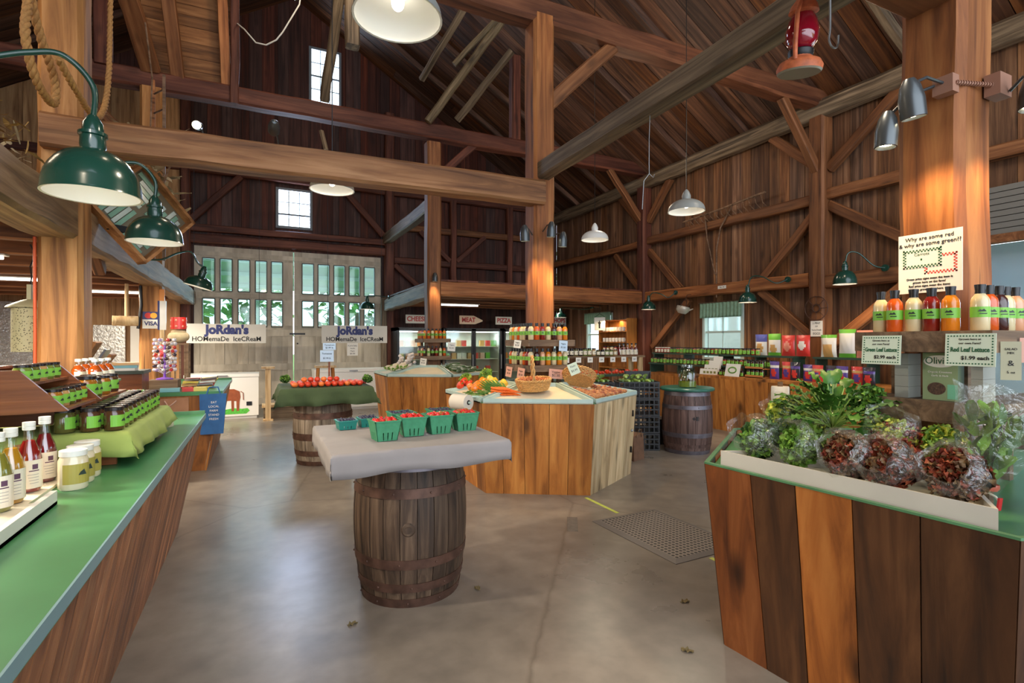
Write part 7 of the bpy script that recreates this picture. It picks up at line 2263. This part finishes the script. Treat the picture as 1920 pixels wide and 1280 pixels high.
OLDW = wood('old_tool_wood', rgb(70, 52, 40), rgb(120, 92, 70), rgb(150, 120, 96), 0, 1.0, 14, tint=0.1, knots=0.2)
t = thing('hay_rake', 'old wooden hay rake with long teeth hung high on the right wall', 'rake', (XR - 0.26, 7.40, 4.12))
m = MB(); m.tube([(0, 1.0, -0.05), (0, 0, 0.0), (0, -1.0, 0.08)], 0.022, 8); m.build('head_bar', OLDW, t, smooth=60)
for i in range(15):
    y = 0.94 - 0.132 * i
    m = MB(); m.tube([(0, y, 0.0 - y * 0.06), (-0.03, y - 0.06, -0.10), (0.0, y - 0.14, -0.20)], [0.008, 0.007, 0.004], 6); m.build('tooth', OLDW, t)
m = MB(); m.tube([(0.02, -0.25, 0.0), (0.02, 0.02, -0.35), (0.0, 0.10, -0.75), (0.04, 0.14, -1.7)], 0.015, 8); m.build('handle', OLDW, t, smooth=60)
m = MB(); m.tube([(0.02, 0.42, -0.05), (0.02, 0.36, -0.5), (0.0, 0.14, -1.25)], 0.012, 8); m.build('brace', OLDW, t, smooth=60)
t = thing('tin_pot', 'pale dented pot with a handle hanging on the right wall girt', 'pot', (7.86, 8.22, 2.22), rot=(R(15), 0, 0.4))
m = MB(); m.lathe([(0.001, -0.09), (0.08, -0.09), (0.13, -0.03), (0.135, 0.04), (0.125, 0.06), (0.12, 0.055), (0.12, -0.02), (0.001, -0.07)], 24, cap=False); m.build('pot_body', plain('pale_tin', rgb(196, 186, 170), 0.4, 0.3), t, smooth=50)
m = MB(); m.tube([(0.13, 0, 0.04), (0.1, 0, 0.16), (0, 0, 0.2), (-0.1, 0, 0.16), (-0.13, 0, 0.04)], 0.006, 6); m.tube([(0, 0, 0.2), (0.03, 0.0, 0.30), (0.20, -0.05, 0.34), (0.24, -0.06, 0.34)], 0.005, 6); m.build('bail', BLACKM, t)
m = MB(); m.cyl((0, -0.13, 0.0), (0, -0.21, 0.05), 0.02, 0.012, 10); m.build('spout', plain('pale_tin_spout', rgb(196, 186, 170), 0.4, 0.3), t, smooth=50)
t = thing('wire_wheel', 'faint rusty wire wheel hung on the right wall post', 'wheel', (XR - 0.32, 5.42, 2.08))
m = MB(); m.tube([(0, 0.19 * math.cos(a), 0.19 * math.sin(a)) for a in [2 * PI * i / 28 for i in range(28)]], 0.006, 6, closed=True); m.tube([(0, 0.06 * math.cos(a), 0.06 * math.sin(a)) for a in [2 * PI * i / 14 for i in range(14)]], 0.012, 6, closed=True); m.build('ring', IRON, t)
for i in range(8):
    a = 2 * PI * i / 8
    m = MB(); m.cyl((0, 0.06 * math.cos(a), 0.06 * math.sin(a)), (0, 0.19 * math.cos(a), 0.19 * math.sin(a)), 0.004, None, 6); m.build('spoke', IRON, t)

# ================================================================== LEFT SIDE
# rope on the thick left post
def rope_mb(pts, r):
    P = [Vector(p) for p in pts]; Q = []
    P2 = [P[0]] + P + [P[-1]]
    for i in range(1, len(P2) - 2):
        for j in range(14):
            u = j / 14; a, b, c, d = P2[i - 1:i + 3]
            Q.append(0.5 * ((2 * b) + (c - a) * u + (2 * a - 5 * b + 4 * c - d) * u * u + (3 * b - a - 3 * c + d) * u ** 3))
    Q.append(P[-1])
    m = MB()
    ln = 0; L_ = [0]
    for i in range(1, len(Q)): ln += (Q[i] - Q[i - 1]).length; L_.append(ln)
    for s in range(3):
        pts2 = []
        for i, q in enumerate(Q):
            t = (Q[min(i + 1, len(Q) - 1)] - Q[max(i - 1, 0)]).normalized(); o = t.orthogonal().normalized(); w = t.cross(o)
            ref = Vector((0.3, 0.9, 0.2)); o = (ref - t * ref.dot(t)).normalized(); w = t.cross(o)
            a = L_[i] * 42 + s * 2 * PI / 3
            pts2.append(q + (o * math.cos(a) + w * math.sin(a)) * r * 0.5)
        m.tube(pts2, r * 0.6, 6)
    return m


ROPE = plain('manila_rope', rgb(172, 124, 70), 0.85, var=0.2, scale=60)
m = rope_mb([(-1.34, 4.30, 4.2), (-1.34, 4.32, 3.75), (-1.33, 4.25, 3.45), (-1.32, 4.40, 3.24), (-1.32, 4.70, 3.22), (-1.32, 4.72, 3.40), (-1.33, 4.50, 3.58), (-1.34, 4.36, 3.80), (-1.34, 4.40, 4.2)], 0.026)
o = m.build('hanging_rope', ROPE, smooth=70); tag(o, 'thick looped rope hanging beside the left post at the upper left', 'rope', 'hanging ropes')
m = rope_mb([(-1.24, 4.50, 3.46), (-1.22, 4.78, 3.38), (-1.22, 5.25, 3.36), (-1.22, 5.55, 3.55), (-1.23, 5.75, 3.95), (-1.24, 5.85, 4.6), (-1.24, 5.9, 5.36)], 0.024)
o = m.build('hanging_rope', ROPE, smooth=70); tag(o, 'swag of thick rope crossing the front of the left post', 'rope', 'hanging ropes')
# diamond glass frame
t = thing('diamond_frame', 'wooden square frame of glass strips hung cornerwise over the left beam', 'wall decoration', (-1.08, 6.30, 2.83), rot=(R(0), 0, R(40)))
M45 = Matrix.Rotation(R(45), 4, 'Y')
FRW = wood('frame_wood', rgb(120, 76, 40), rgb(166, 112, 66), rgb(196, 144, 94), 0, 1, 12, tint=0.1, knots=0.2)
S = 0.36
for k in range(4):
    Mk = M45 @ Matrix.Rotation(PI / 2 * k, 4, 'Y')
    m = MB(); m.box(-S, S, -0.07, 0.07, S - 0.03, S, 0, Mk); m.build('frame_rail', FRW, t)
m = MB(); m.box(-S + 0.03, S - 0.03, 0.04, 0.05, -S + 0.03, S - 0.03, 0, M45); m.build('backing', plain('dark_backing', rgb(120, 106, 84), 0.6), t)
rr = random.Random(4)
GST = [plain('green_glass_strip', rgb(130, 170, 148), 0.08, coat=1, var=0.2, scale=6), plain('pale_glass_strip', rgb(196, 206, 196), 0.08, coat=1, var=0.15, scale=6)]
for k in range(4):
    Mk = M45 @ Matrix.Rotation(PI / 2 * k, 4, 'Y')
    for i in range(6):
        m = MB(); x = 0.02 + i * 0.048; h = rr.uniform(0.18, 0.28)
        m.box(x, x + 0.04, 0.02, 0.04, 0.03 + rr.uniform(0, 0.02), 0.03 + h, 0, Mk); m.build('glass_strip', GST[(i + k) % 2], t)
m = MB(); m.tube([(0, 0, S * 1.41), (0.05, 0.1, S * 1.41 + 0.1)], 0.005, 6); m.box(-0.30, -0.02, 0.0, 0.03, -0.22, -0.16); m.build('hanger', BLACKM, t)
# husks and straw up on the loft edge
HUSK = plain('dried_husk', rgb(176, 158, 124), 0.8, var=0.25, scale=20); STRAW = plain('dried_straw', rgb(160, 124, 66), 0.85, var=0.4, scale=25)
t = thing('husk_bundle', 'pale dried corn husk bundle hanging behind the glass diamond', 'dried plants', (-1.22, 7.60, 3.55))
m = MB(); rr = random.Random(6)
for i in range(90):
    a = rr.uniform(0, 6.28); z = rr.uniform(-0.55, 0.5)
    leaf(m, (0.08 * math.cos(a), 0.12 * math.sin(a), z), (0.5 * math.cos(a), 0.5 * math.sin(a), rr.uniform(-1.0, 0.2)), (math.cos(a), math.sin(a), 0.3), rr.uniform(0.2, 0.45), rr.uniform(0.02, 0.05), rr.uniform(-0.5, 0.8), 0.3, 0, rr, 5, 2)
m.build('husks', HUSK, t, smooth=70)
m = MB(); m.tube([(0, 0, 0.5), (0.02, 0, 1.2), (-0.05, 0, 1.85)], 0.01, 6); m.tube([(0.1, -0.2, -0.3), (0.35, -0.5, 0.25)], 0.012, 6); m.build('stalk', OLDW, t)
m = MB(); rr = random.Random(9)
for i in range(420):
    y = rr.uniform(1.6, 4.7); z = 2.76 + abs(rr.gauss(0, 0.12)); x = LX + rr.uniform(-0.3, 0.14)
    leaf(m, (x, y, z), (rr.uniform(-1, 1), rr.uniform(-1, 1), rr.uniform(-0.3, 0.8)), (0, 0, 1), rr.uniform(0.08, 0.22), rr.uniform(0.006, 0.022), rr.uniform(-0.8, 0.8), 0.3, 0 if rr.random() < 0.6 else 1, rr, 3, 1)
o = m.build('dried_flowers', [STRAW, HUSK]); tag(o, 'dried flowers and straw heaped on top of the left loft beam', 'dried plants', kind='stuff')
mb = MB(); mb.box(-0.02, 0.02, -0.2, 0.2, 0, 0.42)
o = mb.build('orange_board', plain('orange_painted_board', rgb(206, 120, 36), 0.6), loc=(LX - 0.22, 4.0, 2.742)); tag(o, 'orange painted board standing in the dried flowers on the loft', 'board')
# perforated lantern
def perforated():
    m, nt, b, L = mat('perforated_tin')
    N = nt.nodes.new; tc = N('ShaderNodeTexCoord'); v = N('ShaderNodeTexVoronoi'); v.inputs['Scale'].default_value = 60
    L.new(tc.outputs['Object'], v.inputs['Vector']); r = N('ShaderNodeValToRGB'); e = r.color_ramp.elements
    e[0].position = 0.22; e[0].color = rgb(70, 66, 48); e[1].position = 0.34; e[1].color = rgb(158, 154, 122)
    L.new(v.outputs['Distance'], r.inputs['Fac']); L.new(r.outputs['Color'], b.inputs['Base Color']); b.inputs['Roughness'].default_value = 0.6
    return m


t = thing('punched_lantern', 'pale green punched tin lantern hanging left of the thick post', 'lantern', (-1.84, 5.98, 1.46))
m = MB(); m.lathe([(0.001, 0), (0.125, 0), (0.125, 0.40)], 28, cap=False); m.build('punched_body', perforated(), t, smooth=50)
TINP = plain('pale_green_tin', rgb(166, 162, 130), 0.55)
m = MB(); m.lathe([(0.165, 0.385), (0.155, 0.40), (0.06, 0.45), (0.03, 0.46), (0.001, 0.46)], 28, cap=False); m.build('lantern_roof', TINP, t, smooth=40)
m = MB(); m.box(-0.015, 0.015, -0.03, 0.03, 0.45, 0.59); m.build('strap', TINP, t)
m = MB(); m.tube([(0, 0, 0.56), (0.01, 0, 0.66), (0, 0, 0.75), (0.02, 0.05, 0.87), (0, 0, 0.945)], 0.006, 6); m.build('hook', BLACKM, t)
m = MB(); m.tube([(-1.664, 5.50, 2.40), (-1.663, 5.50, 2.0), (-1.664, 5.51, 1.6), (-1.663, 5.50, 1.3), (-1.662, 5.50, 0.02)], 0.012, 8)
o = m.build('extension_cord', plain('orange_cord', rgb(206, 84, 40), 0.5), smooth=60); tag(o, 'orange cord running down the left side of the thick post', 'cord')
m = MB(); m.tube([(-1.60, 5.44, 2.39), (-1.605, 5.44, 1.9), (-1.60, 5.44, 1.45)], 0.008, 8)
# mallet, card sign and paddle on the far left post
t = thing('wooden_mallet', 'pale wooden mallet hanging head down left of the second post', 'mallet', (-1.84, 9.62, 1.86))
m = MB(); m.cyl((-0.17, -0.04, 0), (0.14, 0.03, 0), 0.075, None, 18); m.build('head', W_PALE, t, smooth=40)
m = MB(); m.cyl((0, 0, 0.0), (0.0, 0, 0.56), 0.028, 0.026, 10); m.build('handle', W_PALE, t, smooth=40)
t = card('small payment card sign with red and yellow discs on the second post', 0.22, 0.26, (-1.545, 9.684, 1.88), (0, 0, 0), [('VISA', 0.085, 0, -0.055, NAVY, 1.0, 0.003)], PAPER, 'payment_sign')
m = MB(); m.box(-0.11, 0.11, -0.001, -0.0001, 0.01, 0.13); m.build('dark_band', NAVY, t)
for x, n_, c in ((-0.035, 'red_disc', rgb(206, 40, 36)), (0.035, 'yellow_disc', rgb(230, 170, 50))):
    m = MB(); m.lathe([(0.001, 0), (0.045, 0)], 20, 0, Matrix.Translation((x, -0.0015 - (0.0005 if x > 0 else 0), 0.07)) @ Matrix.Rotation(R(90), 4, 'X'), cap=False); m.build('disc', plain(n_, c, 0.5), t)
t = thing('painted_paddle', 'tall painted paddle, orange above, white and blue, with a red tip', 'paddle', (-1.40, 9.674, 1.28))
for z0, z1, c, w in ((0.0, 0.22, PRd, 0.05), (0.22, 0.45, W_PALE, 0.03), (0.45, 0.9, PWh, 0.055), (0.9, 1.08, pk('packet_orange2', rgb(222, 140, 50)), 0.035)):
    m = MB(); m.box(-w, w, -0.012, 0.012, z0, z1); m.build('paddle_section', c, t)
m = MB(); m.box(-0.056, -0.03, -0.0135, -0.0122, 0.45, 0.9); m.build('blue_stripe', NAVY, t)
m = MB(); m.tube([(0, 0, 0), (0.01, 0, -0.3), (-0.01, 0, -0.5), (-0.03, 0, -0.66)], 0.022, 8)
o = m.build('black_strap', BLACK, loc=(-1.675, 9.66, 2.405), smooth=60); tag(o, 'black strap dangling between the mallet and the card sign', 'strap')
# lollipop tree, boxes and sweets on the second counter
PURP = plain('purple_plastic', rgb(132, 84, 190), 0.35)
t = thing('lollipop_stand', 'purple lollipop tree standing on a small box', 'stand', (-1.06, 7.52, 1.092))
m = MB(); m.lathe([(0.001, 0), (0.09, 0), (0.09, 0.012), (0.014, 0.03), (0.012, 0.46), (0.001, 0.46)], 16, cap=False); m.build('pole', PURP, t, smooth=40)
mb = MB(); mb.box(-0.15, 0.15, -0.15, 0.15, 0, 0.138)
o = mb.build('candy_box', W_DARKSHELF, loc=(-1.06, 7.52, 0.952)); tag(o, 'grey-brown box under the purple lollipop tree', 'box')
LOL = [pk('lolly_white', rgb(222, 218, 222)), PRd, pk('lolly_dark', rgb(60, 44, 56)), pk('lolly_lilac', rgb(178, 160, 200))]


def lolly_proto(c):
    t = thing('lollipop', None, 'lollipop')
    m = MB(); m.ball((0.10, 0, 0), 0.021, 9, 6); m.build('sweet', c, t, smooth=70)
    m = MB(); m.cyl((0.0, 0, 0), (0.085, 0, 0), 0.0025, None, 5); m.build('stick', PAPER, t)
    return t


K_LO = [Kind(lambda c=c: lolly_proto(c)) for c in LOL]
for j in range(9):
    for i in range(8):
        a = 2 * PI * i / 8 + j * 0.35
        K_LO[(i * 3 + j * 5 + (i * j) % 3) % 4 if (i + j) % 3 else 0].put((-1.06 + 0.0185 * math.cos(a), 7.52 + 0.0185 * math.sin(a), 1.092 + 0.07 + 0.045 * j), None, 'wrapped lollipop on the purple tree', 'lollipops on the purple tree', rot=(0, R(-28), a))
SW = [pk('sweet_brown', rgb(84, 58, 44)), PWh, pk('sweet_grey', rgb(120, 116, 112)), pk('packet_yellow', rgb(226, 200, 96)), PBl, PRd, pk('sweet_black', rgb(36, 34, 36))]
K_SW = [Kind(lambda c=c: tag(MB().box(-0.085, 0.085, -0.024, 0.024, 0, 0.022).build('wrapped_bar', c), None, 'bar')) for c in SW]
n = 0
for z in range(4):
    for i in range(4 if z < 3 else 3):
        for j in range(2):
            n += 1
            K_SW[(n * 5 + z) % 7].put((-0.86 + 0.19 * j + rnd.uniform(-0.01, 0.01) + 0.02 * z, 7.75 + 0.10 * i + rnd.uniform(-0.01, 0.01), 0.952 + 0.034 * z + 0.004), None, 'wrapped snack bar in the heap above the blue bag', 'snack bars heaped on the second counter', rot=(rnd.uniform(-0.08, 0.08), rnd.uniform(-0.08, 0.08), rnd.uniform(-0.4, 0.4)))
for i, (x, y, w, c, lab) in enumerate(((-0.98, 7.36, 0.10, pk('packet_aqua', rgb(120, 176, 186)), 'pale aqua sweet box at the near edge of the second counter'), (-0.80, 7.35, 0.06, PRd, 'dark red sweet box beside the aqua one'), (-0.68, 7.36, 0.07, pk('packet_yellow', rgb(226, 200, 96)), 'yellow sweet box nearest the blue bag'))):
    mb = MB(); mb.box(-w, w, -0.05, 0.05, 0, 0.045); o = mb.build('sweet_box', c, loc=(x, y, 0.952), rot=(0, 0, 0.1 * i)); tag(o, lab, 'box')
# keg of candy sticks
t = thing('candy_keg', 'small wooden keg of striped candy sticks behind the pint jars', 'keg', (-0.88, 4.86, 0.952))
m = MB(); m.lathe([(0.001, 0), (0.06, 0), (0.07, 0.08), (0.062, 0.16), (0.055, 0.16), (0.055, 0.02), (0.001, 0.02)], 18, cap=False); m.build('keg_staves', FRW, t, smooth=50)
for z in (0.03, 0.125):
    m = MB(); m.lathe([(0.0655 + z * 0.03, z), (0.067 + z * 0.03, z), (0.067 + z * 0.03, z + 0.012), (0.0655 + z * 0.03, z + 0.012)], 18, cap=False); m.build('hoop', IRON, t)
t.location.z = 0.952
K_CS = [Kind(lambda c=c: tag(MB().cyl((0, 0, 0), (0, 0, 0.13), 0.006, None, 6).build('candy_stick', c), None, 'candy')) for c in (PWh, PPk, PG)]
for i in range(30):
    a = i * 2.4; r = 0.045 * math.sqrt(i / 30)
    K_CS[i % 3].put((-0.88 + r * math.cos(a), 4.86 + r * math.sin(a), 1.05), None, 'pale candy stick standing in the small keg', 'candy sticks in the keg', rot=(0.12 * math.sin(a) * -1, 0.12 * math.cos(a), 0))
# hung bags
t = thing('tote_bag', 'blue cloth bag with white lettering hung on the end of the second counter', 'bag', (-0.52, 7.2485, 0.80), rot=(0, 0, 0.0))
CB = plain('blue_cloth', rgb(46, 96, 150), 0.8, var=0.15, scale=10)
m = MB(); m.slab([(-0.14, 0, -0.36), (0.10, 0, -0.36), (0.135, 0, 0.12), (-0.15, 0, 0.12)], (0, -0.05, 0)); m.build('bag_body', CB, t)
for k, s in enumerate(('EAT', 'LOCAL', 'FARM', 'STAND', 'FRESH')): text('lettering', s, 0.035, (0.0, -0.052, 0.02 - 0.05 * k), (R(90), 0, 0), PAPER, t)
m = MB(); m.tube([(-0.08, -0.02, 0.11), (-0.05, -0.01, 0.2), (0.04, -0.01, 0.2), (0.07, -0.02, 0.11)], 0.008, 6); m.build('handle', CB, t)
t = thing('shopping_bag', 'brown paper bag hung on the near side of the second counter', 'bag', (-0.92, 7.2485, 0.76))
m = MB(); m.slab([(-0.16, 0, -0.22), (0.14, 0, -0.22), (0.14, 0, 0.13), (-0.16, 0, 0.12)], (0, -0.04, 0)); m.build('bag_body', plain('kraft_paper', rgb(168, 122, 90), 0.8, var=0.12, scale=10), t)
m = MB(); m.tube([(-0.1, -0.042, 0.10), (-0.06, -0.05, 0.03), (-0.02, -0.05, 0.06), (0.02, -0.045, 0.10)], 0.008, 6); m.build('tied_handle', plain('pale_tie', rgb(206, 170, 150), 0.8), t)
# books and boards on the desk
for i, (x, w, h, lean, c, lab) in enumerate(((-1.42, 0.03, 0.34, R(28), FRW, 'brown wooden frame leaning left on the desk'), (-1.30, 0.02, 0.26, R(30), pk('book_dark', rgb(58, 52, 50)), 'dark thin book leaning on the desk'), (-1.24, 0.025, 0.20, R(34), FRW, 'small brown frame leaning at the right of the desk'))):
    mb = MB(); mb.box(-w / 2, w / 2, -0.12, 0.12, 0, h); o = mb.build('leaning_frame', c, loc=(x - 0.33, 7.0, 1.2365 + w / 2 * math.sin(lean)), rot=(0, lean, 0)); tag(o, lab, 'frame', 'frames leaning on the desk')
for i in range(3):
    mb = MB(); mb.box(-0.13, 0.13, -0.09, 0.09, 0, 0.028); o = mb.build('flat_book', [PWh, pk('packet_aqua', rgb(120, 176, 186)), PBl][i], loc=(-1.36 + 0.01 * i, 6.90, 1.2365 + 0.0295 * i), rot=(0, 0, 0.1 * i)); tag(o, ['white book at the bottom of the pile on the desk', 'aqua book in the middle of the pile on the desk', 'navy-and-white book on top of the pile on the desk'][i], 'book', 'book pile on the desk')
# slatted rack with sack and tin
t = thing('slatted_rack', 'small slatted chair-like rack beside the left edge of the doors', 'rack', (-1.09, 8.85, 0.952))
for x in (-0.13, 0.13):
    for y in (-0.1, 0.1):
        m = MB(); m.box(x - 0.015, x + 0.015, y - 0.015, y + 0.015, 0, 0.55); m.build('leg', OLDW, t)
m = MB(); m.box(-0.15, 0.15, -0.12, 0.12, 0.55, 0.575); m.build('top', OLDW, t)
for x in (-0.08, -0.02, 0.04, 0.10):
    m = MB(); m.box(x - 0.012, x + 0.012, -0.11, -0.095, 0.05, 0.55); m.build('slat', OLDW, t)
t = thing('cloth_sack', 'cream cloth sack slumped on the slatted rack', 'sack', (-1.08, 8.85, 1.528))
m = MB(); m.ball((0, 0, 0.09), 0.11, 14, 9, 0, (1.25, 1.0, 0.82)); m.ball((0.0, 0, 0.165), 0.06, 12, 7, 0, (1.6, 1.4, 0.5)); m.build('sack_body', plain('cream_canvas', rgb(196, 176, 140), 0.85, var=0.15, scale=14), t, smooth=70)
t = thing('red_tin', 'red tin with pale spots on top of the cream sack', 'tin', (-1.08, 8.85, 1.727))
m = MB(); m.lathe([(0.001, 0), (0.10, 0), (0.10, 0.17), (0.001, 0.17)], 20, cap=False); m.build('can', pk('tin_red', rgb(190, 40, 30)), t, smooth=40)
for i in range(14):
    a = i * 0.9; m = MB(); m.ball((0.088 * math.cos(a), 0.088 * math.sin(a), 0.04 + 0.085 * (i % 2)), 0.02, 8, 5, 0, (1, 1, 1)); m.build('spot', PPk, t, smooth=60)
# silver insulation roll at the aisle end
mb = MB(); mb.box(-0.28, 0.28, -0.02, 0.02, 0, 1.9)
o = mb.build('foil_panel', plain('silver_foil', rgb(176, 172, 164), 0.25, 0.6, bump=1.0, scale=20), loc=(-2.95, 13.85, 0.001)); tag(o, 'crinkled silver insulation sheet standing against the tan wall', 'panel')
mb = MB(); mb.box(-0.08, 0.08, -0.02, 0.02, 0, 1.95)
o = mb.build('white_board', WHITE, loc=(-2.50, 13.85, 0.001)); tag(o, 'narrow white board beside the silver insulation sheet', 'board')
mb = MB(); mb.box(XL + 0.2, -3.55, 13.72, 13.74, 0.9, 2.35)
o = mb.build('plastic_sheet', clear('grey_plastic', (0.35, 0.36, 0.42), 0.3, 0.15, wrinkle=1.0, haze=0.12)); tag(o, 'dark crinkled plastic sheet hung at the far end of the left aisle', 'plastic sheet')

# ================================================================== FLOOR
def perforated_rubber():
    m, nt, b, L = mat('perforated_rubber')
    N = nt.nodes.new; tc = N('ShaderNodeTexCoord'); sc = N('ShaderNodeVectorMath'); sc.operation = 'MULTIPLY'; sc.inputs[1].default_value = (27, 27, 0)
    L.new(tc.outputs['Object'], sc.inputs[0]); fr = N('ShaderNodeVectorMath'); fr.operation = 'FRACTION'; L.new(sc.outputs['Vector'], fr.inputs[0])
    su = N('ShaderNodeVectorMath'); su.operation = 'SUBTRACT'; su.inputs[1].default_value = (0.5, 0.5, 0); L.new(fr.outputs['Vector'], su.inputs[0])
    le = N('ShaderNodeVectorMath'); le.operation = 'LENGTH'; L.new(su.outputs['Vector'], le.inputs[0])
    r = N('ShaderNodeValToRGB'); e = r.color_ramp.elements; e[0].position = 0.30; e[0].color = rgb(18, 16, 16); e[1].position = 0.34; e[1].color = rgb(130, 120, 112)
    L.new(le.outputs['Value'], r.inputs['Fac']); L.new(r.outputs['Color'], b.inputs['Base Color']); b.inputs['Roughness'].default_value = 0.6
    return m


t = thing('floor_mat', 'grey perforated rubber mat on the floor between the two islands', 'mat', (2.93, 3.28, 0.001), rz=0.03)
m = MB(); m.box(-0.30, 0.30, -0.44, 0.44, 0, 0.013); m.build('perforated_field', perforated_rubber(), t)
m = MB()
P = [(-0.35, -0.49), (0.35, -0.49), (0.35, 0.49), (-0.35, 0.49)]; Q = [(-0.30, -0.44), (0.30, -0.44), (0.30, 0.44), (-0.30, 0.44)]
for k in range(4):
    a, b = P[k], P[(k + 1) % 4]; c, d = Q[(k + 1) % 4], Q[k]
    V = [(a[0], a[1], 0), (b[0], b[1], 0), (c[0], c[1], 0), (d[0], d[1], 0), (a[0], a[1], 0.003), (b[0], b[1], 0.003), (c[0], c[1], 0.014), (d[0], d[1], 0.014)]
    m.add(V, [(3, 2, 1, 0), (4, 5, 6, 7), (0, 1, 5, 4), (1, 2, 6, 5), (2, 3, 7, 6), (3, 0, 4, 7)])
m.build('bevelled_border', plain('grey_rubber', rgb(104, 98, 94), 0.55), t)
TAPE = plain('yellow_green_tape', rgb(190, 200, 88), 0.6, var=0.15, scale=20)
for y0, y1, lab in ((3.84, 4.36, 'strip of yellow-green floor tape between the middle island and the mat'), (2.2, 2.76, 'strip of yellow-green floor tape by the dark plank island')):
    mb = MB(); mb.box(-0.017, 0.017, 0, y1 - y0, 0, 0.0015); o = mb.build('floor_tape', TAPE, loc=(2.90, y0, 0.0006)); tag(o, lab, 'tape', 'floor tape strips')
mb = MB(); mb.box(-0.045, 0.045, -0.17, 0.17, 0, 0.0012)
o = mb.build('dark_tape', plain('grey_tape', rgb(112, 102, 92), 0.7, var=0.2, scale=20), loc=(2.38, 3.78, 0.0006), rot=(0, 0, -0.55)); tag(o, 'short grey tape mark on the floor left of the mat', 'tape')
SCR = plain('dry_leaf_scrap', rgb(112, 96, 60), 0.8)
for i, (x, y, lab) in enumerate(((0.42, 2.95, 'dry leaf scrap left of the front barrel'), (1.22, 3.02, 'dry leaf scrap right of the front barrel'), (2.3, 2.35, 'pale leaf scrap on the floor near the dark plank island'), (3.7, 5.0, 'leaf scrap at the foot of the pale island panel'), (1.9, 2.0, 'tiny leaf scrap in the open floor'))):
    m = MB(); leaf(m, (0, 0, 0.003), (1, 0.3, 0.15), (0, 0, 1), 0.06, 0.016, -0.5, 0.6, 0, random.Random(i)); o = m.build('leaf_scrap', SCR, loc=(x, y, 0.001), rot=(0, 0, i * 1.3)); tag(o, lab, 'leaf')

# ladder standing on the left loft beam, and a slack white cable under the roof
t = thing('wooden_ladder', 'narrow pale ladder standing on the left loft before the tan boards', 'ladder', (0, 0, 2.75))
ra, rb_ = Vector((-1.47, 9.42, 0)), Vector((-1.30, 9.16, 0))
for p in (ra, rb_):
    m = MB(); m.box(p.x - 0.018, p.x + 0.018, p.y - 0.02, p.y + 0.02, -0.008, 2.73); m.build('rail', W_LOFT if p is ra else OLDW, t)
for i in range(9):
    z = 0.2 + 0.29 * i
    m = MB(); m.cyl(ra + Vector((0, 0, z)), rb_ + Vector((0, 0, z)), 0.012, None, 8); m.build('rung', OLDW, t)
m = MB(); m.tube([(-0.36, 9.65, 6.75), (-0.24, 8.99, 6.33), (-0.08, 8.9, 6.12), (0.06, 8.84, 6.09), (0.20, 8.78, 6.17), (0.29, 8.73, 6.29), (0.52, 8.62, 6.71), (0.60, 8.55, 7.4), (0.70, 8.45, roof_z(0.7) - 0.16)], 0.011, 7)
o = m.build('white_cable', WHITE, smooth=60); tag(o, 'slack white cable looping under the roof left of the upper window', 'cable')
